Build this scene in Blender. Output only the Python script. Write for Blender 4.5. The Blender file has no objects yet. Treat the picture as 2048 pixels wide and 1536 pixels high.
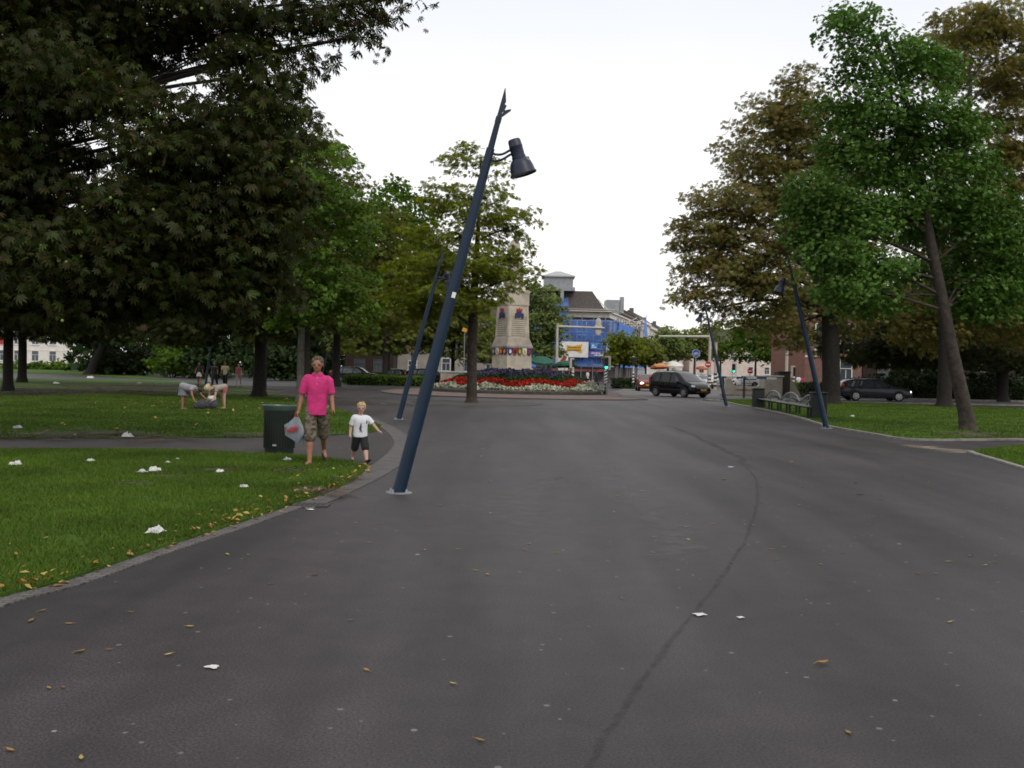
import bpy, bmesh, math, random
import numpy as np
from mathutils import Vector, Matrix
from mathutils.bvhtree import BVHTree

sc = bpy.context.scene
col = sc.collection
R = math.radians
PI = math.pi

# ------------------------------------------------------------------ camera
F = 2000.0                      # focal length in pixels of the 2048 px wide photograph
CAM_H = 1.65
PITCH = math.atan(31 / F)
ROLL = math.asin(0.021)
_fw = Vector((0, math.cos(PITCH), -math.sin(PITCH)))
_u0 = Vector((0, math.sin(PITCH), math.cos(PITCH)))
_r0 = Vector((1, 0, 0))
_rt = _r0 * math.cos(ROLL) + _u0 * math.sin(ROLL)
_up = -_r0 * math.sin(ROLL) + _u0 * math.cos(ROLL)
CAM = Vector((0, 0, CAM_H))
cd = bpy.data.cameras.new('camera')
cd.sensor_width = 36
cd.lens = 36 * F / 2048
cd.clip_end = 3000
cam = bpy.data.objects.new('camera', cd)
col.objects.link(cam)
cam.matrix_world = Matrix(((_rt.x, _up.x, -_fw.x, CAM.x), (_rt.y, _up.y, -_fw.y, CAM.y),
                           (_rt.z, _up.z, -_fw.z, CAM.z), (0, 0, 0, 1)))
sc.camera = cam

# ------------------------------------------------------------------ light
SUN_EL, SUN_AZ = 48, 150        # a veiled sun, high and off to the left
w = bpy.data.worlds.new('World')
sc.world = w
w.use_nodes = True
nt = w.node_tree
for n in list(nt.nodes):
    nt.nodes.remove(n)
out = nt.nodes.new('ShaderNodeOutputWorld')
bg = nt.nodes.new('ShaderNodeBackground')
bg.inputs['Strength'].default_value = 0.1
sky = nt.nodes.new('ShaderNodeTexSky')
sky.sky_type = 'NISHITA'
sky.sun_disc = False
sky.sun_elevation = R(SUN_EL)
sky.sun_rotation = R(SUN_AZ)
sky.air_density = 1.0
sky.dust_density = 4.0
hs = nt.nodes.new('ShaderNodeHueSaturation')
hs.inputs['Saturation'].default_value = 0.15
nt.links.new(sky.outputs[0], hs.inputs['Color'])
# the closed veil of cloud: white, a little greyer overhead than low down
tc = nt.nodes.new('ShaderNodeTexCoord')
sep = nt.nodes.new('ShaderNodeSeparateXYZ')
nt.links.new(tc.outputs['Generated'], sep.inputs[0])
cr = nt.nodes.new('ShaderNodeValToRGB')
cr.color_ramp.elements[0].position = 0.10
cr.color_ramp.elements[0].color = (1, 0.985, 0.96, 1)
e = cr.color_ramp.elements.new(0.22)
e.color = (0.93, 0.935, 0.95, 1)
e = cr.color_ramp.elements.new(0.36)
e.color = (0.76, 0.785, 0.83, 1)
cr.color_ramp.elements[-1].position = 0.6
cr.color_ramp.elements[-1].color = (0.84, 0.84, 0.84, 1)
nz = nt.nodes.new('ShaderNodeTexNoise')
nz.inputs['Scale'].default_value = 2.2
nz.inputs['Detail'].default_value = 5
nt.links.new(tc.outputs['Generated'], nz.inputs['Vector'])
nm = nt.nodes.new('ShaderNodeMath')
nm.operation = 'MULTIPLY_ADD'
nm.inputs[1].default_value = 0.2
nt.links.new(nz.outputs['Fac'], nm.inputs[0])
ad = nt.nodes.new('ShaderNodeMath')
ad.operation = 'SUBTRACT'
ad.inputs[1].default_value = 0.1
nt.links.new(sep.outputs['Z'], nm.inputs[2])
nt.links.new(nm.outputs[0], ad.inputs[0])
nt.links.new(ad.outputs[0], cr.inputs['Fac'])
sc_ = nt.nodes.new('ShaderNodeVectorMath')
sc_.operation = 'SCALE'
sc_.inputs['Scale'].default_value = 13.0
nt.links.new(cr.outputs['Color'], sc_.inputs[0])
mx = nt.nodes.new('ShaderNodeMix')
mx.data_type = 'RGBA'
mx.inputs['Factor'].default_value = 0.85
nt.links.new(hs.outputs[0], mx.inputs['A'])
nt.links.new(sc_.outputs[0], mx.inputs['B'])
nt.links.new(mx.outputs['Result'], bg.inputs['Color'])
nt.links.new(bg.outputs[0], out.inputs['Surface'])

sl = bpy.data.lights.new('sun', 'SUN')
sl.energy = 1.3
sl.angle = R(25)
sl.color = (1, 0.94, 0.84)
so = bpy.data.objects.new('sun', sl)
col.objects.link(so)
so.rotation_euler = (R(90 - SUN_EL), 0, R(180 - SUN_AZ))
so.location = (0, 0, 60)
sc.view_settings.view_transform = 'Standard'
sc.view_settings.look = 'None'
sc.view_settings.gamma = 1
sc.view_settings.exposure = 0.0
sc.view_settings.use_curve_mapping = False
sc.cycles.max_bounces = 6
sc.cycles.diffuse_bounces = 3
sc.cycles.glossy_bounces = 3
sc.cycles.transparent_max_bounces = 16
sc.cycles.use_denoising = True
sc.cycles.filter_width = 1.7


# ------------------------------------------------------------------ pixel -> place
def ray(px, py):
    return _fw + _rt * ((px - 1024) / F) - _up * ((py - 768) / F)

def G(px, py, z=0.0):
    d = ray(px, py)
    return CAM + d * ((z - CAM_H) / d.z)

def W(px, py, Y):
    d = ray(px, py)
    return CAM + d * (Y / d.y)

def GX(px, Y, z=0.0):           # ground point at depth Y below pixel column px (the roll allowed for)
    p = W(px, 740, Y)
    for _ in range(3):
        v = (z - CAM_H) / Y * -F
        p = W(px, 737 + 0.021 * (px - 1024) + v, Y)
    return Vector((p.x, Y, z))


# ------------------------------------------------------------------ tags
def tag(o, label=None, cat=None, group=None, kind=None):
    if label: o['label'] = label
    if cat: o['category'] = cat
    if group: o['group'] = group
    if kind: o['kind'] = kind
    return o

def thing(name, label, cat, loc=(0, 0, 0), rz=0.0, group=None):
    o = bpy.data.objects.new(name, None)
    o.empty_display_size = 0.2
    col.objects.link(o)
    o.location = loc
    o.rotation_euler = (0, 0, rz)
    return tag(o, label, cat, group)

def copy_tree(o, parent=None):
    c = o.copy()
    col.objects.link(c)
    c.parent = parent
    for ch in [x for x in o.children]:
        copy_tree(ch, c)
    return c

def place(root, loc, rz=None, label=None, group=None, scale=None):
    root.location = loc
    if rz is not None: root.rotation_euler = (0, 0, rz)
    if label: root['label'] = label
    if group: root['group'] = group
    if scale is not None: root.scale = (scale, scale, scale) if not hasattr(scale, '__len__') else scale
    return root


# ------------------------------------------------------------------ materials
def _nodes(name):
    m = bpy.data.materials.new(name)
    m.use_nodes = True
    t = m.node_tree
    return m, t, t.nodes['Principled BSDF']

def c4(c): return (c[0], c[1], c[2], 1)

def mat(name, c, rough=0.7, metal=0.0, c2=None, vs=6.0, detail=4, bump=0.0, bs=40.0, lo=0.35, hi=0.65, spec=0.5, coat=0.0):
    m, t, b = _nodes(name)
    b.inputs['Roughness'].default_value = rough
    b.inputs['Metallic'].default_value = metal
    b.inputs['Specular IOR Level'].default_value = spec
    b.inputs['Coat Weight'].default_value = coat
    if c2 is None:
        c2 = tuple(x * 0.8 for x in c)
    tcn = t.nodes.new('ShaderNodeTexCoord')
    n = t.nodes.new('ShaderNodeTexNoise')
    n.inputs['Scale'].default_value = vs
    n.inputs['Detail'].default_value = detail
    t.links.new(tcn.outputs['Object'], n.inputs['Vector'])
    r = t.nodes.new('ShaderNodeValToRGB')
    r.color_ramp.elements[0].position = lo
    r.color_ramp.elements[1].position = hi
    r.color_ramp.elements[0].color = c4(c2)
    r.color_ramp.elements[1].color = c4(c)
    t.links.new(n.outputs['Fac'], r.inputs['Fac'])
    t.links.new(r.outputs['Color'], b.inputs['Base Color'])
    if bump:
        n2 = t.nodes.new('ShaderNodeTexNoise')
        n2.inputs['Scale'].default_value = bs
        n2.inputs['Detail'].default_value = 4
        t.links.new(tcn.outputs['Object'], n2.inputs['Vector'])
        bp = t.nodes.new('ShaderNodeBump')
        bp.inputs['Strength'].default_value = bump
        bp.inputs['Distance'].default_value = 0.02
        t.links.new(n2.outputs['Fac'], bp.inputs['Height'])
        t.links.new(bp.outputs['Normal'], b.inputs['Normal'])
    return m

def emit(name, c, s):
    m, t, b = _nodes(name)
    b.inputs['Base Color'].default_value = c4(c)
    b.inputs['Emission Color'].default_value = c4(c)
    b.inputs['Emission Strength'].default_value = s
    return m

def leafmat(name, cols, trans=0.3, rough=0.5):
    """cols: list of colours; one is picked per leaf."""
    m, t, b = _nodes(name)
    g = t.nodes.new('ShaderNodeNewGeometry')
    r = t.nodes.new('ShaderNodeValToRGB')
    els = r.color_ramp.elements
    k = len(cols)
    els[0].position = 0; els[0].color = c4(cols[0])
    els[1].position = 1; els[1].color = c4(cols[-1])
    for i in range(1, k - 1):
        els.new(i / (k - 1)).color = c4(cols[i])
    t.links.new(g.outputs['Random Per Island'], r.inputs['Fac'])
    tcn = t.nodes.new('ShaderNodeTexCoord')          # whole branches turn sooner than others
    n = t.nodes.new('ShaderNodeTexNoise')
    n.inputs['Scale'].default_value = 0.55
    n.inputs['Detail'].default_value = 2
    t.links.new(tcn.outputs['Object'], n.inputs['Vector'])
    mm = t.nodes.new('ShaderNodeMapRange')
    mm.inputs['From Min'].default_value = 0.3
    mm.inputs['From Max'].default_value = 0.7
    mm.inputs['To Min'].default_value = 0.7
    mm.inputs['To Max'].default_value = 1.35
    t.links.new(n.outputs['Fac'], mm.inputs['Value'])
    vm = t.nodes.new('ShaderNodeVectorMath')
    vm.operation = 'SCALE'
    t.links.new(r.outputs['Color'], vm.inputs[0])
    t.links.new(mm.outputs[0], vm.inputs['Scale'])
    t.links.new(vm.outputs[0], b.inputs['Base Color'])
    b.inputs['Roughness'].default_value = rough
    b.inputs['Specular IOR Level'].default_value = 0.16
    tr = t.nodes.new('ShaderNodeBsdfTranslucent')
    hs = t.nodes.new('ShaderNodeHueSaturation')
    hs.inputs['Saturation'].default_value = 1.15
    hs.inputs['Value'].default_value = 1.4
    t.links.new(vm.outputs[0], hs.inputs['Color'])
    t.links.new(hs.outputs[0], tr.inputs['Color'])
    mix = t.nodes.new('ShaderNodeMixShader')
    mix.inputs[0].default_value = trans
    t.links.new(b.outputs[0], mix.inputs[1])
    t.links.new(tr.outputs[0], mix.inputs[2])
    t.links.new(mix.outputs[0], t.nodes['Material Output'].inputs['Surface'])
    return m


# ------------------------------------------------------------------ mesh builder
def rotm(rx=0, ry=0, rz=0):
    return Matrix.Rotation(rz, 3, 'Z') @ Matrix.Rotation(ry, 3, 'Y') @ Matrix.Rotation(rx, 3, 'X')

class MB:
    def __init__(s):
        s.v = []; s.f = []
    def add(s, vs, fs):
        o = len(s.v)
        s.v += [tuple(p) for p in vs]
        s.f += [tuple(i + o for i in f) for f in fs]
        return s
    def box(s, c, d, rot=None, taper=1.0):
        hx, hy, hz = d[0] / 2, d[1] / 2, d[2] / 2
        vs = []
        for z, k in ((-hz, 1), (hz, taper)):
            for x, y in ((-hx, -hy), (hx, -hy), (hx, hy), (-hx, hy)):
                p = Vector((x * k, y * k, z))
                if rot is not None: p = rot @ p
                vs.append(p + Vector(c))
        return s.add(vs, [(3, 2, 1, 0), (4, 5, 6, 7), (0, 1, 5, 4), (1, 2, 6, 5), (2, 3, 7, 6), (3, 0, 4, 7)])
    def bbox(s, c, d, bev=0.01, rot=None):
        """box with chamfered vertical and top edges"""
        hx, hy, hz = d[0] / 2, d[1] / 2, d[2] / 2
        b = min(bev, hx * .9, hy * .9, hz * .9)
        def ring(ix, z):
            x, y = hx - ix, hy - ix
            k = b
            return [(-x + k, -y, z), (x - k, -y, z), (x, -y + k, z), (x, y - k, z), (x - k, y, z), (-x + k, y, z), (-x, y - k, z), (-x, -y + k, z)]
        rs = [ring(b, -hz), ring(0, -hz + b), ring(0, hz - b), ring(b, hz)]
        vs = [Vector(p) for r in rs for p in r]
        if rot is not None: vs = [rot @ p for p in vs]
        vs = [p + Vector(c) for p in vs]
        fs = [tuple(range(7, -1, -1)), tuple(range(24, 32))]
        for k in range(3):
            for i in range(8):
                j = (i + 1) % 8
                fs.append((k * 8 + i, k * 8 + j, k * 8 + 8 + j, k * 8 + 8 + i))
        return s.add(vs, fs)
    def tube(s, pts, rad, n=8, cap=True, sx=1.0):
        pts = [Vector(p) for p in pts]
        if not hasattr(rad, '__len__'): rad = [rad] * len(pts)
        vs = []; fs = []
        a = None
        for i, p in enumerate(pts):
            t = (pts[min(i + 1, len(pts) - 1)] - pts[max(i - 1, 0)]).normalized()
            if a is None:
                a = t.orthogonal().normalized() if abs(t.z) < .9 else (Vector((1, 0, 0)) - t * t.x).normalized()
            else:
                a = (a - t * a.dot(t)).normalized()
            b = t.cross(a)
            for k in range(n):
                an = 2 * PI * k / n
                vs.append(p + (a * math.cos(an) * sx + b * math.sin(an)) * rad[i])
        m = len(pts)
        for i in range(m - 1):
            for k in range(n):
                j = (k + 1) % n
                fs.append((i * n + k, i * n + j, i * n + n + j, i * n + n + k))
        if cap:
            fs.append(tuple(range(n - 1, -1, -1)))
            fs.append(tuple(range((m - 1) * n, m * n)))
        return s.add(vs, fs)
    def lathe(s, prof, n=16, c=(0, 0, 0), rot=None, cap=True):
        vs = []; fs = []
        for r, z in prof:
            for k in range(n):
                an = 2 * PI * k / n
                p = Vector((r * math.cos(an), r * math.sin(an), z))
                if rot is not None: p = rot @ p
                vs.append(p + Vector(c))
        m = len(prof)
        for i in range(m - 1):
            for k in range(n):
                j = (k + 1) % n
                fs.append((i * n + k, i * n + j, i * n + n + j, i * n + n + k))
        if cap:
            fs.append(tuple(range(n - 1, -1, -1)))
            fs.append(tuple(range((m - 1) * n, m * n)))
        return s.add(vs, fs)
    def ell(s, c, r, rot=None, n=12, m=8):
        vs = []; fs = []
        if not hasattr(r, '__len__'): r = (r, r, r)
        for i in range(m + 1):
            th = PI * i / m
            for k in range(n):
                an = 2 * PI * k / n
                q = max(math.sin(th), 1e-3)
                p = Vector((r[0] * q * math.cos(an), r[1] * q * math.sin(an), -r[2] * math.cos(th)))
                if rot is not None: p = rot @ p
                vs.append(p + Vector(c))
        for i in range(m):
            for k in range(n):
                j = (k + 1) % n
                fs.append((i * n + k, i * n + j, i * n + n + j, i * n + n + k))
        fs.append(tuple(range(n - 1, -1, -1)))
        fs.append(tuple(range(m * n, (m + 1) * n)))
        return s.add(vs, fs)
    def cap(s, a, b, ra, rb, n=10):
        """tapered capsule: closed, round ends"""
        a = Vector(a); b = Vector(b)
        d = (b - a); L = d.length
        d = d / L if L > 1e-6 else Vector((0, 0, 1))
        pts = []; rr = []
        for k in range(4):
            th = PI / 2 * (1 - k / 4) * .97
            pts.append(a - d * ra * math.sin(th)); rr.append(max(ra * math.cos(th), 1e-3))
        pts.append(a); rr.append(ra)
        pts.append(b); rr.append(rb)
        for k in range(1, 5):
            th = PI / 2 * k / 4 * .97
            pts.append(b + d * rb * math.sin(th)); rr.append(max(rb * math.cos(th), 1e-3))
        return s.tube(pts, rr, n)
    def prism(s, pts, thick, frame=None):
        """outline in the local XY plane, extruded along +Z by thick; frame: 4x4 matrix"""
        n = len(pts)
        vs = [Vector((p[0], p[1], 0)) for p in pts] + [Vector((p[0], p[1], thick)) for p in pts]
        if frame is not None: vs = [frame @ p for p in vs]
        fs = [tuple(range(n - 1, -1, -1)), tuple(range(n, 2 * n))]
        for i in range(n):
            j = (i + 1) % n
            fs.append((i, j, n + j, n + i))
        return s.add(vs, fs)
    def loft(s, rings, n=20, e=2.4):
        """rings: (centre, X half-axis vector, Y half-axis vector); rounded-box sections, flat ends"""
        vs = []; fs = []
        for c, X, Y in rings:
            for k in range(n):
                a = 2 * PI * k / n
                ca, sa = math.cos(a), math.sin(a)
                vs.append(Vector(c) + X * math.copysign(abs(ca) ** (2 / e), ca) + Y * math.copysign(abs(sa) ** (2 / e), sa))
        m = len(rings)
        for i in range(m - 1):
            for k in range(n):
                j = (k + 1) % n
                fs.append((i * n + k, i * n + j, i * n + n + j, i * n + n + k))
        fs.append(tuple(range(n - 1, -1, -1))); fs.append(tuple(range((m - 1) * n, m * n)))
        return s.add(vs, fs)
    def grid(s, fn, nu, nv):
        vs = [fn(i / nu, j / nv) for j in range(nv + 1) for i in range(nu + 1)]
        fs = []
        for j in range(nv):
            for i in range(nu):
                a = j * (nu + 1) + i
                fs.append((a, a + 1, a + nu + 2, a + nu + 1))
        return s.add(vs, fs)
    def mesh(s, name):
        me = bpy.data.meshes.new(name)
        me.from_pydata(s.v, [], s.f)
        me.update()
        return me
    def build(s, name, m, parent=None, smooth=False, fix=True):
        me = s.mesh(name)
        if fix:
            bm = bmesh.new(); bm.from_mesh(me)
            bmesh.ops.recalc_face_normals(bm, faces=bm.faces)
            bm.to_mesh(me); bm.free()
        if m is not None: me.materials.append(m)
        if smooth:
            me.polygons.foreach_set('use_smooth', [True] * len(me.polygons))
            if smooth != 'all':
                try: me.set_sharp_from_angle(angle=R(40))
                except Exception: pass
        o = bpy.data.objects.new(name, me)
        col.objects.link(o)
        if parent is not None: o.parent = parent
        return o

def frame(o, x, y, z):
    """4x4 from origin and axes"""
    return Matrix(((x[0], y[0], z[0], o[0]), (x[1], y[1], z[1], o[1]), (x[2], y[2], z[2], o[2]), (0, 0, 0, 1)))

def npmesh(name, V, Fq, m, parent=None, smooth=False, linked=True):
    """V: (n,3) float array, Fq: (k,c) int array of c-gons"""
    me = bpy.data.meshes.new(name)
    k, c = Fq.shape
    me.vertices.add(len(V))
    me.vertices.foreach_set('co', np.ascontiguousarray(V, dtype=np.float32).ravel())
    me.loops.add(k * c)
    me.loops.foreach_set('vertex_index', np.ascontiguousarray(Fq, dtype=np.int32).ravel())
    me.polygons.add(k)
    me.polygons.foreach_set('loop_start', np.arange(0, k * c, c, dtype=np.int32))
    me.polygons.foreach_set('loop_total', np.full(k, c, dtype=np.int32))
    if smooth: me.polygons.foreach_set('use_smooth', np.ones(k, dtype=bool))
    me.update(calc_edges=True)
    me.validate()
    if m is not None: me.materials.append(m)
    o = bpy.data.objects.new(name, me)
    if linked: col.objects.link(o)
    if parent is not None: o.parent = parent
    return o

def catmull(pts, k=6, closed=False):
    pts = [Vector(p) for p in pts]
    n = len(pts); outp = []
    rng = range(n) if closed else range(n - 1)
    for i in rng:
        if closed:
            p0, p1, p2, p3 = pts[i - 1], pts[i], pts[(i + 1) % n], pts[(i + 2) % n]
        else:
            p0, p1, p2, p3 = pts[max(i - 1, 0)], pts[i], pts[i + 1], pts[min(i + 2, n - 1)]
        for j in range(k):
            t = j / k
            outp.append(0.5 * ((2 * p1) + (p2 - p0) * t + (2 * p0 - 5 * p1 + 4 * p2 - p3) * t * t + (3 * p1 - p0 - 3 * p2 + p3) * t ** 3))
    if not closed: outp.append(pts[-1])
    return outp

def text_obj(body, size, m, parent, mw, name='lettering', ext=0.004, align='CENTER'):
    cu = bpy.data.curves.new(name, 'FONT')
    cu.body = body; cu.size = size; cu.extrude = ext
    cu.align_x = align; cu.align_y = 'CENTER'
    tmp = bpy.data.objects.new('tmp', cu)
    col.objects.link(tmp)
    bpy.context.view_layer.update()
    me = bpy.data.meshes.new_from_object(tmp.evaluated_get(bpy.context.evaluated_depsgraph_get()))
    bpy.data.objects.remove(tmp)
    me.name = name
    me.materials.clear(); me.materials.append(m)
    o = bpy.data.objects.new(name, me)
    col.objects.link(o)
    if parent is not None: o.parent = parent
    me.transform(mw)
    return o

def fuse(name, mb, voxel, m, parent=None, smooth=4):
    """voxel-fuse overlapping closed shapes into one continuous surface"""
    me = mb.mesh(name + '_raw')
    tmp = bpy.data.objects.new('tmp', me)
    col.objects.link(tmp)
    md = tmp.modifiers.new('r', 'REMESH'); md.mode = 'VOXEL'; md.voxel_size = voxel
    md.use_smooth_shade = True
    if smooth:
        s = tmp.modifiers.new('s', 'SMOOTH'); s.iterations = smooth; s.factor = 0.5
    bpy.context.view_layer.update()
    dg = bpy.context.evaluated_depsgraph_get()
    res = bpy.data.meshes.new_from_object(tmp.evaluated_get(dg))
    bpy.data.objects.remove(tmp)
    bpy.data.meshes.remove(me)
    res.name = name
    res.polygons.foreach_set('use_smooth', [True] * len(res.polygons))
    res.materials.clear()
    if m is not None: res.materials.append(m)
    o = bpy.data.objects.new(name, res)
    col.objects.link(o)
    if parent is not None: o.parent = parent
    return o
# ================================================================== GROUND
def ground_mat(name, base, base2, vs, speck=True, bump=0.25, patch=0.25, rough=0.85, streak=False):
    m, t, b = _nodes(name)
    b.inputs['Roughness'].default_value = rough
    b.inputs['Specular IOR Level'].default_value = 0.35
    tcn = t.nodes.new('ShaderNodeTexCoord')
    def noise(s, d=4, dist=0.0):
        n = t.nodes.new('ShaderNodeTexNoise')
        n.inputs['Scale'].default_value = s
        n.inputs['Detail'].default_value = d
        n.inputs['Distortion'].default_value = dist
        t.links.new(tcn.outputs['Object'], n.inputs['Vector'])
        return n
    def ramp(src, a, bb, ca, cb):
        r = t.nodes.new('ShaderNodeValToRGB')
        r.color_ramp.elements[0].position = a; r.color_ramp.elements[1].position = bb
        r.color_ramp.elements[0].color = ca; r.color_ramp.elements[1].color = cb
        t.links.new(src, r.inputs['Fac'])
        return r
    n1 = noise(vs, 6)
    r1 = ramp(n1.outputs['Fac'], 0.36, 0.64, c4(base2), c4(base))
    big = noise(0.16, 3, 0.6)
    r2 = ramp(big.outputs['Fac'], 0.35, 0.65, (1 - patch,) * 3 + (1,), (1 + patch * .5,) * 3 + (1,))
    mul = t.nodes.new('ShaderNodeMix'); mul.data_type = 'RGBA'; mul.blend_type = 'MULTIPLY'
    mul.inputs['Factor'].default_value = 1
    t.links.new(r1.outputs[0], mul.inputs['A']); t.links.new(r2.outputs[0], mul.inputs['B'])
    mid = noise(2.6, 9, .8)
    r3 = ramp(mid.outputs['Fac'], 0.33, 0.67, (.86, .86, .87, 1), (1.14, 1.13, 1.13, 1))
    mul2 = t.nodes.new('ShaderNodeMix'); mul2.data_type = 'RGBA'; mul2.blend_type = 'MULTIPLY'
    mul2.inputs['Factor'].default_value = 1
    t.links.new(mul.outputs['Result'], mul2.inputs['A']); t.links.new(r3.outputs[0], mul2.inputs['B'])
    last = mul2.outputs['Result']
    if streak:                                     # lanes worn paler by feet and carts, running up the plaza
        mp = t.nodes.new('ShaderNodeMapping'); mp.inputs['Scale'].default_value = (1.0, .09, 1); mp.inputs['Rotation'].default_value = (0, 0, .06)
        t.links.new(tcn.outputs['Object'], mp.inputs[0])
        sn = t.nodes.new('ShaderNodeTexNoise'); sn.inputs['Scale'].default_value = 1.1; sn.inputs['Detail'].default_value = 5; sn.inputs['Distortion'].default_value = .5
        t.links.new(mp.outputs[0], sn.inputs['Vector'])
        rs = ramp(sn.outputs['Fac'], .38, .68, (.78, .78, .78, 1), (1.5, 1.48, 1.48, 1))
        mul3 = t.nodes.new('ShaderNodeMix'); mul3.data_type = 'RGBA'; mul3.blend_type = 'MULTIPLY'; mul3.inputs['Factor'].default_value = 1
        t.links.new(last, mul3.inputs['A']); t.links.new(rs.outputs[0], mul3.inputs['B'])
        last = mul3.outputs['Result']
    if speck:                                      # trodden gum and pale grit
        for s, thr, rad, cc in ((1.7, .5, .045, (.24, .23, .22, 1)), (3.3, .55, .06, (.17, .16, .155, 1)), (9, .72, .16, (.13, .12, .118, 1)), (2.2, .6, .12, (.026, .024, .025, 1))):
            vo = t.nodes.new('ShaderNodeTexVoronoi')
            vo.inputs['Scale'].default_value = s
            t.links.new(tcn.outputs['Object'], vo.inputs['Vector'])
            sepc = t.nodes.new('ShaderNodeSeparateColor')
            t.links.new(vo.outputs['Color'], sepc.inputs[0])
            gt = t.nodes.new('ShaderNodeMath'); gt.operation = 'GREATER_THAN'; gt.inputs[1].default_value = thr
            t.links.new(sepc.outputs[0], gt.inputs[0])
            rd = t.nodes.new('ShaderNodeMath'); rd.operation = 'MULTIPLY'; rd.inputs[1].default_value = rad
            t.links.new(sepc.outputs[1], rd.inputs[0])
            lt = t.nodes.new('ShaderNodeMath'); lt.operation = 'LESS_THAN'
            t.links.new(vo.outputs['Distance'], lt.inputs[0]); t.links.new(rd.outputs[0], lt.inputs[1])
            an = t.nodes.new('ShaderNodeMath'); an.operation = 'MULTIPLY'
            t.links.new(gt.outputs[0], an.inputs[0]); t.links.new(lt.outputs[0], an.inputs[1])
            mxs = t.nodes.new('ShaderNodeMix'); mxs.data_type = 'RGBA'
            t.links.new(an.outputs[0], mxs.inputs['Factor'])
            t.links.new(last, mxs.inputs['A'])
            mxs.inputs['B'].default_value = cc
            last = mxs.outputs['Result']
    t.links.new(last, b.inputs['Base Color'])
    nb = noise(260, 2)
    bp = t.nodes.new('ShaderNodeBump')
    bp.inputs['Strength'].default_value = bump
    bp.inputs['Distance'].default_value = 0.01
    t.links.new(nb.outputs['Fac'], bp.inputs['Height'])
    t.links.new(bp.outputs['Normal'], b.inputs['Normal'])
    return m

M = {}
M['asphalt'] = ground_mat('asphalt', (0.049, 0.042, 0.0445), (0.015, 0.013, 0.014), 75, bump=.14, rough=.6, streak=True)
M['path'] = ground_mat('path_asphalt', (0.066, 0.058, 0.058), (0.034, 0.03, 0.03), 60, bump=.3)
M['street'] = ground_mat('street_asphalt', (0.16, 0.15, 0.15), (0.12, 0.112, 0.112), 20, speck=False)

def pavers_mat(name, a, b2, mortar, sx):
    m, t, b = _nodes(name)
    b.inputs['Roughness'].default_value = 0.85
    tcn = t.nodes.new('ShaderNodeTexCoord')
    br = t.nodes.new('ShaderNodeTexBrick')
    br.inputs['Scale'].default_value = sx
    br.inputs['Color1'].default_value = c4(a); br.inputs['Color2'].default_value = c4(b2)
    br.inputs['Mortar'].default_value = c4(mortar)
    br.inputs['Mortar Size'].default_value = 0.03
    t.links.new(tcn.outputs['Object'], br.inputs['Vector'])
    n = t.nodes.new('ShaderNodeTexNoise'); n.inputs['Scale'].default_value = 3; n.inputs['Detail'].default_value = 5
    t.links.new(tcn.outputs['Object'], n.inputs['Vector'])
    r = t.nodes.new('ShaderNodeValToRGB')
    r.color_ramp.elements[0].color = (.7, .7, .7, 1); r.color_ramp.elements[1].color = (1.15, 1.15, 1.15, 1)
    r.color_ramp.elements[0].position = .3; r.color_ramp.elements[1].position = .7
    t.links.new(n.outputs['Fac'], r.inputs['Fac'])
    mul = t.nodes.new('ShaderNodeMix'); mul.data_type = 'RGBA'; mul.blend_type = 'MULTIPLY'; mul.inputs['Factor'].default_value = 1
    t.links.new(br.outputs['Color'], mul.inputs['A']); t.links.new(r.outputs[0], mul.inputs['B'])
    t.links.new(mul.outputs['Result'], b.inputs['Base Color'])
    bp = t.nodes.new('ShaderNodeBump'); bp.inputs['Strength'].default_value = .4; bp.inputs['Distance'].default_value = .01; bp.invert = True
    t.links.new(br.outputs['Fac'], bp.inputs['Height']); t.links.new(bp.outputs['Normal'], b.inputs['Normal'])
    return m

M['paver'] = pavers_mat('grey_pavers', (.125, .115, .112), (.09, .083, .082), (.045, .04, .04), 4.5)
M['brickapron'] = pavers_mat('red_brick_paving', (.19, .125, .105), (.145, .1, .09), (.08, .065, .06), 4.5)
M['kerb'] = mat('kerb_concrete', (.24, .225, .21), .85, c2=(.15, .14, .13), vs=4, bump=.2)

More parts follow.
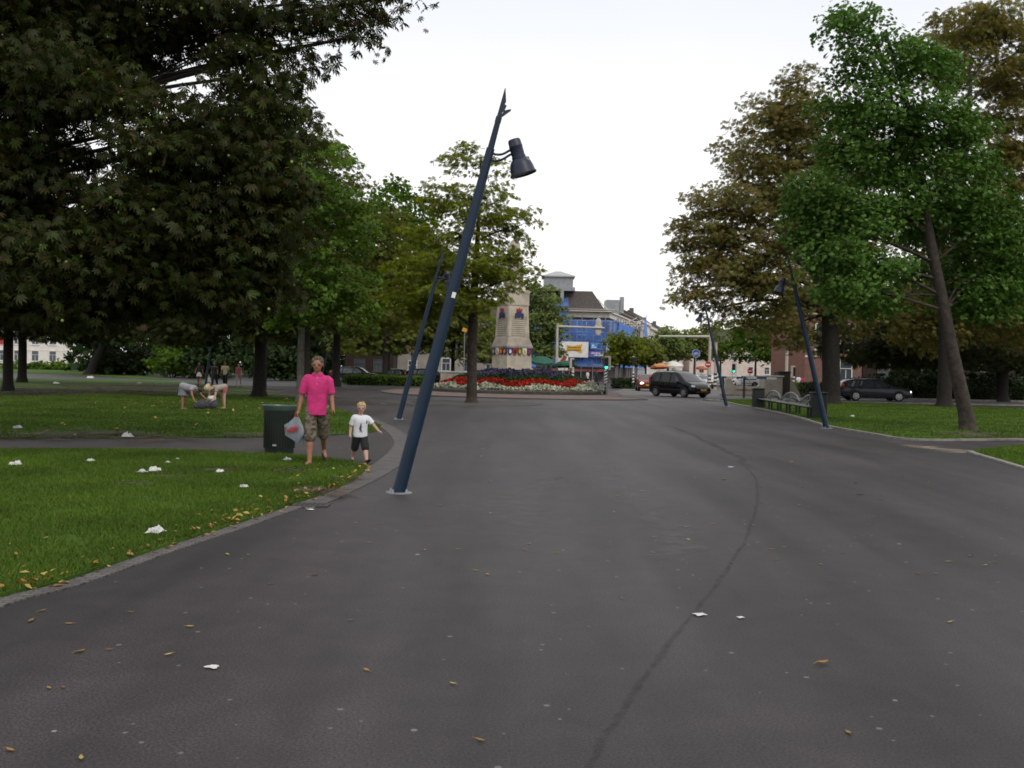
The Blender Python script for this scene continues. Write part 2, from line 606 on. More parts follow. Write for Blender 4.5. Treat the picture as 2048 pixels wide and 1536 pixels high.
def grass_mat(name, g1, g2, dirt, dthr=0.66):
    m, t, b = _nodes(name)
    b.inputs['Roughness'].default_value = 0.9
    b.inputs['Specular IOR Level'].default_value = 0.2
    tcn = t.nodes.new('ShaderNodeTexCoord')
    mp = t.nodes.new('ShaderNodeMapping'); mp.inputs['Scale'].default_value = (1, 1, 1)
    t.links.new(tcn.outputs['Object'], mp.inputs[0])
    def noise(s, d=4, dist=0.0):
        n = t.nodes.new('ShaderNodeTexNoise'); n.inputs['Scale'].default_value = s
        n.inputs['Detail'].default_value = d; n.inputs['Distortion'].default_value = dist
        t.links.new(mp.outputs[0], n.inputs['Vector']); return n
    r1 = t.nodes.new('ShaderNodeValToRGB')
    r1.color_ramp.elements[0].position = .35; r1.color_ramp.elements[1].position = .65
    r1.color_ramp.elements[0].color = c4(g2); r1.color_ramp.elements[1].color = c4(g1)
    nn = noise(1.4, 9)
    t.links.new(nn.outputs['Fac'], r1.inputs['Fac'])
    n2 = noise(0.55, 6, .4)
    r2 = t.nodes.new('ShaderNodeValToRGB')
    r2.color_ramp.elements[0].position = dthr; r2.color_ramp.elements[1].position = dthr + .08
    r2.color_ramp.elements[0].color = (0, 0, 0, 1); r2.color_ramp.elements[1].color = (.8, .8, .8, 1)
    t.links.new(n2.outputs['Fac'], r2.inputs['Fac'])
    mxs = t.nodes.new('ShaderNodeMix'); mxs.data_type = 'RGBA'
    t.links.new(r2.outputs[0], mxs.inputs['Factor']); t.links.new(r1.outputs[0], mxs.inputs['A'])
    mxs.inputs['B'].default_value = c4(dirt)
    t.links.new(mxs.outputs['Result'], b.inputs['Base Color'])
    n3 = noise(60, 4)
    bp = t.nodes.new('ShaderNodeBump'); bp.inputs['Strength'].default_value = .9; bp.inputs['Distance'].default_value = .03
    t.links.new(n3.outputs['Fac'], bp.inputs['Height']); t.links.new(bp.outputs['Normal'], b.inputs['Normal'])
    return m

M['grass'] = grass_mat('lawn_grass', (.06, .118, .01), (.034, .074, .007), (.075, .055, .04), .64)
M['blade'] = leafmat('grass_blades', [(.03, .066, .005), (.05, .1, .008), (.09, .15, .018), (.06, .12, .01), (.11, .125, .03)], .2, .6)

# one sheet to the horizon
g = MB().grid(lambda u, v: ((u - .5) * 1800, -300 + v * 1700, 0), 24, 24)
tag(g.build('ground', M['asphalt']), kind='structure')

def poly_sheet(name, pts, m, z0, z1):
    """flat sheet from ground outline pts with a real edge from z0 up to z1"""
    b = MB().prism([(p[0], p[1]) for p in pts], z1 - z0)
    o = b.build(name, m)
    o.location = (0, 0, z0)
    return tag(o, kind='structure')

def ribbon(name, pts, wd, z0, z1, m, side=0.0, parent=None, kind='structure'):
    """a band of width wd along ground points, with thickness"""
    pts = [Vector((p[0], p[1], 0)) for p in pts]
    b = MB(); n = len(pts); vs = []
    for i, p in enumerate(pts):
        t = (pts[min(i + 1, n - 1)] - pts[max(i - 1, 0)]).normalized()
        nn = Vector((-t.y, t.x, 0))
        ww = wd[i] if hasattr(wd, '__len__') else wd
        l = p + nn * ww * (.5 + side); r = p - nn * ww * (.5 - side)
        vs += [(l.x, l.y, z0), (l.x, l.y, z1), (r.x, r.y, z1), (r.x, r.y, z0)]
    fs = []
    for i in range(n - 1):
        a = i * 4
        for k in range(3): fs.append((a + k, a + k + 1, a + k + 5, a + k + 4))
    fs.append((0, 3, 2, 1)); fs.append((n * 4 - 4, n * 4 - 3, n * 4 - 2, n * 4 - 1))
    b.add(vs, fs)
    o = b.build(name, m, parent)
    return tag(o, kind=kind) if kind else o

# -- outlines read off the photograph, laid on the ground
L1_edge = catmull([G(-330, 1300), G(-150, 1252), G(0, 1198), (G(130, 1165)), G(300, 1106), G(430, 1064), G(520, 1034), G(600, 1006), G(665, 983), G(705, 963), G(728, 944), G(733, 934)], 5)
L1_top = catmull([G(733, 934), G(722, 933), G(698, 928), G(650, 919), G(560, 912), G(470, 908), G(330, 903), G(150, 902), G(0, 902), G(-250, 903), G(-600, 905)], 3)
L1 = L1_edge + L1_top[1:] + [G(-900, 1000), G(-700, 1300)]
poly_sheet('lawn_near', L1, M['grass'], 0.002, 0.035)
L2_edge = catmull([G(640, 873), G(700, 869), G(748, 865), G(762, 858), G(752, 848), G(715, 833), G(670, 817), G(630, 805), G(560, 789), G(500, 778), G(430, 770), G(330, 763), G(150, 759), G(0, 757), G(-300, 752)], 4)
L2 = [G(-500, 880), G(0, 878), G(300, 877), G(480, 876)] + L2_edge + [G(-800, 760)]
poly_sheet('lawn_middle', L2, M['grass'], 0.002, 0.035)
L3 = catmull([G(-300, 741), G(0, 746), G(150, 750), G(330, 760), G(326, 757), G(240, 748), G(130, 741), G(0, 736), G(-300, 729)], 3)
poly_sheet('lawn_far', L3, M['grass'], 0.002, 0.035)
R1_edge = catmull([G(1432, 799), G(1460, 806), G(1500, 814), G(1560, 826), G(1605, 837), G(1650, 851), G(1700, 861), G(1760, 871), G(1800, 878), G(1850, 881), G(1920, 881), G(2048, 880), G(2300, 878)], 4)
R1 = R1_edge + [G(2500, 835), G(2300, 824), G(2048, 818), G(1900, 813), G(1750, 808), G(1600, 802), G(1500, 798)]
poly_sheet('lawn_right', R1, M['grass'], 0.002, 0.035)
R2_edge = catmull([G(1945, 905), G(1965, 912), G(2000, 922), G(2050, 937), G(2150, 965), G(2300, 1010)], 4)
R2 = R2_edge + [G(2600, 980), G(2400, 895), G(2150, 892), G(2050, 893), G(1985, 899)]
poly_sheet('lawn_corner', R2, M['grass'], 0.002, 0.035)

# the crossing path on the left, a shade paler than the plaza
pth = [G(-600, 905), G(0, 903), G(300, 903), G(560, 913), G(718, 927), G(735, 935), G(775, 905), G(782, 885), G(770, 866), G(755, 863), G(640, 874), G(300, 878), G(0, 879), G(-600, 881)]
poly_sheet('path', pth, M['path'], 0.0, 0.004)
# paved band along the lawn corner and across the path mouth
def zz(X, Y): return G(480 + X / 4.5175, 680 + Y / 4.5175)
outer = catmull([zz(600, 1535), zz(740, 1488), zz(1000, 1370), zz(1300, 1220), zz(1470, 1105), zz(1535, 1010), zz(1550, 950), zz(1525, 890), zz(1480, 845), zz(1380, 785), zz(1290, 745), zz(1190, 700)], 5)
inner = catmull([zz(540, 1490), zz(640, 1440), zz(830, 1330), zz(1080, 1190), zz(1230, 1110), zz(1360, 1000), zz(1392, 940), zz(1372, 885), zz(1330, 835), zz(1270, 790), zz(1215, 745), zz(1150, 700)], 5)
b = MB(); vs = []; fs = []
for i in range(len(outer)):
    vs += [(inner[i].x, inner[i].y, .009), (outer[i].x, outer[i].y, .009)]
for i in range(len(outer) - 1): fs.append((2 * i, 2 * i + 1, 2 * i + 3, 2 * i + 2))
b.add(vs, fs)
tag(b.build('paved_band', M['paver']), kind='structure')
ribbon('kerb', outer, .05, 0.0, .012, M['paver'])
# old concrete edging, sunk along the near lawn
k1 = [p for p in L1_edge if p.y < G(640, 992).y + .1]
ribbon('lawn_edging', k1, .16, 0.0, .012, M['paver'], side=-.55)
ribbon('lawn_edging', R1_edge, .14, 0.0, .05, M['kerb'], side=-.5)
ribbon('lawn_edging', R2_edge, .12, 0.0, .04, M['kerb'], side=-.5)
ribbon('lawn_edging', L2_edge, .07, 0.0, .03, M['kerb'], side=.5)
# pale kerb stone at the lawn's street corner
ribbon('kerb', [G(1414, 801), G(1425, 802.5), G(1437, 803)], .5, 0.0, .08, M['kerb'])

# street: from the right, past the planter, to the scaffolded corner
st = [GX(1285, 57), GX(1350, 57.5), GX(1432, 60), GX(1600, 61), GX(1800, 61.5), GX(2500, 62), GX(2500, 71), GX(1800, 71), GX(1560, 71), GX(1480, 75), GX(1440, 110), GX(1430, 300), GX(1395, 300), GX(1330, 175), GX(1255, 98), GX(1222, 76), GX(1222, 66)]
poly_sheet('street', st, M['street'], 0.0, .004)
ribbon('kerb', [GX(1440, 72.5), GX(1560, 72.0), GX(1800, 71.8), GX(2500, 72)], .25, 0, .12, M['kerb'])
ribbon('kerb', [GX(1500, 61.0), GX(1700, 61.1), GX(2500, 61.6)], .2, 0, .10, M['kerb'])
# pavements
poly_sheet('pavement', [GX(1440, 72.8), GX(1560, 72.3), GX(1800, 72.1), GX(2500, 72.3), GX(2500, 96), GX(1450, 96)], M['paver'], 0.0, .1)

# brick apron round the planter
ap = catmull([GX(770, 66), GX(775, 60), GX(830, 56.5), GX(950, 54.8), GX(1100, 54.2), GX(1220, 55.2), GX(1272, 56.6), GX(1293, 57.6), GX(1272, 59.5), GX(1240, 62), GX(1235, 70), GX(1180, 76), GX(1020, 78), GX(860, 76)], 4, True)
poly_sheet('brick_apron', ap, M['brickapron'], 0.0, .05)
ribbon('kerb', ap + [ap[0]], .16, 0.0, .065, mat('dark_kerb', (.09, .075, .07), .8, bump=.2))

# the ring of paving round the middle tree
TC = GX(955, 46.3)
ring = [Vector((TC.x + 3.0 * math.cos(a) * (1 + .03 * math.sin(5 * a)), TC.y + 3.0 * math.sin(a), 0)) for a in np.linspace(0, 2 * PI, 49)[:-1]]
poly_sheet('tree_ring', ring, ground_mat('ring_asphalt', (.075, .066, .064), (.05, .045, .045), 25), 0.0, .012)
ribbon('kerb', ring + [ring[0]], .06, 0, .016, mat('ring_edge', (.05, .04, .038), .9))

# -- seams, tyre arcs and a worn streak in the asphalt: thin films with a ragged see-through edge
def film_mat(name, c, strength, sc_noise):
    m, t, b = _nodes(name)
    b.inputs['Base Color'].default_value = c4(c)
    b.inputs['Roughness'].default_value = .9
    at = t.nodes.new('ShaderNodeAttribute'); at.attribute_name = 'edge'
    tcn = t.nodes.new('ShaderNodeTexCoord')
    n = t.nodes.new('ShaderNodeTexNoise'); n.inputs['Scale'].default_value = sc_noise; n.inputs['Detail'].default_value = 6
    t.links.new(tcn.outputs['Object'], n.inputs['Vector'])
    mr = t.nodes.new('ShaderNodeMapRange')
    mr.inputs['From Min'].default_value = .3; mr.inputs['From Max'].default_value = .7
    mr.inputs['To Min'].default_value = .15; mr.inputs['To Max'].default_value = 1.0
    t.links.new(n.outputs['Fac'], mr.inputs['Value'])
    mu = t.nodes.new('ShaderNodeMath'); mu.operation = 'MULTIPLY'
    t.links.new(at.outputs['Fac'], mu.inputs[0]); t.links.new(mr.outputs[0], mu.inputs[1])
    mu2 = t.nodes.new('ShaderNodeMath'); mu2.operation = 'MULTIPLY'; mu2.inputs[1].default_value = strength
    t.links.new(mu.outputs[0], mu2.inputs[0])
    t.links.new(mu2.outputs[0], b.inputs['Alpha'])
    return m

def film(name, pts, wd, m, z):
    pts = catmull([Vector((p[0], p[1], 0)) for p in pts], 8)
    n = len(pts); vs = []; ed = []; fs = []; jj = 0.0
    prof = ((-1, 0), (-.45, .8), (0, 1), (.45, .8), (1, 0))
    rr = random.Random(len(name) + n)
    for i, p in enumerate(pts):
        t = (pts[min(i + 1, n - 1)] - pts[max(i - 1, 0)]).normalized()
        nn = Vector((-t.y, t.x, 0))
        e = min(1, i / 5, (n - 1 - i) / 5)
        jj = jj * .7 + rr.uniform(-.2, .2) * wd; j = jj; ws = rr.uniform(.55, 1.35)
        for u, a in prof:
            q = p + nn * (u * wd * .5 * ws + j); vs.append((q.x, q.y, z)); ed.append(a * e)
    for i in range(n - 1):
        for k in range(4):
            a = i * 5 + k; fs.append((a, a + 1, a + 6, a + 5))
    o = MB().add(vs, fs).build(name, m)
    at = o.data.attributes.new('edge', 'FLOAT', 'POINT')
    at.data.foreach_set('value', ed)
    return tag(o, kind='structure')

seam = film_mat('asphalt_seam', (.018, .016, .017), .33, 9)
film('asphalt_seam', [G(1130, 1600), G(1185, 1515), G(1225, 1450), G(1262, 1400), G(1305, 1335), G(1345, 1280), G(1390, 1225), G(1430, 1175), G(1470, 1115), G(1498, 1065), G(1513, 1015), G(1514, 980), G(1505, 950), G(1482, 925)], .052, seam, .006)
tyre = film_mat('tyre_mark', (.022, .02, .021), .4, 4)
film('tyre_mark', [G(1500, 935), G(1470, 912), G(1430, 890), G(1380, 868), G(1330, 850)], .25, tyre, .006)
pale2 = film_mat('worn_streak_strong', (.15, .138, .14), .42, 7)
pale = film_mat('worn_streak', (.15, .138, .14), .32, 5)
film('worn_streak', [G(1355, 1130), G(1340, 1090), G(1318, 1050), G(1288, 1015), G(1262, 985), G(1235, 950), G(1215, 920)], .5, pale2, .007)
film('worn_streak', [G(1190, 1010), G(1200, 960), G(1195, 910), G(1180, 870)], .7, pale, .008)
film('worn_streak', [G(1010, 1100), G(1040, 1010), G(1070, 940), G(1090, 890)], 1.1, pale, .009)
sand = film_mat('sandy_patch', (.3, .25, .19), .8, 2.5)
film('sandy_patch', [G(1800, 892), G(1835, 893), G(1870, 896), G(1910, 903), G(1945, 907)], 1.1, sand, .008)

# -- drain slot at the lawn corner
dr = thing('drain_cover', 'dark sunken drain opening in the paved band at the lawn tip', 'drain', G(622, 1012))
MB().bbox((0, 0, .012), (.42, .22, .024), .006).build('frame', mat('drain_frame', (.05, .047, .045), .8), dr)
b = MB()
for i in range(6): b.box((-.15 + i * .06, 0, .026), (.03, .16, .006))
b.build('grate', mat('drain_iron', (.02, .02, .02), .7), dr)

# ------------------------------------------------------------------ grass blades
def inside(poly, P):
    x, y = P[:, 0], P[:, 1]
    r = np.zeros(len(P), bool)
    n = len(poly)
    for i in range(n):
        x1, y1 = poly[i][0], poly[i][1]; x2, y2 = poly[(i + 1) % n][0], poly[(i + 1) % n][1]
        c = ((y1 > y) != (y2 > y)) & (x < (x2 - x1) * (y - y1) / (y2 - y1 + 1e-12) + x1)
        r ^= c
    return r

# bare trodden soil in the lawns
soil = film_mat('bare_soil', (.085, .06, .042), 1.0, 3)
BARE = []
def bare(px0, px1, py, dp):
    a, c = G(px0, py, .036), G(px1, py, .036)
    y1, y2 = G((px0 + px1) / 2, py - dp, .036).y, G((px0 + px1) / 2, py + dp, .036).y
    wd_ = abs(y1 - y2)
    BARE.append(((a.x + c.x) / 2, (y1 + y2) / 2, abs(c.x - a.x) / 2 * .85, wd_ / 2))
    rr = random.Random(int(px0 + py))
    pts = [a.lerp(c, i / 6) + Vector((0, rr.uniform(-.25, .25) * wd_, 0)) for i in range(7)]
    film('bare_soil', pts, wd_ * 1.3, soil, .0375)
for q_ in ((560, 690, 979, 8), (380, 500, 940, 5), (210, 330, 966, 5), (520, 650, 940, 5), (280, 400, 952, 4), (640, 720, 955, 5)): bare(*q_)
bare(-60, 380, 868, 9); bare(-100, 300, 785, 14); bare(100, 420, 772, 5); bare(400, 640, 868, 4); bare(1870, 2010, 868, 5)

def blades(name, poly, n, h, wd, ymax, seed, bias=1.0, xr=None):
    rg = np.random.default_rng(seed)
    xs = [p[0] for p in poly]; ys = [p[1] for p in poly]
    y0, y1 = min(ys), min(max(ys), ymax)
    m = n * 5
    Y = y0 + (y1 - y0) * rg.random(m) ** bias
    x0, x1 = (min(xs), max(xs))
    hw = Y * .56 + 1
    X = np.clip(x0, -1e9, None) + (x1 - x0) * rg.random(m)
    P = np.stack([X, Y], 1)
    k = inside(poly, P) & (np.abs(X) < hw)
    P = P[k][:n]
    n = len(P)
    for (ex, ey, ea, eb) in BARE:
        P = P[(((P[:, 0] - ex) / ea) ** 2 + ((P[:, 1] - ey) / eb) ** 2) > rg.uniform(.3, 1.2, len(P))]
    n = len(P)
    # tufts: drop some by a coarse lattice noise so that bare patches show
    ph = np.sin(P[:, 0] * 2.1 + 1.3 * np.sin(P[:, 1] * 1.7)) * np.sin(P[:, 1] * 2.6 + np.sin(P[:, 0] * 3.1))
    P = P[ph < rg.uniform(.45, 1.3, n)]
    n = len(P)
    an = rg.random(n) * 2 * PI
    hh = h * rg.uniform(.5, 1.25, n) * (1 + Y[:1] * 0)
    ww = wd * rg.uniform(.7, 1.3, n)
    ln = rg.normal(0, .5, (n, 2)) * hh[:, None]
    z0 = .034
    a = np.stack([P[:, 0] - np.cos(an) * ww, P[:, 1] - np.sin(an) * ww, np.full(n, z0)], 1)
    b_ = np.stack([P[:, 0] + np.cos(an) * ww, P[:, 1] + np.sin(an) * ww, np.full(n, z0)], 1)
    c_ = np.stack([P[:, 0] + ln[:, 0], P[:, 1] + ln[:, 1], z0 + hh], 1)
    V = np.empty((n * 3, 3)); V[0::3] = a; V[1::3] = b_; V[2::3] = c_
    Fq = np.arange(n * 3).reshape(n, 3)
    o = npmesh(name, V, Fq, M['blade'])
    return tag(o, {'s1': 'short green grass of the near left lawn', }.get(name, 'short green mown grass growing on a park lawn'), 'grass', kind='stuff')

o = blades('grass', L1, 170000, .045, .005, 19, 1, 1.0); o['label'] = 'short green grass of the near left lawn with litter on it'
o = blades('grass', L2, 130000, .05, .012, 48, 2, 1.0); o['label'] = 'short green grass of the left lawn beyond the path'
o = blades('grass', R1, 80000, .05, .014, 60, 3, 1.0); o['label'] = 'short green grass of the right lawn behind the benches'
o = blades('grass', R2, 25000, .045, .009, 40, 4, 1.0); o['label'] = 'short green grass of the small lawn corner at right edge'
# ================================================================== TREES
M['bark'] = mat('bark_dark', (.02, .016, .013), .95, c2=(.008, .006, .005), vs=9, bump=1.0, bs=18)
M['bark2'] = mat('bark_brown', (.056, .043, .034), .95, c2=(.024, .018, .015), vs=7, bump=1.0, bs=14)
M['bark3'] = mat('bark_grey', (.12, .11, .09), .95, c2=(.06, .055, .045), vs=6, bump=.8, bs=16)
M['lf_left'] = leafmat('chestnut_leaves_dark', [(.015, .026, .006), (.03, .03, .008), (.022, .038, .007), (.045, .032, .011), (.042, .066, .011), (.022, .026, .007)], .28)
M['lf_right'] = leafmat('chestnut_leaves_rusty', [(.14, .145, .042), (.2, .145, .055), (.14, .145, .042), (.23, .16, .065), (.11, .14, .034), (.17, .175, .05)], .45)
M['lf_brown'] = leafmat('chestnut_leaves_olive', [(.065, .09, .018), (.1, .1, .024), (.08, .12, .02), (.125, .1, .03), (.1, .145, .025)], .42)
M['lf_green'] = leafmat('maple_leaves_green', [(.058, .125, .025), (.085, .165, .032), (.068, .14, .027), (.125, .215, .048), (.045, .1, .02)], .3)
M['lf_mid'] = leafmat('chestnut_leaves_yellow', [(.09, .135, .018), (.15, .19, .026), (.22, .245, .03), (.11, .145, .02), (.13, .115, .026)], .45)
M['lf_lime'] = leafmat('lime_leaves', [(.06, .115, .018), (.085, .15, .024), (.13, .2, .032), (.065, .125, .02)], .45)
M['lf_far'] = leafmat('far_leaves', [(.13, .19, .055), (.18, .235, .07), (.2, .23, .1), (.11, .155, .045)], .42)
M['lf_dark'] = leafmat('bush_leaves', [(.018, .036, .01), (.028, .05, .014), (.04, .062, .018)], .2)
M['lf_pale'] = leafmat('pale_leaves', [(.13, .18, .036), (.2, .235, .055), (.165, .17, .05), (.105, .14, .034)], .45)
M['lf_hedge'] = leafmat('hedge_leaves', [(.02, .04, .01), (.035, .06, .014), (.05, .075, .02)], .15)

def leaf_template(kind, rg):
    """verts (k,3) and quads; leaf lies in XY, tip along +X, droops along -Z"""
    V = []; Q = []
    if kind == 'palm':
        V.append((0, 0, 0))
        for a, L in ((-1.75, .55), (-1.0, .85), (-.45, 1.0), (.05, 1.05), (.55, .98), (1.05, .8), (1.7, .5)):
            i = len(V); c, s = math.cos(a), math.sin(a)
            wd = .13 * L
            for u, v, z in ((.62 * L, wd, -.08 * L), (L, 0, -.34 * L), (.62 * L, -wd, -.08 * L)):
                V.append((c * u - s * v, s * u + c * v, z))
            Q.append((0, i, i + 1, i + 2))
    elif kind == 'sprig':                           # a twig end with several rounded leaves
        V.append((0, 0, 0))
        for a, L, off in ((-1.3, .6, 0), (-.6, .8, 0), (0, .9, 0), (.6, .8, 0), (1.3, .6, 0), (2.4, .5, 0)):
            i = len(V); c, s = math.cos(a), math.sin(a)
            wd = .3 * L
            for u, v, z in ((.55 * L, wd, .03), (L, 0, -.2 * L), (.55 * L, -wd, -.06 * L)):
                V.append((c * u - s * v, s * u + c * v, z))
            Q.append((0, i, i + 1, i + 2))
    else:                                           # single leaf
        V = [(0, 0, 0), (.5, .32, .02), (1, 0, -.2), (.5, -.32, -.02)]
        Q = [(0, 1, 2, 3)]
    return np.array(V, float), np.array(Q, int)

def leaf_cloud(P, size, kind, rg, centre, tilt=.45, droop=.25):
    """leaves at P (n,3): roughly level, pointing outward from centre with scatter"""
    T, Q = leaf_template(kind, rg)
    n = len(P)
    d = P - centre
    yaw = np.arctan2(d[:, 1], d[:, 0]) + rg.normal(0, 1.0, n)
    pit = droop + rg.normal(0, tilt, n)             # nose-down
    rol = rg.normal(0, tilt, n)
    cy, sy, cp, sp, cr_, sr = np.cos(yaw), np.sin(yaw), np.cos(pit), np.sin(pit), np.cos(rol), np.sin(rol)
    s = size * rg.uniform(.6, 1.2, n)
    x, y, z = T[:, 0], T[:, 1], T[:, 2]
    # roll about x, pitch about y, yaw about z
    X = np.broadcast_to(x, (n, len(x)))
    Y1 = y * cr_[:, None] - z * sr[:, None]
    Z1 = y * sr[:, None] + z * cr_[:, None]
    X2 = X * cp[:, None] + Z1 * sp[:, None]
    Z2 = -X * sp[:, None] + Z1 * cp[:, None]
    X3 = X2 * cy[:, None] - Y1 * sy[:, None]
    Y3 = X2 * sy[:, None] + Y1 * cy[:, None]
    V = np.stack([X3, Y3, Z2], 2) * s[:, None, None] + P[:, None, :]
    k = len(T)
    Fq = (Q[None] + (np.arange(n) * k)[:, None, None]).reshape(-1, 4)
    return V.reshape(-1, 3), Fq

def clusters(lobes, nc, per, rc, rg, flat=.35, layer=0.0, shell=.45):
    """leaf points in flattened sprays scattered through ellipsoid lobes"""
    vol = np.array([(l[3] * l[4] * l[5]) ** .72 * (l[6] if len(l) > 6 else 1) for l in lobes])
    cnt = np.maximum(3, (nc * vol / vol.sum()).astype(int))
    CC = []; PP = []; LI = []
    for li, (l, c) in enumerate(zip(lobes, cnt)):
        u = rg.normal(0, 1, (c, 3)); u /= np.linalg.norm(u, axis=1)[:, None]
        r = (shell ** 3 + (1 - shell ** 3) * rg.random(c)) ** (1 / 3) * rg.uniform(.86, 1.08, c)
        C = np.array(l[:3]) + u * r[:, None] * np.array(l[3:6])
        if layer: C[:, 2] = np.round(C[:, 2] / layer) * layer + rg.normal(0, layer * .3, c)
        CC.append(C); LI += [li] * c
    CC = np.concatenate(CC)
    n = len(CC)
    sz = rg.uniform(.6, 1.3, n) * rc
    m = np.maximum(4, (per * (sz / rc) ** 1.5 * rg.uniform(.6, 1.3, n)).astype(int))
    idx = np.repeat(np.arange(n), m)
    k = len(idx)
    an = rg.random(k) * 2 * PI; rr = np.sqrt(rg.random(k))
    R_ = sz[idx] * rr
    P = CC[idx] + np.stack([np.cos(an) * R_, np.sin(an) * R_, rg.normal(0, flat * .35, k) * sz[idx] - .35 * rr ** 2 * sz[idx]], 1)
    return P, CC, np.array(LI)

def make_tree(name, label, base, trunk, lobes, nc=300, per=22, rc=.8, leaf='palm', size=.26, lm='lf_left', bark='bark',
              seed=1, group='trees round the plaza', cat='tree', flat=.35, layer=0.0, shell=.45, limbs=14, tilt=.5, sides=10, zmin=1.6, limbk=1.0, droop=.45):
    """trunk: [(dx,dy,z,r)...] lobes: local (x,y,z,rx,ry,rz[,weight])"""
    rg = np.random.default_rng(seed); rd = random.Random(seed)
    root = thing(name, label, cat, base, 0, group)
    P, CC, LI = clusters(lobes, nc, per, rc, rg, flat, layer, shell)
    P = P[P[:, 2] > zmin]
    tp = [Vector(t[:3]) for t in trunk]; tr = [t[3] for t in trunk]
    ctr = np.array([tp[-1].x, tp[-1].y, np.mean([l[2] for l in lobes])])
    V, Fq = leaf_cloud(P, size, leaf, rg, ctr, tilt, droop)
    npmesh('crown', V, Fq, M[lm], root)
    b = MB()
    n = len(tp)
    pts = catmull(tp, 4)
    rr = [];
    for i in range(len(pts)):
        f = i / 4; a = min(int(f), n - 1); c = min(a + 1, n - 1)
        rr.append(tr[a] + (tr[c] - tr[a]) * (f - a))
    rr[0] *= 1.35
    pts = [pts[0] + Vector((0, 0, -.12))] + pts; rr = [rr[0] * 1.15] + rr
    b.tube(pts, rr, sides)
    def on_trunk(z):
        for i in range(len(pts) - 1):
            if pts[i + 1].z >= z: return pts[i + 1], rr[i + 1]
        return pts[-1], rr[-1]
    for li, l in enumerate(lobes):
        c = Vector(l[:3])
        d = math.hypot(c.x - tp[-1].x, c.y - tp[-1].y)
        zs = max(trunk[0][2] + (tp[-1].z) * .3, min(c.z - .45 * d - .2 * l[5], tp[-1].z))
        s, sr = on_trunk(zs)
        mid = s.lerp(c, .5) + Vector((0, 0, .1 * d)) + Vector((rd.uniform(-.3, .3), rd.uniform(-.3, .3), 0))
        lp = catmull([s, mid, c], 5)
        r0 = min(sr * .45, .045 + .014 * (c - s).length) * limbk
        b.tube(lp, [r0 * (1 - .7 * i / (len(lp) - 1)) for i in range(len(lp))], 6)
        ids = np.nonzero(LI == li)[0]
        rg.shuffle(ids)
        for ci in ids[:limbs]:
            q = Vector(CC[ci])
            a0 = lp[rd.randint(2, len(lp) - 1)]
            if (q - a0).length < .5: continue
            mm = a0.lerp(q, .55) + Vector((rd.uniform(-.15, .15), rd.uniform(-.15, .15), .08 * (q - a0).length))
            tw = catmull([a0, mm, q], 3)
            rt = r0 * .3
            b.tube(tw, [rt * (1 - .75 * i / (len(tw) - 1)) for i in range(len(tw))], 4)
    b.build('trunk', M[bark], root, smooth='all', fix=False)
    return root

def LB(base, lst):
    """lobes from picture columns: (px, py, rx_px, ry_px, depth[, ry_m, weight]) -> local metres"""
    o = []
    for t in lst:
        px, py, rx, rz, Y = t[:5]
        p = W(px, py, Y); k = Y / F
        ry = t[5] if len(t) > 5 and t[5] else rx * k
        o.append((p.x - base[0], Y - base[1], p.z - base[2], rx * k, ry, rz * k, t[6] if len(t) > 6 else 1))
    return o

# --- near left horse chestnut: its trunk stands just outside the frame, its boughs hang into it
B = Vector((-13.6, 21.5, 0))
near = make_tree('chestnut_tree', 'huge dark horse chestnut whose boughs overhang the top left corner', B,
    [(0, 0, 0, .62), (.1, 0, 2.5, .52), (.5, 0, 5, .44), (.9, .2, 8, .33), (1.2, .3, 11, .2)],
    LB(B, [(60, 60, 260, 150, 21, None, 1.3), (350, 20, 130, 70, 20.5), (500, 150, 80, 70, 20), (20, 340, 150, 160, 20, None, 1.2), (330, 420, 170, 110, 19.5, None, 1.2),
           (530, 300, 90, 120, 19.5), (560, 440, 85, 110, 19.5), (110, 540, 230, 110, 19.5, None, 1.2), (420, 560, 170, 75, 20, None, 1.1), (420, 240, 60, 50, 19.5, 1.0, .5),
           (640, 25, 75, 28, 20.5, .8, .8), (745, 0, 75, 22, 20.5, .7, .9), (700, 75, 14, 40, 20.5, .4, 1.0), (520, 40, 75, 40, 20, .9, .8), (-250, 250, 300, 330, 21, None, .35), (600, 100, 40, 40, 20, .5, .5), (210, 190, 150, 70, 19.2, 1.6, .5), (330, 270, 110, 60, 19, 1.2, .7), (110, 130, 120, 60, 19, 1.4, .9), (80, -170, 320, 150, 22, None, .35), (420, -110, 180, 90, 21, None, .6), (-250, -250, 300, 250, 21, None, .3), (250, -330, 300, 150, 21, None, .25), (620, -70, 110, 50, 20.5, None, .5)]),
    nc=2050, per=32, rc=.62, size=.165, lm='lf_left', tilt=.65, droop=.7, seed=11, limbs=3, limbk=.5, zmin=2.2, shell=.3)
# green chestnut burrs scattered through the near boughs
rg = np.random.default_rng(5)
b = MB()
cv = np.array([v.co for v in near.children[0].data.vertices])[::16]
ctr = cv.mean(0)
pk = cv[rg.choice(len(cv), 420, replace=False)]
for p in pk: b.ell((p[0], p[1] - .1, p[2] - .08), .03, n=6, m=4)
o = b.build('conkers', mat('burr_green', (.22, .3, .06), .6), near, smooth='all', fix=False); tag(o, kind='stuff')

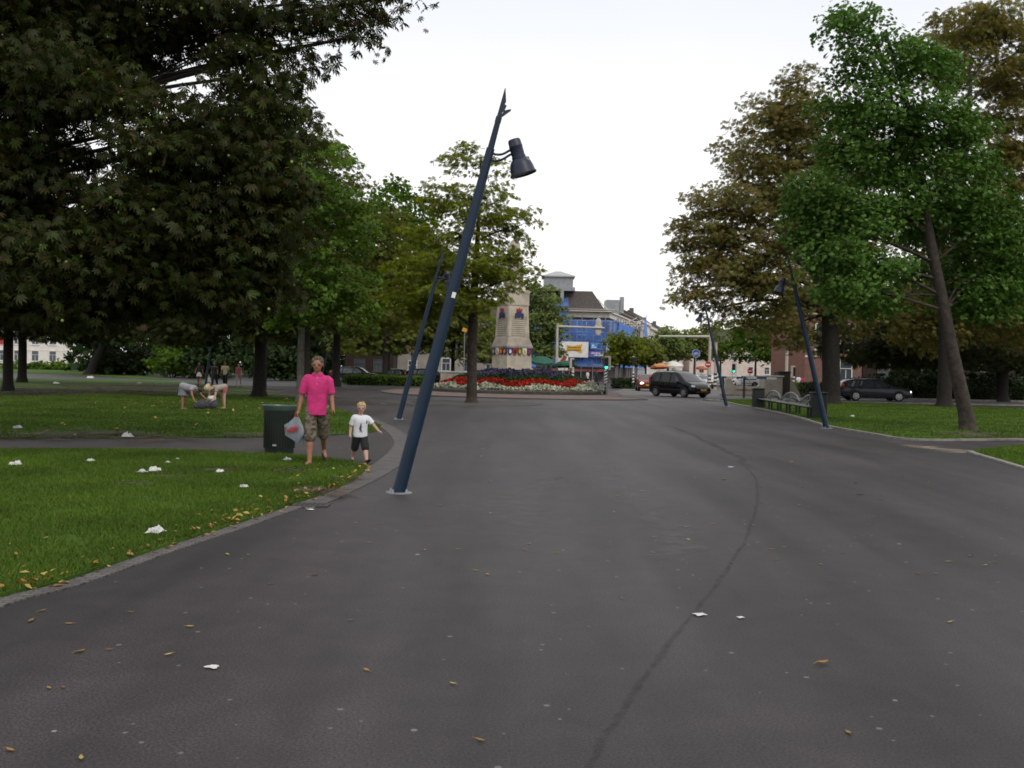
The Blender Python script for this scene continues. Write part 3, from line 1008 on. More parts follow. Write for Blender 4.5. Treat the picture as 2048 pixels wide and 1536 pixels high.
# --- the row of big trees on the left lawn
B = GX(518, 48)
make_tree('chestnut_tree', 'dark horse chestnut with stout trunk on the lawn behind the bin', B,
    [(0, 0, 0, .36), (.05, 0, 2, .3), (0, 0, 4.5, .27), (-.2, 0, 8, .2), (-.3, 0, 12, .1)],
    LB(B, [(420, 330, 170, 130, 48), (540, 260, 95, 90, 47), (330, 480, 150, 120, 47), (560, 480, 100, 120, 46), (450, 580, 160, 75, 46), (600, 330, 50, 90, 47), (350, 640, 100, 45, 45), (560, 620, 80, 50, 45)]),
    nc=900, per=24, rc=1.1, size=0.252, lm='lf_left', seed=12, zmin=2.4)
B = GX(16, 49)
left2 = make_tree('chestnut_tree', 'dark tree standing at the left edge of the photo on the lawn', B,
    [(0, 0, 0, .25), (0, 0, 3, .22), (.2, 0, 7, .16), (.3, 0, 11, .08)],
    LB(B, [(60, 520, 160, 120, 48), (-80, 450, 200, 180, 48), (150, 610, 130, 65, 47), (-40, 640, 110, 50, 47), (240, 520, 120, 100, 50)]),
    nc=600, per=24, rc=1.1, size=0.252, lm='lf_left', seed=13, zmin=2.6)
B = GX(44, 67)
make_tree('chestnut_tree', 'dark slim-trunked tree just right of the left edge tree', B,
    [(0, 0, 0, .3), (0, 0, 3, .26), (-.2, 0, 8, .2), (-.2, 0, 12, .1)],
    LB(B, [(60, 540, 150, 110, 67), (200, 600, 130, 75, 66), (-40, 600, 120, 80, 66), (320, 610, 100, 70, 68), (120, 650, 110, 35, 66)]),
    nc=560, per=24, rc=1.4, size=0.315, lm='lf_left', seed=14, zmin=2.8)
# slim green lime in front of the dark row
B = GX(600, 42.5)
make_tree('lime_tree', 'slender brighter green lime tree right behind the man in pink', B,
    [(0, 0, 0, .17), (0, 0, 2.5, .145), (.05, 0, 5, .12), (.0, 0, 8, .07), (.05, 0, 10.5, .03)],
    LB(B, [(650, 330, 60, 60, 42), (620, 400, 85, 70, 42), (690, 430, 75, 80, 42), (600, 510, 85, 70, 41.5), (690, 540, 75, 65, 42), (620, 590, 100, 60, 42), (700, 620, 70, 40, 42.5), (560, 600, 60, 60, 42)]),
    nc=330, per=30, rc=.55, leaf='sprig', size=.17, lm='lf_lime', bark='bark3', seed=15, flat=.6, zmin=2.6, sides=8)
B = GX(672, 76)
make_tree('chestnut_tree', 'tall dark brownish chestnut with black trunk right of the man', B,
    [(0, 0, 0, .32), (0, 0, 4, .28), (0, 0, 9, .22), (0, 0, 15, .1)],
    LB(B, [(640, 310, 60, 60, 76), (690, 390, 60, 60, 76), (600, 420, 120, 100, 78), (740, 470, 80, 70, 76), (800, 540, 75, 55, 76), (660, 560, 130, 80, 75), (780, 610, 90, 45, 75), (560, 600, 110, 70, 76)]),
    nc=900, per=24, rc=1.2, size=0.294, lm='lf_brown', seed=16, zmin=3)
B = GX(770, 92)
make_tree('lime_tree', 'rounded soft green tree showing between the chestnut and the middle tree', B,
    [(0, 0, 0, .3), (0, 0, 4, .26), (0, 0, 9, .2), (0, 0, 14, .1)],
    LB(B, [(790, 410, 65, 55, 95), (740, 430, 50, 50, 97), (830, 440, 50, 60, 95), (790, 500, 90, 80, 96), (760, 590, 110, 60, 94), (870, 560, 70, 70, 95)]),
    nc=420, per=24, rc=1.0, leaf='sprig', size=.35, lm='lf_lime', seed=17, flat=.7, zmin=4)
B = GX(612, 66)
make_tree('chestnut_tree', 'dark thin tree trunk between the lime and the brownish chestnut', B,
    [(0, 0, 0, .27), (0, 0, 4, .22), (.1, 0, 8, .16), (.1, 0, 11, .08)],
    LB(B, [(600, 560, 110, 80, 66), (520, 610, 90, 60, 66), (690, 610, 70, 50, 67)]),
    nc=300, per=24, rc=1.2, size=0.294, lm='lf_brown', seed=18, zmin=3)
# middle tree in its ring
B = GX(943, 47)
mid = make_tree('chestnut_tree', 'yellow-green open-crowned tree in the round patch before the monument', B,
    [(0, 0, 0, .27), (0, 0, 1.0, .235), (-.02, 0, 2.6, .225), (.0, 0, 4.6, .21), (.1, 0, 7, .13), (.2, 0, 9.5, .06), (.2, 0, 11.5, .03)],
    LB(B, [(925, 310, 50, 32, 47, None, .7), (985, 330, 50, 28, 47, None, .5), (900, 390, 65, 45, 47), (1000, 400, 65, 45, 47, None, .6), (960, 450, 80, 40, 47, None, .8), (1045, 450, 40, 38, 47, None, .5), (860, 470, 60, 40, 46.5),
           (930, 520, 110, 45, 46, None, 1.2), (840, 540, 65, 45, 46), (1020, 520, 65, 38, 46.5, None, .6), (900, 590, 110, 35, 46, None, 1.2), (1000, 565, 55, 26, 46, None, .8), (830, 600, 65, 35, 46.5), (1055, 555, 35, 25, 46.5, None, .5)]),
    nc=560, per=24, rc=.52, size=.18, lm='lf_mid', bark='bark2', seed=19, limbs=9, zmin=3.6, shell=.2, flat=.3)
# tree right behind the monument
B = GX(1098, 97)
make_tree('lime_tree', 'greyish green tree close behind the right side of the monument', B,
    [(0, 0, 0, .25), (0, 0, 3, .2), (0, 0, 6, .1)],
    LB(B, [(1092, 600, 28, 40, 97), (1080, 650, 45, 35, 97), (1108, 640, 30, 45, 97), (1085, 695, 40, 25, 97), (1060, 600, 30, 50, 98)]),
    nc=260, per=22, rc=.7, leaf='sprig', size=.3, lm='lf_far', bark='bark3', seed=20, flat=.6, zmin=2.6)
# small trees behind the left of the monument
B = GX(905, 96)
sm1 = make_tree('park_tree', 'pale green small tree behind the planter left of the monument', B,
    [(0, 0, 0, .2), (0, 0, 3, .16), (0, 0, 6, .08)],
    LB(B, [(900, 640, 60, 45, 96), (850, 660, 55, 35, 97), (955, 650, 50, 40, 96), (960, 700, 35, 25, 95), (900, 690, 50, 22, 96)]),
    nc=230, per=20, rc=1.0, size=.4, lm='lf_pale', bark='bark', seed=21, zmin=1.8)
B = GX(772, 96)
make_tree('park_tree', 'pale leafy tree with dark forked trunk above the parked cars', B,
    [(0, 0, 0, .32), (0, 0, 2, .3), (.1, 0, 4, .26), (.1, 0, 7, .12)],
    LB(B, [(770, 650, 80, 40, 95), (720, 670, 60, 40, 96), (820, 650, 60, 40, 95), (760, 690, 70, 18, 94)]),
    nc=220, per=20, rc=1.1, size=.42, lm='lf_pale', bark='bark', seed=22, zmin=2.8)

# --- right side
B = GX(1936, 31)
make_tree('maple_tree', 'bright green tree with leaning bare trunk on the right lawn', B,
    [(0, 0, 0, .29), (-.12, 0, .7, .225), (-.55, 0, 2.4, .205), (-.95, 0, 4.2, .18), (-1.4, 0, 6.2, .15), (-1.75, 0, 8, .13), (-2.2, 0, 10.2, .08), (-2.9, 0, 12.3, .04)],
    LB(B, [(1705, 40, 55, 50, 31), (1700, 130, 45, 30, 31), (1790, 110, 70, 50, 31), (1880, 130, 40, 60, 31, None, .8), (1730, 210, 85, 50, 31), (1850, 230, 85, 60, 31), (1930, 250, 55, 45, 31), (1690, 290, 60, 55, 31),
           (1790, 320, 100, 60, 31.4, 1.2, 1.1), (1640, 380, 70, 50, 30.5), (1930, 350, 75, 60, 31), (1700, 430, 85, 55, 31, 1.3, 1.1), (1800, 430, 80, 50, 32.2, 1.2, 1.0), (1830, 390, 80, 50, 30.6, .8, .8), (1620, 440, 50, 50, 30.5), (1900, 450, 100, 60, 32.6, 1.0, .9), (1660, 510, 60, 40, 30), (1720, 530, 85, 45, 30.5, 1.2, 1.1), (1810, 540, 60, 35, 32.6, .9, .7), (1990, 440, 60, 70, 31), (1930, 550, 80, 45, 32.8, 1.0, .7), (1680, 570, 60, 28, 30), (1980, 560, 70, 50, 31.5), (1960, 600, 95, 36, 32), (1750, 595, 85, 26, 31.4), (1640, 470, 55, 45, 30.6), (2040, 500, 70, 80, 31.5)]),
    nc=1380, per=36, rc=.5, leaf='sprig', size=.125, lm='lf_green', bark='bark2', seed=31, flat=.7, limbk=.6, limbs=7, zmin=3, shell=.25)
B = GX(1661, 57)
make_tree('chestnut_tree', 'rust-brown horse chestnut with thick black trunk behind the benches', B,
    [(0, 0, 0, .56), (0, 0, 1.5, .52), (-.1, 0, 3.6, .5), (-.3, 0, 7, .36), (-.4, 0, 12, .2), (-.5, 0, 16, .08)],
    LB(B, [(1590, 190, 60, 50, 57), (1540, 240, 70, 55, 57), (1630, 260, 90, 60, 57), (1510, 320, 80, 50, 57), (1600, 350, 90, 60, 57), (1450, 400, 70, 45, 56.5), (1540, 420, 90, 55, 56), (1410, 460, 70, 45, 56.5), (1500, 490, 90, 55, 56),
           (1400, 530, 60, 45, 56.5), (1460, 570, 80, 45, 56), (1560, 560, 90, 50, 56), (1440, 615, 45, 22, 56, None, .8), (1520, 630, 60, 30, 56), (1660, 470, 110, 90, 58), (1700, 600, 120, 60, 58), (1580, 665, 50, 35, 57), (1720, 330, 90, 80, 58), (1860, 660, 80, 45, 58), (1370, 480, 36, 22, 56.5), (1380, 575, 35, 20, 56.5)]),
    nc=1700, per=26, rc=.75, size=.215, lm='lf_right', seed=32, limbs=4, zmin=2.0, layer=.9, flat=.45, shell=.3)
B = GX(1888, 55.5)
make_tree('chestnut_tree', 'tall olive-brown chestnut rising behind the bright green tree', B,
    [(0, 0, 0, .42), (0, 0, 2, .37), (0, 0, 6, .34), (.6, 0, 12, .24), (1.0, 0, 18, .1)],
    LB(B, [(1930, 50, 80, 45, 58), (2010, 60, 70, 50, 58), (1880, 110, 60, 50, 58), (1960, 140, 90, 50, 58, None, .7), (2060, 150, 80, 60, 58), (1990, 230, 90, 45, 58, None, .5), (2080, 290, 90, 80, 58), (1960, 330, 90, 50, 58), (2020, 420, 110, 70, 58), (1900, 470, 110, 90, 59), (2060, 560, 110, 90, 58), (1930, 600, 120, 60, 58), (2050, 640, 90, 45, 60)]),
    nc=1500, per=26, rc=.8, size=.22, lm='lf_right', seed=33, limbs=4, zmin=2.0, layer=.9, flat=.45, shell=.3)
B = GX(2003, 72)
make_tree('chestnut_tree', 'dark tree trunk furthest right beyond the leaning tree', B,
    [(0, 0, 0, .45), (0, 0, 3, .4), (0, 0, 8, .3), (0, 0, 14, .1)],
    LB(B, [(1990, 560, 130, 110, 73), (2080, 620, 110, 90, 73), (1900, 620, 110, 80, 74), (1990, 690, 110, 35, 72), (1820, 640, 90, 70, 75), (1780, 700, 90, 30, 74), (1880, 715, 90, 24, 73), (2060, 720, 90, 24, 73), (1710, 680, 90, 40, 66), (1790, 690, 90, 45, 66), (1880, 685, 110, 45, 66), (1970, 700, 100, 38, 66), (2080, 690, 100, 42, 66), (1830, 630, 100, 50, 66)]),  # nearest low lobes: dark leaves put in as the shade under the neighbouring chestnuts
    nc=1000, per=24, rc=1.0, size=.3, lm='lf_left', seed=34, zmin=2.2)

# --- street trees far behind, each of its own
def far_tree(label, px, Y, lst, lm, seed, r=.16, h=4, nc=130, size=.34, rc=.8):
    Bq = GX(px, Y)
    return make_tree('street_tree', label, Bq, [(0, 0, 0, r), (0, 0, h * .5, r * .85), (0, 0, h, r * .5)], LB(Bq, lst), nc=nc, per=20, rc=rc,
                     leaf='sprig', size=size, lm=lm, bark='bark3', seed=seed, group='street trees by the crossing', flat=.6, limbs=4, sides=6, zmin=2.2)
far_tree('brownish small street tree before the blue scaffold netting', 1247, 104, [(1243, 685, 28, 25, 104), (1262, 700, 30, 22, 104), (1240, 712, 30, 16, 104)], 'lf_mid', 41)
far_tree('olive small street tree right beside the brownish one', 1290, 108, [(1285, 690, 28, 20, 108), (1300, 710, 30, 18, 108), (1276, 712, 24, 14, 108)], 'lf_pale', 42)
far_tree('bright green street tree above the black people carrier', 1335, 112, [(1330, 675, 30, 20, 112), (1350, 695, 34, 22, 112), (1322, 702, 28, 18, 112)], 'lf_far', 43)
far_tree('yellowish green street tree behind the blue round sign', 1388, 118, [(1385, 675, 32, 22, 118), (1405, 695, 32, 24, 118), (1370, 700, 30, 20, 118)], 'lf_pale', 44)
far_tree('green street tree seen left of the slim beige posts', 1440, 125, [(1440, 665, 40, 30, 125), (1465, 690, 36, 26, 125), (1425, 700, 30, 20, 125)], 'lf_far', 45)
far_tree('dark green street tree under the rusty chestnut crown', 1510, 118, [(1505, 660, 45, 38, 118), (1540, 690, 45, 28, 118), (1480, 700, 36, 22, 118)], 'lf_lime', 46)
far_tree('dark green street tree nearest the red brick house', 1568, 112, [(1560, 650, 45, 45, 112), (1590, 690, 36, 26, 112), (1545, 705, 34, 18, 112)], 'lf_lime', 47)

# --- the leaning dark trunk and shrubs far on the left
B = GX(178, 108)
make_tree('leaning_tree', 'black trunk leaning to the right beside the white house', B,
    [(0, 0, 0, .5), (1.0, 0, 2.2, .45), (2.4, 0, 4.4, .4), (4.0, 0, 7, .3)],
    LB(B, [(260, 620, 90, 50, 108), (180, 610, 90, 45, 110), (330, 650, 70, 40, 108), (110, 640, 70, 30, 110), (240, 670, 60, 25, 107)]),
    nc=230, per=20, rc=1.3, size=.5, lm='lf_dark', seed=51, zmin=3.5)

def bush(name, label, px, Y, wpx, hpx, lm, seed, dy=2.0, nc=60, size=.3, group='shrubs at the back of the park', kind='sprig', rc=.6, cat='shrub'):
    Bq = GX(px, Y); rg = np.random.default_rng(seed)
    k = Y / F; wx = wpx * k / 2; h = hpx * k
    root = thing(name, label, cat, Bq, 0, group)
    lobes = []
    for i in range(5):
        lobes.append((rg.uniform(-.55, .55) * wx, rg.uniform(-.4, .4) * dy, h * rg.uniform(.42, .6), wx * rg.uniform(.4, .55), dy * .5, h * rg.uniform(.36, .5)))
    lobes.append((0, 0, h * .35, wx * .9, dy * .7, h * .36))
    P, CC, LI = clusters(lobes, nc, 22, rc, rg, .6, 0, .3)
    P[:, 2] = np.maximum(P[:, 2], .05 + .2 * rg.random(len(P)))
    V, Fq = leaf_cloud(P, size, kind, rg, np.array([0, 0, 0]), .7)
    npmesh('foliage', V, Fq, M[lm], root)
    b = MB()
    for i in range(7):
        q = Vector(CC[rg.integers(len(CC))])
        b.tube([(q.x * .2, q.y * .2, 0), (q.x * .6, q.y * .6, q.z * .55), tuple(q)], [.05, .035, .01], 5)
    b.build('stems', M['bark'], root, fix=False)
    return root

bush('shrub', 'dark shrub beside the leaning black trunk', 235, 112, 150, 62, 'lf_dark', 61, 4, 110, .4, rc=.9)
bush('shrub', 'rounded green willow shrub left of the four walkers', 345, 104, 110, 95, 'lf_lime', 62, 4, 130, .36, rc=.8)
bush('shrub', 'tall dull green shrub right behind the four walkers', 425, 100, 110, 110, 'lf_dark', 63, 4, 140, .36, rc=.8)
bush('shrub', 'low dark shrub between the walkers and the bin', 560, 98, 150, 70, 'lf_dark', 64, 3, 110, .36, rc=.8)
bush('shrub', 'low green shrub at the foot of the white house', 95, 150, 220, 18, 'lf_lime', 65, 3, 80, .4, rc=.8)
bush('shrub', 'flat dark shrub in front of the red brick house', 1770, 76, 170, 52, 'lf_dark', 66, 2.5, 110, .3, rc=.7)
bush('shrub', 'dark shrub under the trees at the right edge', 1980, 78, 200, 60, 'lf_dark', 67, 2.5, 150, .3, rc=.7)
bush('shrub', 'dark bushy shrub between the two right-hand trunks behind the road', 1850, 80, 150, 66, 'lf_dark', 68, 2.5, 130, .3, rc=.7)
bush('shrub', 'dark shrub at the far right beyond the last trunk', 2090, 80, 170, 66, 'lf_dark', 69, 2.5, 130, .3, rc=.7)

# --- clipped hedges
def hedge(label, x0, x1, Y, h, dep, lm, seed):
    a = GX(x0, Y); c = GX(x1, Y)
    L = c.x - a.x
    root = thing('hedge', label, 'hedge', ((a.x + c.x) / 2, Y, 0), 0, 'clipped hedges')
    rg = np.random.default_rng(seed)
    n = int(L * (h * 2 + dep) * 75)
    P = np.stack([rg.uniform(-L / 2, L / 2, n), rg.uniform(-dep / 2, dep / 2, n), rg.uniform(0.03, h, n)], 1)
    f = rg.integers(0, 3, n)
    P[f == 0, 2] = h + rg.normal(0, .05, (f == 0).sum())
    P[f == 1, 1] = -dep / 2 + rg.normal(0, .05, (f == 1).sum())
    V, Fq = leaf_cloud(P, .16, 'sprig', rg, np.array([0, 0, 0]), .8)
    npmesh('foliage', V, Fq, M[lm], root)
    b = MB().bbox((0, 0, h * .47), (L - .2, dep * .8, h * .9), .15)
    b.build('branches', M['bark'], root)
    return root
hedge('long low green hedge in front of the black parked cars', 690, 850, 84, .8, 1.2, 'lf_lime', 71)
hedge('dark clipped hedge beside the thick chestnut trunk', 1605, 1655, 66, 1.05, 1.6, 'lf_hedge', 72)
hedge('green clipped hedge behind the dark concrete pier', 1588, 1625, 74, 1.0, 1.4, 'lf_lime', 73)
hedge('low dark hedge in front of the scaffolded corner building', 1222, 1282, 93, .9, 1.0, 'lf_hedge', 74)
hedge('dark hedge behind the grey estate car', 1760, 2060, 74.5, .9, 1.2, 'lf_hedge', 75)

# --- the far wood that closes the view between the trees
def wood(label, spans, seed):
    rg = np.random.default_rng(seed); PP = []
    for (x0, x1, Y, h) in spans:
        a = GX(x0, Y).x; c = GX(x1, Y).x
        n = int((c - a) * h * 11)
        P = np.stack([rg.uniform(a, c, n), Y + rg.uniform(-3, 6, n), rg.uniform(.01, 1, n) ** .8 * h], 1)
        P[:, 2] *= .75 + .25 * np.sin(P[:, 0] * .33) * np.sin(P[:, 0] * .13 + 1)
        PP.append(P)
    P = np.concatenate(PP)
    V, Fq = leaf_cloud(P, .95, 'sprig', rg, np.array([0, 0, 0]), .8)
    o = npmesh('far_wood', V, Fq, M['lf_dark'])
    return tag(o, label, 'woodland', kind='stuff')
wood('dark mass of park trees closing the view on the left', [(-400, 120, 250, 12), (140, 660, 135, 15), (470, 680, 118, 9), (560, 900, 160, 11)], 81)
wood('dark mass of trees closing the view on the right', [(1570, 2600, 125, 13)], 82)
# ================================================================== BUILDINGS AND THE MONUMENT
M['stone'] = mat('monument_stone', (.56, .5, .41), .9, c2=(.4, .355, .29), vs=1.6, detail=8, bump=.25, bs=25)
M['stone_dk'] = mat('monument_stone_base', (.4, .36, .3), .9, c2=(.26, .235, .2), vs=2.2, detail=8, bump=.25, bs=25)
M['incise'] = mat('incised_line', (.26, .23, .19), .9)
M['red'] = mat('paint_red', (.45, .03, .025), .5, c2=(.33, .025, .02))
M['blue'] = mat('paint_blue', (.035, .05, .22), .5, c2=(.03, .04, .16))
M['green'] = mat('paint_green', (.03, .16, .06), .5)
M['white'] = mat('paint_white', (.75, .74, .72), .5, c2=(.62, .61, .6), vs=2)
M['black'] = mat('paint_black', (.018, .018, .02), .45)
M['yellow'] = mat('paint_yellow', (.7, .4, .03), .5)
M['glass'] = mat('window_glass', (.03, .035, .04), .08, spec=.8)
M['glassb'] = mat('window_glass_far', (.06, .075, .09), .15, spec=.8)

M['crestdk'] = mat('crest_dark', (.06, .04, .07), .6)
def shield(mb, w_, h, t, c, fr=None):
    pts = [(-w_ / 2, h / 2), (-w_ / 2, -h * .1), (-w_ * .38, -h * .32), (0, -h / 2), (w_ * .38, -h * .32), (w_ / 2, -h * .1), (w_ / 2, h / 2)]
    return mb.prism(pts, t, c)

MY = 69.0
mc = W(1023, 740, MY)
mon = thing('monument', 'tall beige stone monument with painted coats of arms behind the flower bed', 'monument', (mc.x, MY, 0), R(32))
def sq(mb, z0, z1, s0, s1, bev=.03):
    mb.box((0, 0, (z0 + z1) / 2), (s0, s0, z1 - z0), None, s1 / s0)
k = MY / F
def zy(py): return CAM_H + (737 - py) * k
S = 1 / (math.cos(R(32)) + math.sin(R(32)))
b = MB(); sq(b, 0, zy(741), 98 * k * S, 96 * k * S); sq(b, zy(741), zy(735), 90 * k * S, 84 * k * S)
b.build('plinth', M['stone_dk'], mon)
b = MB(); sq(b, zy(735), zy(713), 80 * k * S, 78 * k * S); sq(b, zy(713), zy(696), 77 * k * S, 77 * k * S)
b.build('base', M['stone'], mon)
b = MB(); sq(b, zy(696), zy(692.5), 83 * k * S, 84 * k * S); sq(b, zy(692.5), zy(677), 82 * k * S, 69 * k * S)
b.build('cornice', M['stone_dk'], mon)
b = MB(); sq(b, zy(677), zy(612), 68 * k * S, 62 * k * S)
shaft = b.build('shaft', M['stone'], mon)
b = MB(); sq(b, zy(612), zy(609), 65 * k * S, 66 * k * S); sq(b, zy(609), zy(588), 65 * k * S, 65 * k * S); sq(b, zy(588), zy(583), 67 * k * S, 69 * k * S); sq(b, zy(583), zy(572), 66 * k * S, 44 * k * S)
b.build('cornice', M['stone'], mon)
b = MB(); sq(b, zy(572), zy(520), 40 * k * S, 36 * k * S); sq(b, zy(520), zy(516), 42 * k * S, 44 * k * S); sq(b, zy(516), zy(505), 40 * k * S, 24 * k * S)
b.build('upper_column', M['stone'], mon)
# lines of lettering on two faces, too worn to read; raised frames; crests and shields
for face, rz in ((0, 0), (1, -PI / 2)):
    Rz = Matrix.Rotation(rz, 4, 'Z')
    half = lambda z: (68 + (62 - 68) * (z - zy(677)) / (zy(612) - zy(677))) * k * S / 2
    for sx in (-1, 1):
        z0, z1 = zy(674), zy(615)
        fr = MB()
        fr.add([Rz @ Vector(p) for p in (
            (sx * (half(z0) - .02), -half(z0) - .03, z0), (sx * (half(z0) - .16), -half(z0) - .03, z0), (sx * (half(z1) - .16), -half(z1) - .03, z1), (sx * (half(z1) - .02), -half(z1) - .03, z1),
            (sx * (half(z0) - .02), -half(z0) + .05, z0), (sx * (half(z0) - .16), -half(z0) + .05, z0), (sx * (half(z1) - .16), -half(z1) + .05, z1), (sx * (half(z1) - .02), -half(z1) + .05, z1))],
            [(0, 1, 2, 3), (0, 4, 5, 1), (1, 5, 6, 2), (2, 6, 7, 3), (3, 7, 4, 0)])
        fr.build('pilaster', M['stone'], mon)
    rd = random.Random(face)
    for i in range(10):
        z = zy(672 - i * 4.1)
        hw = half(z) - .26; x = -hw; ins = MB()
        while x < hw - .05:
            L = rd.uniform(.05, .17)
            c = Rz @ Vector((min(x + L / 2, hw), -half(z) - .004, z))
            ins.box(c, (L * abs(math.cos(rz)) + .02, L * abs(math.sin(rz)) + .02, .05))
            x += L + .05
        ins.build('inscription', M['incise'], mon)
    z = zy(629); y = -half(z)
    f = Rz @ frame((0, y - .06, z - .05), (1, 0, 0), (0, 0, 1), (0, -1, 0))
    s_ = MB(); shield(s_, .34, .4, .05, f); cr_ = s_.build('crest_shield', M['blue'], mon)
    s_ = MB()
    f2 = Rz @ frame((0, y - .06, z + .27), (1, 0, 0), (0, 0, 1), (0, -1, 0))
    s_.prism([(-.2, -.1), (.2, -.1), (.24, .12), (.12, .03), (0, .15), (-.12, .03), (-.24, .12)], .05, f2)
    s_.build('crest_crown', M['red'], cr_)
    for sx in (-1, 1):
        s_ = MB()
        f3 = Rz @ frame((sx * .27, y - .05, z - .1), (1, 0, 0), (0, 0, 1), (0, -1, 0))
        s_.prism([(-.07, -.22), (.07, -.18), (.09, .05), (.02, .2), (-.06, .12)], .04, f3)
        s_.build('crest_supporter', M['crestdk'], cr_)
    hb = 77 * k * S / 2
    cols = [('blue', 'white'), ('red', None), ('green', None), ('white', None), ('blue', 'red')] if face == 0 else [('blue', None), ('white', None), ('red', None), ('blue', None)]
    for i, (cn, c2) in enumerate(cols):
        x = -hb + (i + .5) * 2 * hb / len(cols)
        f = Rz @ frame((x, -hb - .02, zy(703.5)), (1, 0, 0), (0, 0, 1), (0, -1, 0))
        s_ = MB(); shield(s_, 2 * hb / len(cols) * .88, .48, .06, f)
        so_ = s_.build('coat_of_arms', M[cn], mon)
        s_ = MB()
        f = Rz @ frame((x, -hb - .08, zy(703.5)), (1, 0, 0), (0, 0, 1), (0, -1, 0))
        em = random.Random(i * 7 + face)
        s_.prism([(-.1, -.1), (.02, -.14), (.1, -.04), (.06, .1), (-.03, .16), (-.09, .06)], .012, f)
        s_.build('charge', M[c2] if c2 else M[em.choice(['yellow', 'black', 'white'])], so_)
# a stone lion sits on the top, mostly behind the leaves
b = MB()
b.ell((0, -.02, zy(505) + .45), (.3, .42, .45)); b.ell((0, -.35, zy(505) + .95), (.26, .27, .3)); b.ell((0, -.55, zy(505) + .9), (.14, .16, .13))
for sx in (-1, 1):
    b.cap((sx * .17, -.34, zy(505) + .55), (sx * .17, -.42, zy(505) + .02), .11, .09)
    b.ell((sx * .25, .12, zy(505) + .22), (.16, .3, .22))
fuse('lion', b, .04, M['stone'], mon)

# ---- planter: stone rim, earth mound, flowers
PC = GX(1037, 68.3); PR = 5.95
pl = thing('planter', 'large round stone-edged flower planter around the monument', 'planter', (PC.x, PC.y, 0))
b = MB()
b.lathe([(PR, .03), (PR + .08, .06), (PR + .08, .22), (PR + .02, .28), (PR - .22, .28), (PR - .26, .2)], 72, cap=False)
b.build('rim', mat('planter_rim', (.075, .062, .055), .8, c2=(.04, .034, .03), vs=3, bump=.3), pl, smooth=True)
def mound(r):
    t = min(max((PR - .2 - r) / (PR - 1.9), 0), 1)
    return .2 + 1.1 * (t ** .8)
b = MB()
b.lathe([(max(r, .02), mound(r)) for r in np.linspace(PR - .22, 0.0, 12)], 48, cap=False)
b.build('soil', mat('planting_soil', (.05, .04, .03), .95, bump=.6), pl, smooth='all')
M['fl_white'] = leafmat('silver_leaves', [(.42, .44, .34), (.55, .56, .45), (.3, .34, .25), (.5, .52, .4)], .1)
M['fl_red'] = leafmat('red_blooms', [(.42, .015, .012), (.5, .03, .02), (.3, .012, .01), (.06, .07, .02)], .15)
M['fl_purple'] = leafmat('lavender_blooms', [(.06, .045, .13), (.09, .06, .18), (.04, .055, .03), (.05, .045, .09), (.045, .06, .03)], .15)
M['fl_green'] = leafmat('bed_leaves', [(.025, .05, .018), (.04, .075, .025), (.03, .06, .03)], .2)
rg = np.random.default_rng(77)
def bed(name, label, r0, r1, lm, n, hh, size, wob, seed, tilt=.8):
    rg = np.random.default_rng(seed)
    a = rg.random(n) * 2 * PI
    lo = PR - .25 - r0 - wob * (.5 + .5 * np.sin(a * 9 + .6)) * (1 if r0 > .1 else 0)
    hi = PR - .25 - r1 - wob * (.5 + .5 * np.sin(a * 9 + .6))
    r = lo + (hi - lo) * rg.random(n)
    z = np.array([mound(q) for q in r]) + rg.random(n) ** .6 * hh
    P = np.stack([r * np.cos(a), r * np.sin(a), z], 1)
    V, Fq = leaf_cloud(P, size, 'sprig', rg, np.array([0, 0, 0]), tilt)
    o = npmesh(name, V, Fq, M[lm])
    o.location = (PC.x, PC.y, 0)
    return tag(o, label, 'flowers', kind='stuff')
bed('silver_foliage', 'silvery white bedding plants along the planter edge', 0.0, .2, 'fl_white', 4600, .2, .13, .75, 1)
bed('red_flowers', 'wavy band of red bedding flowers on the planter', .3, 1.2, 'fl_red', 11000, .28, .12, .75, 2)
bed('green_bedding', 'dark green bedding leaves above the red flowers', 1.2, 2.0, 'fl_green', 9000, .34, .17, .55, 3)
bed('purple_flowers', 'purple-blue lavender spikes around the monument foot', 2.0, 3.7, 'fl_purple', 13000, .36, .14, .4, 4)

# low railing and grey shrubs at the planter's right end
rl = thing('railing', 'low wire railing at the right end of the flower planter', 'railing', GX(1188, 65.5, 0.0), R(-20))
b = MB()
b.box((0, 0, .86), (1.7, .03, .03)); b.box((0, 0, .38), (1.7, .03, .03))
for i in range(15): b.box((-.8 + i * .114, 0, .6), (.014, .014, .5))
for x in (-.83, 0, .83): b.box((x, 0, .45), (.04, .04, .9))
b.build('rails', mat('rail_grey', (.25, .26, .26), .5, metal=.3), rl)
bush('shrub', 'small grey-green bush inside the low railing on the planter', 1188, 66.2, 48, 28, 'fl_white', 91, 1.0, 26, .16, rc=.3, group='bedding shrubs')

# stone bench wall behind the planter on the left
bw = thing('stone_wall', 'low grey stone wall with pale coping behind the left of the planter', 'wall', GX(907, 75))
b = MB().bbox((0, 0, .62), (2.0, .4, 1.24), .03); b.build('wall_body', M['stone_dk'], bw)
b = MB().bbox((0, 0, 1.3), (2.15, .5, .12), .02); b.build('coping', mat('coping_pale', (.42, .43, .45), .8), bw)

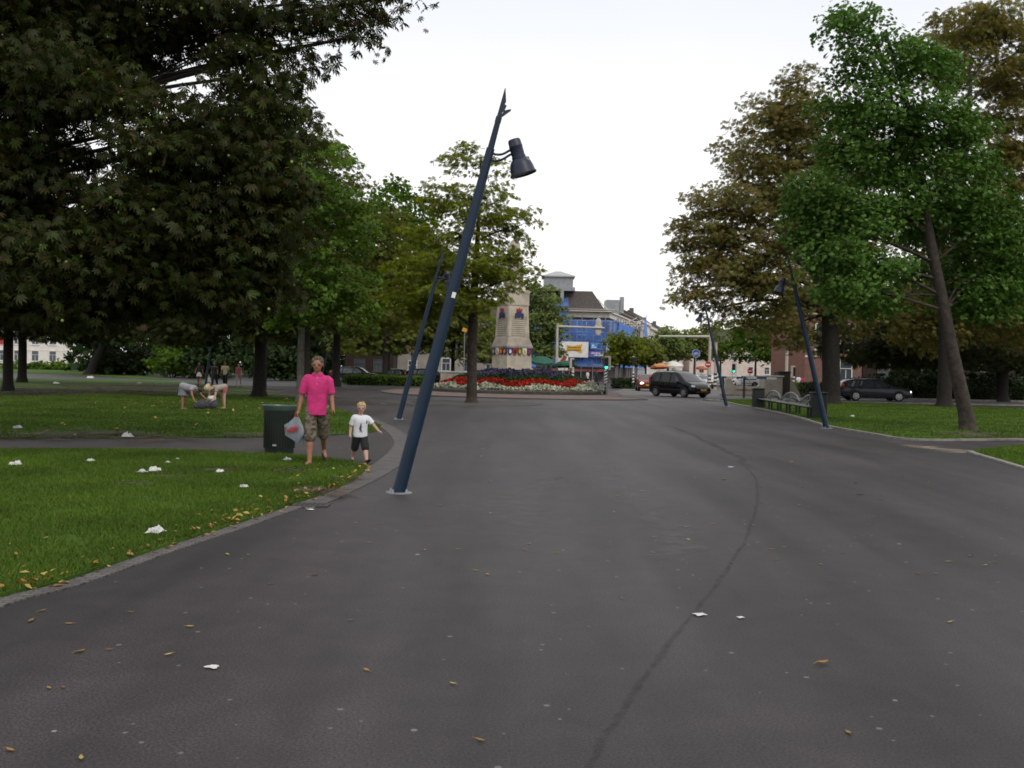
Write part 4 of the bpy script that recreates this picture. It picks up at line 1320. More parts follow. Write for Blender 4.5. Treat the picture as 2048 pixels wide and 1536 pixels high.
# ---- generic house
def windows(parent, cells, wd, hg, m_frame, m_glass, depth, f):
    """cells: [(u, v)] centre on facade; f: matrix facade->local (u right, v up, n outward)"""
    for (u, v) in cells:
        fb = MB()
        t = .09
        for (cx, cy, w2, h2) in ((0, hg / 2 - t / 2, wd, t), (0, -hg / 2 + t / 2, wd, t), (-wd / 2 + t / 2, 0, t, hg - 2 * t), (wd / 2 - t / 2, 0, t, hg - 2 * t), (0, hg * .12, wd - 2 * t, t * .7), (0, -hg * .18, t * .6, hg * .5)):
            x0, x1, y0, y1 = u + cx - w2 / 2, u + cx + w2 / 2, v + cy - h2 / 2, v + cy + h2 / 2
            fb.prism([(x0, y0), (x1, y0), (x1, y1), (x0, y1)], depth, f @ Matrix.Translation((0, 0, -.02)))
        fo = fb.build('window', m_frame, parent)
        gb = MB().prism([(u - wd / 2 + .02, v - hg / 2 + .02), (u + wd / 2 - .02, v - hg / 2 + .02), (u + wd / 2 - .02, v + hg / 2 - .02), (u - wd / 2 + .02, v + hg / 2 - .02)], .03, f @ Matrix.Translation((0, 0, -.01)))
        gb.build('pane', m_glass, fo)
        sb = MB().prism([(u - wd / 2 - .1, v - hg / 2 - .12), (u + wd / 2 + .1, v - hg / 2 - .12), (u + wd / 2 + .1, v - hg / 2 - .004), (u - wd / 2 - .1, v - hg / 2 - .004)], .16, f)
        sb.build('sill', m_frame, fo)

def face(o, d):
    """facade frame at o, running along unit d, outward normal to its right-hand front"""
    d = Vector(d).normalized(); n = d.cross(Vector((0, 0, 1)))
    return frame(o, d, Vector((0, 0, 1)), n)

def ext(mb, pts, z0, z1):
    return mb.prism([(p[0], p[1]) for p in pts], z1 - z0, Matrix.Translation((0, 0, z0)))

# ---- the corner building under blue netting
BX = GX(1052, 138); 
cb = thing('corner_building', 'big corner building wrapped in blue scaffold netting with dark mansard roof and grey lantern', 'building', (0, 0, 0))
M['brickp'] = mat('dull_purple_brick', (.17, .12, .125), .9, c2=(.12, .085, .09), vs=2)
M['roof'] = mat('dark_roof_tiles', (.075, .06, .055), .8, c2=(.045, .038, .036), vs=4, bump=.4)
M['zinc'] = mat('grey_zinc', (.3, .31, .33), .5, c2=(.22, .23, .25), vs=2)
M['cream'] = mat('cream_render', (.75, .71, .65), .85, c2=(.64, .6, .55), vs=1.2)
A0 = GX(1040, 138); A1 = GX(1212, 138)
q = 138 / F
def hz(py, Y=138.0): return CAM_H + (740 - py) * Y / F
sd = Vector((.24, 1, 0)).normalized()                 # the side street runs this way
A2 = A1 + sd * 42
back = Vector((-sd.y, sd.x, 0)) * 0
zc = hz(630)
b = MB(); ext(b, [A0, A1, A2, A2 + Vector((-14, 4, 0)), A0 + Vector((0, 30, 0))], 0, zc)
b.build('wall', M['brickp'], cb)
def off(p, d): return Vector((p.x + d[0], p.y + d[1], 0))
b = MB(); ext(b, [off(A0, (0, -.5)), off(A1, (.2, -.5)), off(A2, (.6, 0)), off(A2, (-1, 1)), off(A1, (-.4, .4)), off(A0, (0, .4))], zc - .35, zc + .35)
ext(b, [off(A0, (0, -.7)), off(A1, (.4, -.7)), off(A2, (.8, 0)), off(A2, (-1, 1)), off(A1, (-.4, .4)), off(A0, (0, .4))], zc + .352, zc + .55)
b.build('cornice', M['cream'], cb)
zt = hz(580)
b = MB()
lo_ = [off(A0, (0, .2)), off(A1, (-.2, .2)), off(A1, (-.3 + 4.2, 17.5)), off(A1, (-9, 21)), off(A0, (0, 22))]
hi_ = [off(A0, (0, 2.2)), off(A1, (-2.0, 2.2)), off(A1, (-.6, 15.5)), off(A1, (-8, 18)), off(A0, (0, 18))]
n = len(lo_)
vs = [(p.x, p.y, zc + .55) for p in lo_] + [(p.x, p.y, zt - (.9 if i in (2, 3) else 0)) for i, p in enumerate(hi_)]
b.add(vs, [tuple(range(n - 1, -1, -1)), tuple(range(n, 2 * n))] + [(i, (i + 1) % n, n + (i + 1) % n, n + i) for i in range(n)])
rf = b.build('roof', M['roof'], cb)
# lantern on the roof corner
L0 = W(1116, 565, 141)
b = MB(); b.box((L0.x, 141, hz(581) + .2), (66 * q, 5.0, .5)); b.box((L0.x, 141, (hz(578) + hz(557)) / 2 + .2), (58 * q, 4.4, hz(557) - hz(578)))
lt = b.build('lantern', M['zinc'], rf)
b = MB(); b.box((L0.x, 141, hz(557) + .28), (66 * q, 4.9, .16)); b.box((L0.x, 141, hz(557) + .75), (66 * q, 4.9, .8), None, .15)
b.build('lantern_roof', mat('zinc_pale', (.38, .39, .4), .5), lt)
b = MB()
for i in range(17): b.box((L0.x + (i - 8) * 1.75 * q * 2 * .98, 141 - 2.2, (hz(578) + hz(557)) / 2 + .2), (.05, .05, hz(557) - hz(578) - .02))
b.build('ribs', M['zinc'], lt)
b = MB(); q2_ = W(1226, 606, 158); b.box((q2_.x, 160, q2_.z - .6), (2.1, 4, 2.2)); b.box((q2_.x + 1.6, 160, q2_.z - .2), (.6, 1.2, 2.6)); b.build('roof_box', M['zinc'], cb)
b = MB(); b.box((W(1124, 600, 138.4).x, 139.3, (hz(602) + hz(582)) / 2 - .2), (.45, 2.2, 1.9)); b.build('chimney', M['zinc'], rf)
# skylights on the right roof slope
for i in range(3):
    def rp_(u, v):
        lo = lo_[1].lerp(lo_[2], u); hi = hi_[1].lerp(hi_[2], u)
        return Vector((lo.x, lo.y, zc + .55)).lerp(Vector((hi.x, hi.y, zt - .9 * u)), v)
    u_ = .14 + .16 * i
    tx_ = (rp_(u_ + .05, .4) - rp_(u_, .4)).normalized(); ty_ = (rp_(u_, .7) - rp_(u_, .4)).normalized(); tn_ = tx_.cross(ty_).normalized()
    if tn_.x < 0: tn_ = -tn_
    f = frame(rp_(u_, .42) + tn_ * .02, tx_, ty_, tn_)
    MB().prism([(-.6, -.7), (.6, -.7), (.6, .9), (-.6, .9)], .12, f).build('skylight', M['white'], rf)
# front facade windows
ff = face((A0.x, A0.y, 0), (1, 0, 0))
us = [(px - 1040) * q for px in (1075, 1100, 1127, 1161, 1192)]
windows(cb, [(u, hz(655)) for u in us], 1.35, 2.0, M['white'], M['glassb'], .12, ff)
windows(cb, [(u, hz(683)) for u in us], 1.35, 1.9, M['white'], M['glassb'], .12, ff)
windows(cb, [(u, hz(716)) for u in us[2:]], 1.5, 1.8, M['white'], M['glassb'], .12, ff)
fs_ = face((A1.x, A1.y, 0), sd)
windows(cb, [(3 + 4.5 * i, hz(655)) for i in range(8)], 1.4, 2.0, M['white'], M['glassb'], .12, fs_)
windows(cb, [(3 + 4.5 * i, hz(683)) for i in range(8)], 1.4, 1.9, M['white'], M['glassb'], .12, fs_)
b = MB(); b.box(((A0.x + A1.x) / 2, A0.y - .6, hz(742) + .1), (A1.x - A0.x - .4, 1.1, .35)); b.build('canopy', mat('shop_canopy_red', (.28, .09, .07), .7), cb)
b = MB().prism([(.6, .3), (A1.x - A0.x - .6, .3), (A1.x - A0.x - .6, 2.0), (.6, 2.0)], .08, ff); b.build('shop_window', M['glassb'], cb)

# scaffold: tubes, boards, netting -- a thing of its own against the building
sf = thing('scaffold', 'steel scaffold hung with blue debris netting on the corner building', 'scaffolding', (0, 0, 0))
m, t, bb = _nodes('blue_netting')
bb.inputs['Base Color'].default_value = (.08, .2, .58, 1)
bb.inputs['Roughness'].default_value = .8
tcn = t.nodes.new('ShaderNodeTexCoord')
nn = t.nodes.new('ShaderNodeTexNoise'); nn.inputs['Scale'].default_value = .5; nn.inputs['Detail'].default_value = 6
t.links.new(tcn.outputs['Object'], nn.inputs['Vector'])
mr = t.nodes.new('ShaderNodeMapRange'); mr.inputs['From Min'].default_value = .35; mr.inputs['From Max'].default_value = .65
mr.inputs['To Min'].default_value = .38; mr.inputs['To Max'].default_value = .62
t.links.new(nn.outputs['Fac'], mr.inputs['Value']); t.links.new(mr.outputs[0], bb.inputs['Alpha'])
M['net'] = m
M['net2'] = m.copy(); M['net2'].name = 'blue_netting_dense'
for nd in M['net2'].node_tree.nodes:
    if nd.type == 'MAP_RANGE': nd.inputs['To Min'].default_value = .82; nd.inputs['To Max'].default_value = .97
    if nd.type == 'BSDF_PRINCIPLED': nd.inputs['Base Color'].default_value = (.085, .23, .68, 1)
B0 = off(A0, (.3, -1.5)); B1 = off(A1, (1.2, -1.5)); B2 = B1 + sd * 39
ntop = hz(640)
def netting(name, p, q2, z0, z1, m, nu, topf=None, seed=0):
    d = (q2 - p); L = d.length; u_ = d / L; nrm = u_.cross(Vector((0, 0, 1)))
    rd = random.Random(seed)
    ph = [rd.uniform(0, 6) for _ in range(4)]
    def fn(u, v):
        zz_ = z1(u) if callable(z1) else z1
        z = z0 + (zz_ - z0) * v
        o = .22 * math.sin(u * L * 1.1 + ph[0] + v * 2) * math.sin(v * 9 + ph[1]) + .1 * math.sin(u * L * 3 + ph[2])
        pp = p + d * u + nrm * o
        return (pp.x, pp.y, z)
    return MB().grid(fn, nu, 24).build(name, m, sf, smooth='all')
netting('netting', B0, B1, hz(742) + .6, ntop, M['net'], 40, seed=1)
netting('netting', B0 + Vector((0, -.06, 0)), off(B0, (26 * q, -.06)), hz(745) + .6, hz(641), M['net2'], 10, seed=4)
netting('netting', off(B0, (.2, -.05)), off(B0, (88 * q, -.05)), hz(638), hz(598), M['net'], 12, seed=3)
def sag(u):
    base = hz(643) - .3 * u
    if u > .5: base += -3.0 * math.sin((u - .5) / .5 * PI) + 4.2 * max(0, (u - .72) / .28) ** 1.5
    return base
netting('netting', B1, B2, hz(742) + .6, sag, M['net2'], 50, seed=2)
b = MB()
def pole(p, z): b.tube([(p.x, p.y, 0), (p.x, p.y, z)], .07, 6)
N1 = 8
for i in range(N1 + 1):
    p = B0.lerp(B1, i / N1) + Vector((0, .2, 0)); pole(p, ntop + (.7 if i % 2 else .2))
    if i % 2 == 0: pole(p + Vector((0, .9, 0)), ntop)
for i in range(1, 15):
    p = B1.lerp(B2, i / 14) + Vector((-.2, 0, 0)); pole(p, ntop + .4)
for j in range(6):
    z = 2.2 + j * 1.55
    b.tube([B0 + Vector((0, .22, z)), B1 + Vector((0, .22, z))], .05, 5)
    b.tube([B1 + Vector((-.22, 0, z)), B2 + Vector((-.22, 0, z))], .05, 5)
b.build('tubes', mat('scaffold_tube', (.3, .31, .33), .4, metal=.6), sf, fix=False)
b = MB()
for j in range(5):
    z = 2.05 + j * 1.9
    b.box(((B0.x + B1.x) / 2, B0.y + .65, z), (B1.x - B0.x - .6, .8, .06))
b.build('boards', mat('scaffold_boards', (.22, .16, .1), .9), sf)
# bent wreck of awning poles over the side roof
b = MB()
rd = random.Random(4)
for i in range(9):
    p = B1.lerp(B2, .3 + .06 * i); z = hz(628) + rd.uniform(-.6, .5)
    b.tube([p + Vector((-1.2, 0, z - .6)), p + Vector((.3, .8, z + rd.uniform(-.4, .5))), p + Vector((rd.uniform(-.4, .8), 3.4, z + rd.uniform(-.8, .4)))], .1, 5)
b.build('loose_boards', mat('pale_boards', (.5, .47, .42), .8), sf, fix=False)
# banners on the netting
def banner(name, label, x0, y0, x1, y1, m, Y=135.9):
    c0 = W(x0, y1, Y); c1 = W(x1, y0, Y)
    r = thing(name, label, 'banner', (c0.x, Y, c0.z), 0)
    wv, hv = c1.x - c0.x, c1.z - c0.z
    MB().bbox((wv / 2, 0, hv / 2), (wv, .07, hv), .02).build('sheet', m, r)
    return r, wv, hv
bl = mat('banner_blue', (.05, .1, .42), .6); wt = M['white']
b1, wv, hv = banner('billboard', 'white billboard with a yellow flag shape on the blue netting', 1119, 684, 1177, 714, wt)
f = frame((0, -.036, 0), (1, 0, 0), (0, 0, 1), (0, -1, 0))
MB().prism([(wv * .24, hv * .78), (wv * .45, hv * .72), (wv * .6, hv * .78), (wv * .8, hv * .86), (wv * .75, hv * .6), (wv * .8, hv * .3), (wv * .7, hv * .3), (wv * .5, hv * .42), (wv * .32, hv * .38), (wv * .24, hv * .32)], .02, f).build('flag_shape', M['yellow'], b1)
bb_ = MB(); rd = random.Random(2)
for row in (.63, .46):
    x = wv * .28
    while x < wv * .74:
        L = rd.uniform(.08, .2); bb_.box((x + L / 2, -.066, hv * row), (L, .012, .19)); x += L + .05
bb_.build('blurred_lettering', mat('brown_letters', (.2, .11, .02), .6), b1)
b2_, wv, hv = banner('banner', 'small light blue notice right of the white billboard', 1181, 686, 1195, 698, mat('notice_blue', (.06, .26, .62), .6))
bb_ = MB(); bb_.box((wv * .5, -.045, hv * .3), (wv * .7, .01, .12)); bb_.box((wv * .35, -.045, hv * .6), (wv * .3, .01, .2)); bb_.build('blurred_lettering', wt, b2_)
b3_, wv, hv = banner('banner', 'violet-blue strip banner with white writing below the light blue notice', 1179, 703, 1211, 714, mat('banner_violet', (.13, .11, .42), .6))
bb_ = MB(); rd = random.Random(9)
for row, x0 in ((.68, .12), (.34, .3)):
    x = wv * x0
    while x < wv * .88:
        L = rd.uniform(.08, .24); bb_.box((x + L / 2, -.045, hv * row), (L, .012, .17)); x += L + .06
bb_.build('blurred_lettering', wt, b3_)
b4_, wv, hv = banner('banner', 'pale poster board between the scaffold and the small trees', 1212, 688, 1224, 712, mat('poster_pale', (.5, .52, .5), .7), 120)
MB().box((wv * .5, -.045, hv * .45), (wv * .5, .012, hv * .5)).build('picture', mat('poster_grey', (.3, .36, .4), .7), b4_)

# ---- row of houses down the side street
def row_house(label, s0, s1, h, wallm, roofh, seed, chim=True):
    p = A1 + sd * s0; p2 = A1 + sd * s1
    r = thing('town_house', label, 'house', (p.x, p.y, 0), 0, 'houses along the side street')
    d = p2 - p; L = d.length
    nrm = sd.cross(Vector((0, 0, 1)))
    b = MB(); ext(b, [(0, 0), (d.x, d.y), (d.x - nrm.x * 9, d.y - nrm.y * 9), (-nrm.x * 9, -nrm.y * 9)], 0, h)
    b.build('wall', wallm, r)
    b = MB(); ext(b, [nrm * .35, d + nrm * .35, d - nrm * .2, -nrm * .2], h - .25, h + .2); b.build('gutter', M['cream'], r)
    b = MB()
    e0 = nrm * .2; e1 = d + nrm * .2; r0 = -nrm * 4.2; r1 = d - nrm * 4.2; g0 = -nrm * 9; g1 = d - nrm * 9
    vs = [(v.x, v.y, z) for v, z in ((e0, h + .2), (e1, h + .2), (r1, h + roofh), (r0, h + roofh), (g1, h + .2), (g0, h + .2))]
    b.add(vs, [(0, 1, 2, 3), (3, 2, 4, 5), (0, 3, 5), (1, 4, 2), (0, 5, 4, 1)])
    ro = b.build('roof', M['roof'], r)
    if chim:
        c = d * .2 - nrm * 4.2
        MB().box((c.x, c.y, h + roofh + .1), (.8, .8, 1.1)).build('chimney', mat('chimney_brick', (.14, .1, .09), .9), ro)
    f = face((0, 0, 0), sd)
    nwin = max(2, int(L / 3.6))
    for row in range(int(h / 3.2)):
        windows(r, [((i + .5) * L / nwin, 2.2 + row * 3.1) for i in range(nwin)], 1.2, 1.8, M['white'], M['glassb'], .1, f)
    return r
M['paleh'] = mat('pale_house_wall', (.74, .68, .62), .85, c2=(.64, .58, .53), vs=.8)
M['pinkh'] = mat('pinkish_house_wall', (.66, .55, .49), .85, c2=(.55, .46, .41), vs=.8)
row_house('tall white house next to the blue netting', 42.4, 58, 10.6, M['paleh'], 2.6, 1)
row_house('pinkish house with dark roof beyond the tall white one', 58.3, 82, 10.2, M['pinkh'], 3.4, 2)
row_house('white house with low eaves further down the side street', 82.3, 104, 9.4, M['paleh'], 3.6, 3)
row_house('pale pink house near the far end of the street', 104.3, 138, 9.8, M['pinkh'], 3.6, 4)
row_house('farthest pale house behind the street trees', 138.3, 190, 10.4, M['paleh'], 3.6, 5)
# end of street
b = thing('town_house', 'distant brick house closing the street behind the trees', 'house', GX(1475, 250), 0, 'houses along the side street')
MB().box((0, 0, 5), (26, 10, 10)).build('wall', M['pinkh'], b)
MB().box((0, 0, 11.2), (26.4, 10.4, 2.4), None, .55).build('roof', M['roof'], b)
windows(b, [(-10 + 4 * i, z) for i in range(6) for z in (2.4, 5.6, 8.4)], 1.3, 1.8, M['white'], M['glassb'], .1, frame((0, -5, 0), (1, 0, 0), (0, 0, 1), (0, -1, 0)))

# ---- red brick house on the right
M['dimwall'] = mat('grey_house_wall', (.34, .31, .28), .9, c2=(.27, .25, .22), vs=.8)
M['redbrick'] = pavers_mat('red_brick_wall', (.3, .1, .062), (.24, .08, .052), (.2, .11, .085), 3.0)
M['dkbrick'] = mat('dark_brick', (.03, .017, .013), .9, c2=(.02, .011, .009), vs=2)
M['dimframe'] = mat('dull_window_frame', (.16, .15, .14), .7, c2=(.1, .095, .09), vs=3)
M['darkframe'] = mat('dark_window_frame', (.07, .06, .055), .7)
def block(label, x0, x1, Y, h, dep, wallm, cells, wd, hg, name='brick_house', roofh=2.5, fm='white'):
    a = GX(x0, Y); c = GX(x1, Y); L = c.x - a.x
    r = thing(name, label, 'house', (a.x, Y, 0))
    MB().box((L / 2, dep / 2, h / 2), (L, dep, h)).build('wall', wallm, r)
    MB().box((L / 2, dep / 2, h + roofh / 2 + .15), (L + .8, dep + .8, roofh), None, .6).build('roof', M['roof'], r)
    b = MB(); b.box((L / 2, -.09, h + .07), (L + .5, .5, .14)); b.box((L / 2, -.035, .35), (L, .07, .7)); b.box((L / 2, -.03, 3.35), (L, .06, .16)); b.build('band', M['cream'] if fm == 'white' else M[fm], r)
    windows(r, cells(L), wd, hg, M[fm], M['glassb'], .1, frame((0, 0, 0), (1, 0, 0), (0, 0, 1), (0, -1, 0)))
    return r
rb = block('red brick house corner showing between the chestnut trunk and the pale pole', 1608, 1722, 92, 7.2, 12, M['redbrick'],
      lambda L: [(.72 * L, 2.0), (.72 * L, 5.2), (.28 * L, 5.2)], 1.2, 2.4)
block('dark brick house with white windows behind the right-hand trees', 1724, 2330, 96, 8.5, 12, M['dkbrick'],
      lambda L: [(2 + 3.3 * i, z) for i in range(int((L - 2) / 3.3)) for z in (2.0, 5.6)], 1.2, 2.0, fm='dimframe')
# ---- houses on the left
block('long white house with dark windows far left beyond the lawns', -160, 192, 205, 9.0, 10, M['cream'],
      lambda L: [(2 + 3.6 * i, z) for i in range(int((L - 2) / 3.6)) for z in (2.2, 5.6)], 1.5, 2.2, 'white_house', 4)
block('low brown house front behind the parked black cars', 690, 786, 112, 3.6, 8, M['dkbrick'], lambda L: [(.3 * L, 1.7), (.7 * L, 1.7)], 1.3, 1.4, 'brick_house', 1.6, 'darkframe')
hw = block('pale house with red shutters left of the big street lamp', 787, 862, 116, 5.4, 8, M['dimwall'], lambda L: [(.25 * L, 4.1), (.75 * L, 4.1), (.5 * L, 1.6)], 1.1, 1.5, 'white_house', 2)
for sx in (-1, 1):
    for u in (.25, .75):
        L = GX(862, 116).x - GX(787, 116).x
        MB().bbox((u * L + sx * .85, -.06, 4.1), (.45, .08, 1.5), .01).build('shutter', M['red'], hw)
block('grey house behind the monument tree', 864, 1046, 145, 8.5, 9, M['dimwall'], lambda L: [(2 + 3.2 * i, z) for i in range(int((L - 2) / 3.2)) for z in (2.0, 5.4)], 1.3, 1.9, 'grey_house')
# red shop sign at the left edge
sg = thing('shop_sign', 'red sign board at the far left edge behind the dark trunk', 'sign', GX(0, 150))
MB().bbox((0, 0, 4.3), (2.6, .15, 1.2), .03).build('board', M['red'], sg)
b = MB(); b.box((-.9, 0, 1.85), (.1, .1, 3.7)); b.box((.9, 0, 1.85), (.1, .1, 3.7)); b.build('post', M['zinc'], sg)
# ================================================================== STREET FURNITURE
M['navy'] = mat('lamp_navy_paint', (.005, .02, .046), .45, c2=(.004, .015, .034), vs=3, spec=.35)
M['navy2'] = mat('lamp_head_grey_blue', (.02, .026, .048), .42, c2=(.014, .019, .036), vs=4, spec=.35)
M['steel'] = mat('galvanised', (.42, .43, .44), .45, metal=.7, c2=(.33, .34, .35), vs=8)
M['plate'] = mat('plate_steel', (.22, .24, .26), .6, metal=.3, c2=(.15, .16, .18), vs=8)
M['bollardbeige'] = mat('mast_beige', (.5, .47, .41), .6, c2=(.42, .39, .34), vs=3)
M['lampglass'] = mat('lamp_glass', (.5, .48, .45), .2)

def make_lamp():
    r = thing('street_lamp', 'lamp', 'street lamp')
    th = R(13.8)
    ax = Vector((math.sin(th), 0, math.cos(th)))
    L = 5.42
    P = lambda s: ax * s
    pts = [P(s) for s in (0, .05, 1.2, 2.4, 3.4, 4.64, 4.645, 5.07)]
    b = MB(); b.tube(pts, [.086, .086, .082, .075, .068, .054, .042, .036], 20)
    b.build('pole', M['navy'], r, smooth=True)
    b = MB()
    # arrow finial: flat barbed spear in the plane of the lean
    perp = Vector((ax.z, 0, -ax.x))
    fm = frame(P(4.58) + Vector((0, -.014, 0)), perp, ax, perp.cross(ax))
    fo_ = P(5.05) + Vector((0, .012, 0)) - perp * .024
    fmx = frame(fo_, perp, ax, perp.cross(ax))
    kz = .00132
    for poly in ([(-5, 0), (0, 300), (6, 302), (47, 175), (40, 146), (35, 0)], [(40, 146), (63, 138), (54, 88), (37, 60)], [(54, 88), (112, 118), (115, 103), (35, 3), (35, 40)]):
        b.prism([(u * kz, v * kz) for u, v in poly], .026, fmx)
    b.build('arrow_finial', M['navy2'], r)
    b = MB(); b.tube([P(4.99), P(5.06)], .041, 14); b.build('collar', M['navy2'], r, smooth=True)
    # two bowed arms
    c = P(4.57) + Vector((.31, 0, .05))
    for dz in (0, -.095):
        a = P(4.6 + dz)
        e = c + Vector((.0, 0, dz * .6 + .02))
        pts = catmull([a, a.lerp(e, .25) + Vector((0, 0, -.045)), a.lerp(e, .55) + Vector((0, 0, -.05)), a.lerp(e, .85) + Vector((0, 0, -.012)), e], 4)
        MB().tube(pts, .016, 8).build('arm', M['navy'], r, smooth=True)
    rot = rotm(0, R(-17), 0)
    hc = c + Vector((.06, 0, -.03))
    b = MB(); b.lathe([(.03, .19), (.072, .184), (.084, .165), (.087, .1), (.09, .096), (.09, .082), (.087, .078), (.087, -.04), (.094, -.045), (.094, -.075), (.08, -.08)], 24, hc, rot)
    hd = b.build('lamp_head', M['navy2'], r, smooth=True)
    b = MB(); b.lathe([(.08, -.07), (.112, -.088), (.138, -.13), (.155, -.19), (.164, -.255), (.178, -.272), (.178, -.288), (.165, -.288), (.155, -.25), (.12, -.16), (.06, -.1)], 28, hc, rot)
    b.build('lamp_shade', M['navy2'], r, smooth=True)
    b = MB(); b.lathe([(.01, -.262), (.155, -.262), (.155, -.254), (.01, -.25)], 24, hc, rot); b.build('glass', M['lampglass'], hd)
    b = MB(); b.bbox(hc + rot @ Vector((.095, -.08, -.12)), (.05, .05, .07), .01, rot); b.build('sensor', M['plate'], hd)
    b = MB(); b.lathe([(.01, .016), (.165, .016), (.175, .008), (.175, .0)][::-1], 24); b.build('base_plate', M['plate'], r)
    for k in range(4):
        an = PI / 4 + k * PI / 2 + .2
        b = MB(); b.lathe([(.02, .014), (.02, .034), (.012, .036), (.012, .055), (.004, .058)], 6, (.125 * math.cos(an), .125 * math.sin(an), 0)); b.build('bolt', M['steel'], r)
    return r
lampA = make_lamp()
place(lampA, G(797, 986, 0), R(4), 'tall leaning navy street lamp with barbed arrow tip in the foreground', 'leaning arrow street lamps')
st_ = MB(); ax = Vector((math.sin(R(13.8)), 0, math.cos(R(13.8))))
o2 = copy_tree(lampA); place(o2, G(797, 839, 0), R(14), 'second leaning navy lamp rising just behind the foreground lamp')
st = MB().bbox(ax * 2.66 + Vector((.03, -.07, 0)), (.05, .012, .075), .003, rotm(0, R(13.8), 0)).build('sticker', M['white'], lampA)
o3 = copy_tree(o2); place(o3, G(1653, 857, 0), R(174), 'leaning navy lamp at the right lawn edge by the bench end')
o4 = copy_tree(o2); place(o4, G(1453, 813, 0), R(150), 'leaning navy lamp at the far end of the benches near the people carrier')
o5 = copy_tree(o2); place(o5, GX(641, 97), R(15), 'far leaning lamp pole glimpsed between dark trunks behind the man')
o6 = copy_tree(o2); place(o6, GX(411, 69), R(80), 'lamp pole standing among the four walkers on the far path')

# ---- litter bin on the path
bn = thing('litter_bin', 'large dark green round litter bin on the left path', 'litter bin', GX(558, 18.35))
M['bing'] = mat('bin_green', (.011, .018, .015), .5, c2=(.008, .012, .01), vs=3, spec=.35)
b = MB(); b.lathe([(.24, .0), (.255, .02), (.262, .05), (.27, .5), (.276, .74), (.286, .78), (.286, .8), (.276, .8), (.262, .74), (.25, .1), (.02, .08)], 40)
b.build('body', M['bing'], bn, smooth=True)
b = MB(); b.lathe([(.268, .8), (.29, .8), (.315, .855), (.322, .885), (.315, .892), (.302, .885), (.285, .84), (.262, .81)], 40, cap=False); b.build('rim', mat('bin_rim', (.07, .1, .09), .35, c2=(.05, .07, .065)), bn, smooth=True)
b = MB()
for i in range(36):
    an = 2 * PI * i / 36; b.box((.277 * math.cos(an), .277 * math.sin(an), .42), (.012, .012, .62), rotm(0, 0, an))
b.build('ribs', M['bing'], bn)
b = MB().bbox((-.02, -.29, .17), (.07, .012, .035), .004); b.build('lock_plate', M['steel'], bn)
b = MB(); b.lathe([(.02, .6), (.25, .66), (.25, .7), (.02, .66)], 20); b.build('liner', M['black'], bn)

# ---- bench run with bins on the right
def make_bench_seat():
    r = thing('bench', 'x', 'bench')
    # local: x along the bench, seat 1.9 m; y = away from plaza
    b = MB()
    for j in range(4): b.bbox((0, -.21 + j * .14, .45), (1.86, .11, .035), .008)
    b.build('seat', mat('bench_slats_pale', (.14, .14, .14), .5, c2=(.09, .09, .09), vs=5), r)
    for sx in (-.8, .8):
        b = MB(); b.bbox((sx, -.2, .215), (.07, .07, .43), .01); b.build('leg', M['bing'], r)
        b = MB(); b.bbox((sx, .2, .215), (.07, .07, .43), .01); b.build('leg', M['bing'], r)
    b = MB(); b.bbox((0, 0, .395), (1.8, .06, .06), .01); b.build('rail', M['bing'], r)
    arc = [(-.86, .26, .47), (-.74, .28, .62), (-.5, .3, .77), (-.2, .31, .845), (.1, .315, .86), (.4, .31, .82), (.66, .3, .72), (.84, .28, .56), (.9, .26, .47)]
    pts = catmull([Vector(p) for p in arc], 4)
    b = MB(); b.tube(pts, .034, 8); b.build('back_hoop', mat('bench_hoop_pale', (.18, .18, .175), .4, c2=(.12, .12, .12), vs=5), r, smooth=True)
    b = MB()
    for i in range(2, len(pts) - 2, 2): b.tube([Vector((pts[i].x, .27, .46)), pts[i]], .01, 5)
    b.build('back_wires', M['plate'], r)
    b = MB()
    for sx in (-.84, .84):
        b.tube(catmull([(sx, .26, .5), (sx, .05, .64), (sx, -.18, .66), (sx, -.26, .5)], 4), .022, 7)
    b.build('armrest', mat('bench_arm_dark', (.03, .035, .035), .4), r, smooth=True)
    return r
b0 = G(1638, 840, 0); b1_ = G(1514, 814, 0)
dv = (b1_ - b0); yaw = math.atan2(dv.y, dv.x)
# benches face the plaza: local -y toward the camera side
if Vector((math.sin(yaw), -math.cos(yaw), 0)).dot(-b0) < 0: yaw += PI
be = make_bench_seat()
Lb = dv.length
place(be, b0.lerp(b1_, .2), yaw, 'grey slatted bench with hooped back nearest the lamp, beside a dark bin', 'row of hooped benches')
for i, (f_, lb) in enumerate(((.5, 'middle grey slatted bench with hooped back in the row of three'), (.8, 'farthest grey slatted bench of the row, beside the small dark bin'))):
    c = copy_tree(be); place(c, b0.lerp(b1_, f_), yaw, lb)
for o_ in (be, *[x for x in col.objects if x.name.startswith('bench') and x.parent is None and x is not be]):
    o_.scale = (Lb * .3 / 1.9, 1, 1)
def box_bin(label, loc, s):
    r = thing('litter_bin', label, 'litter bin', loc, yaw, 'dark square bins at the bench ends')
    b = MB(); b.bbox((0, 0, .46), (.52, .52, .88), .03); b.build('body', M['bing'], r)
    b = MB(); b.bbox((0, 0, .93), (.58, .58, .06), .02); b.build('lid', M['bing'], r)
    b = MB(); b.bbox((0, -.262, .72), (.34, .012, .14), .004); b.build('slot', M['black'], r)
    for x in (-.2, .2):
        b = MB().box((x, 0, .01), (.06, .4, .04)); b.build('foot', M['black'], r)
    r.scale = (s, s, s); return r
box_bin('dark square litter bin at the near end of the benches by the lamp', G(1636, 838, 0), 1.05)
box_bin('dark square litter bin at the far end of the benches', G(1516, 816, 0), 1.0)

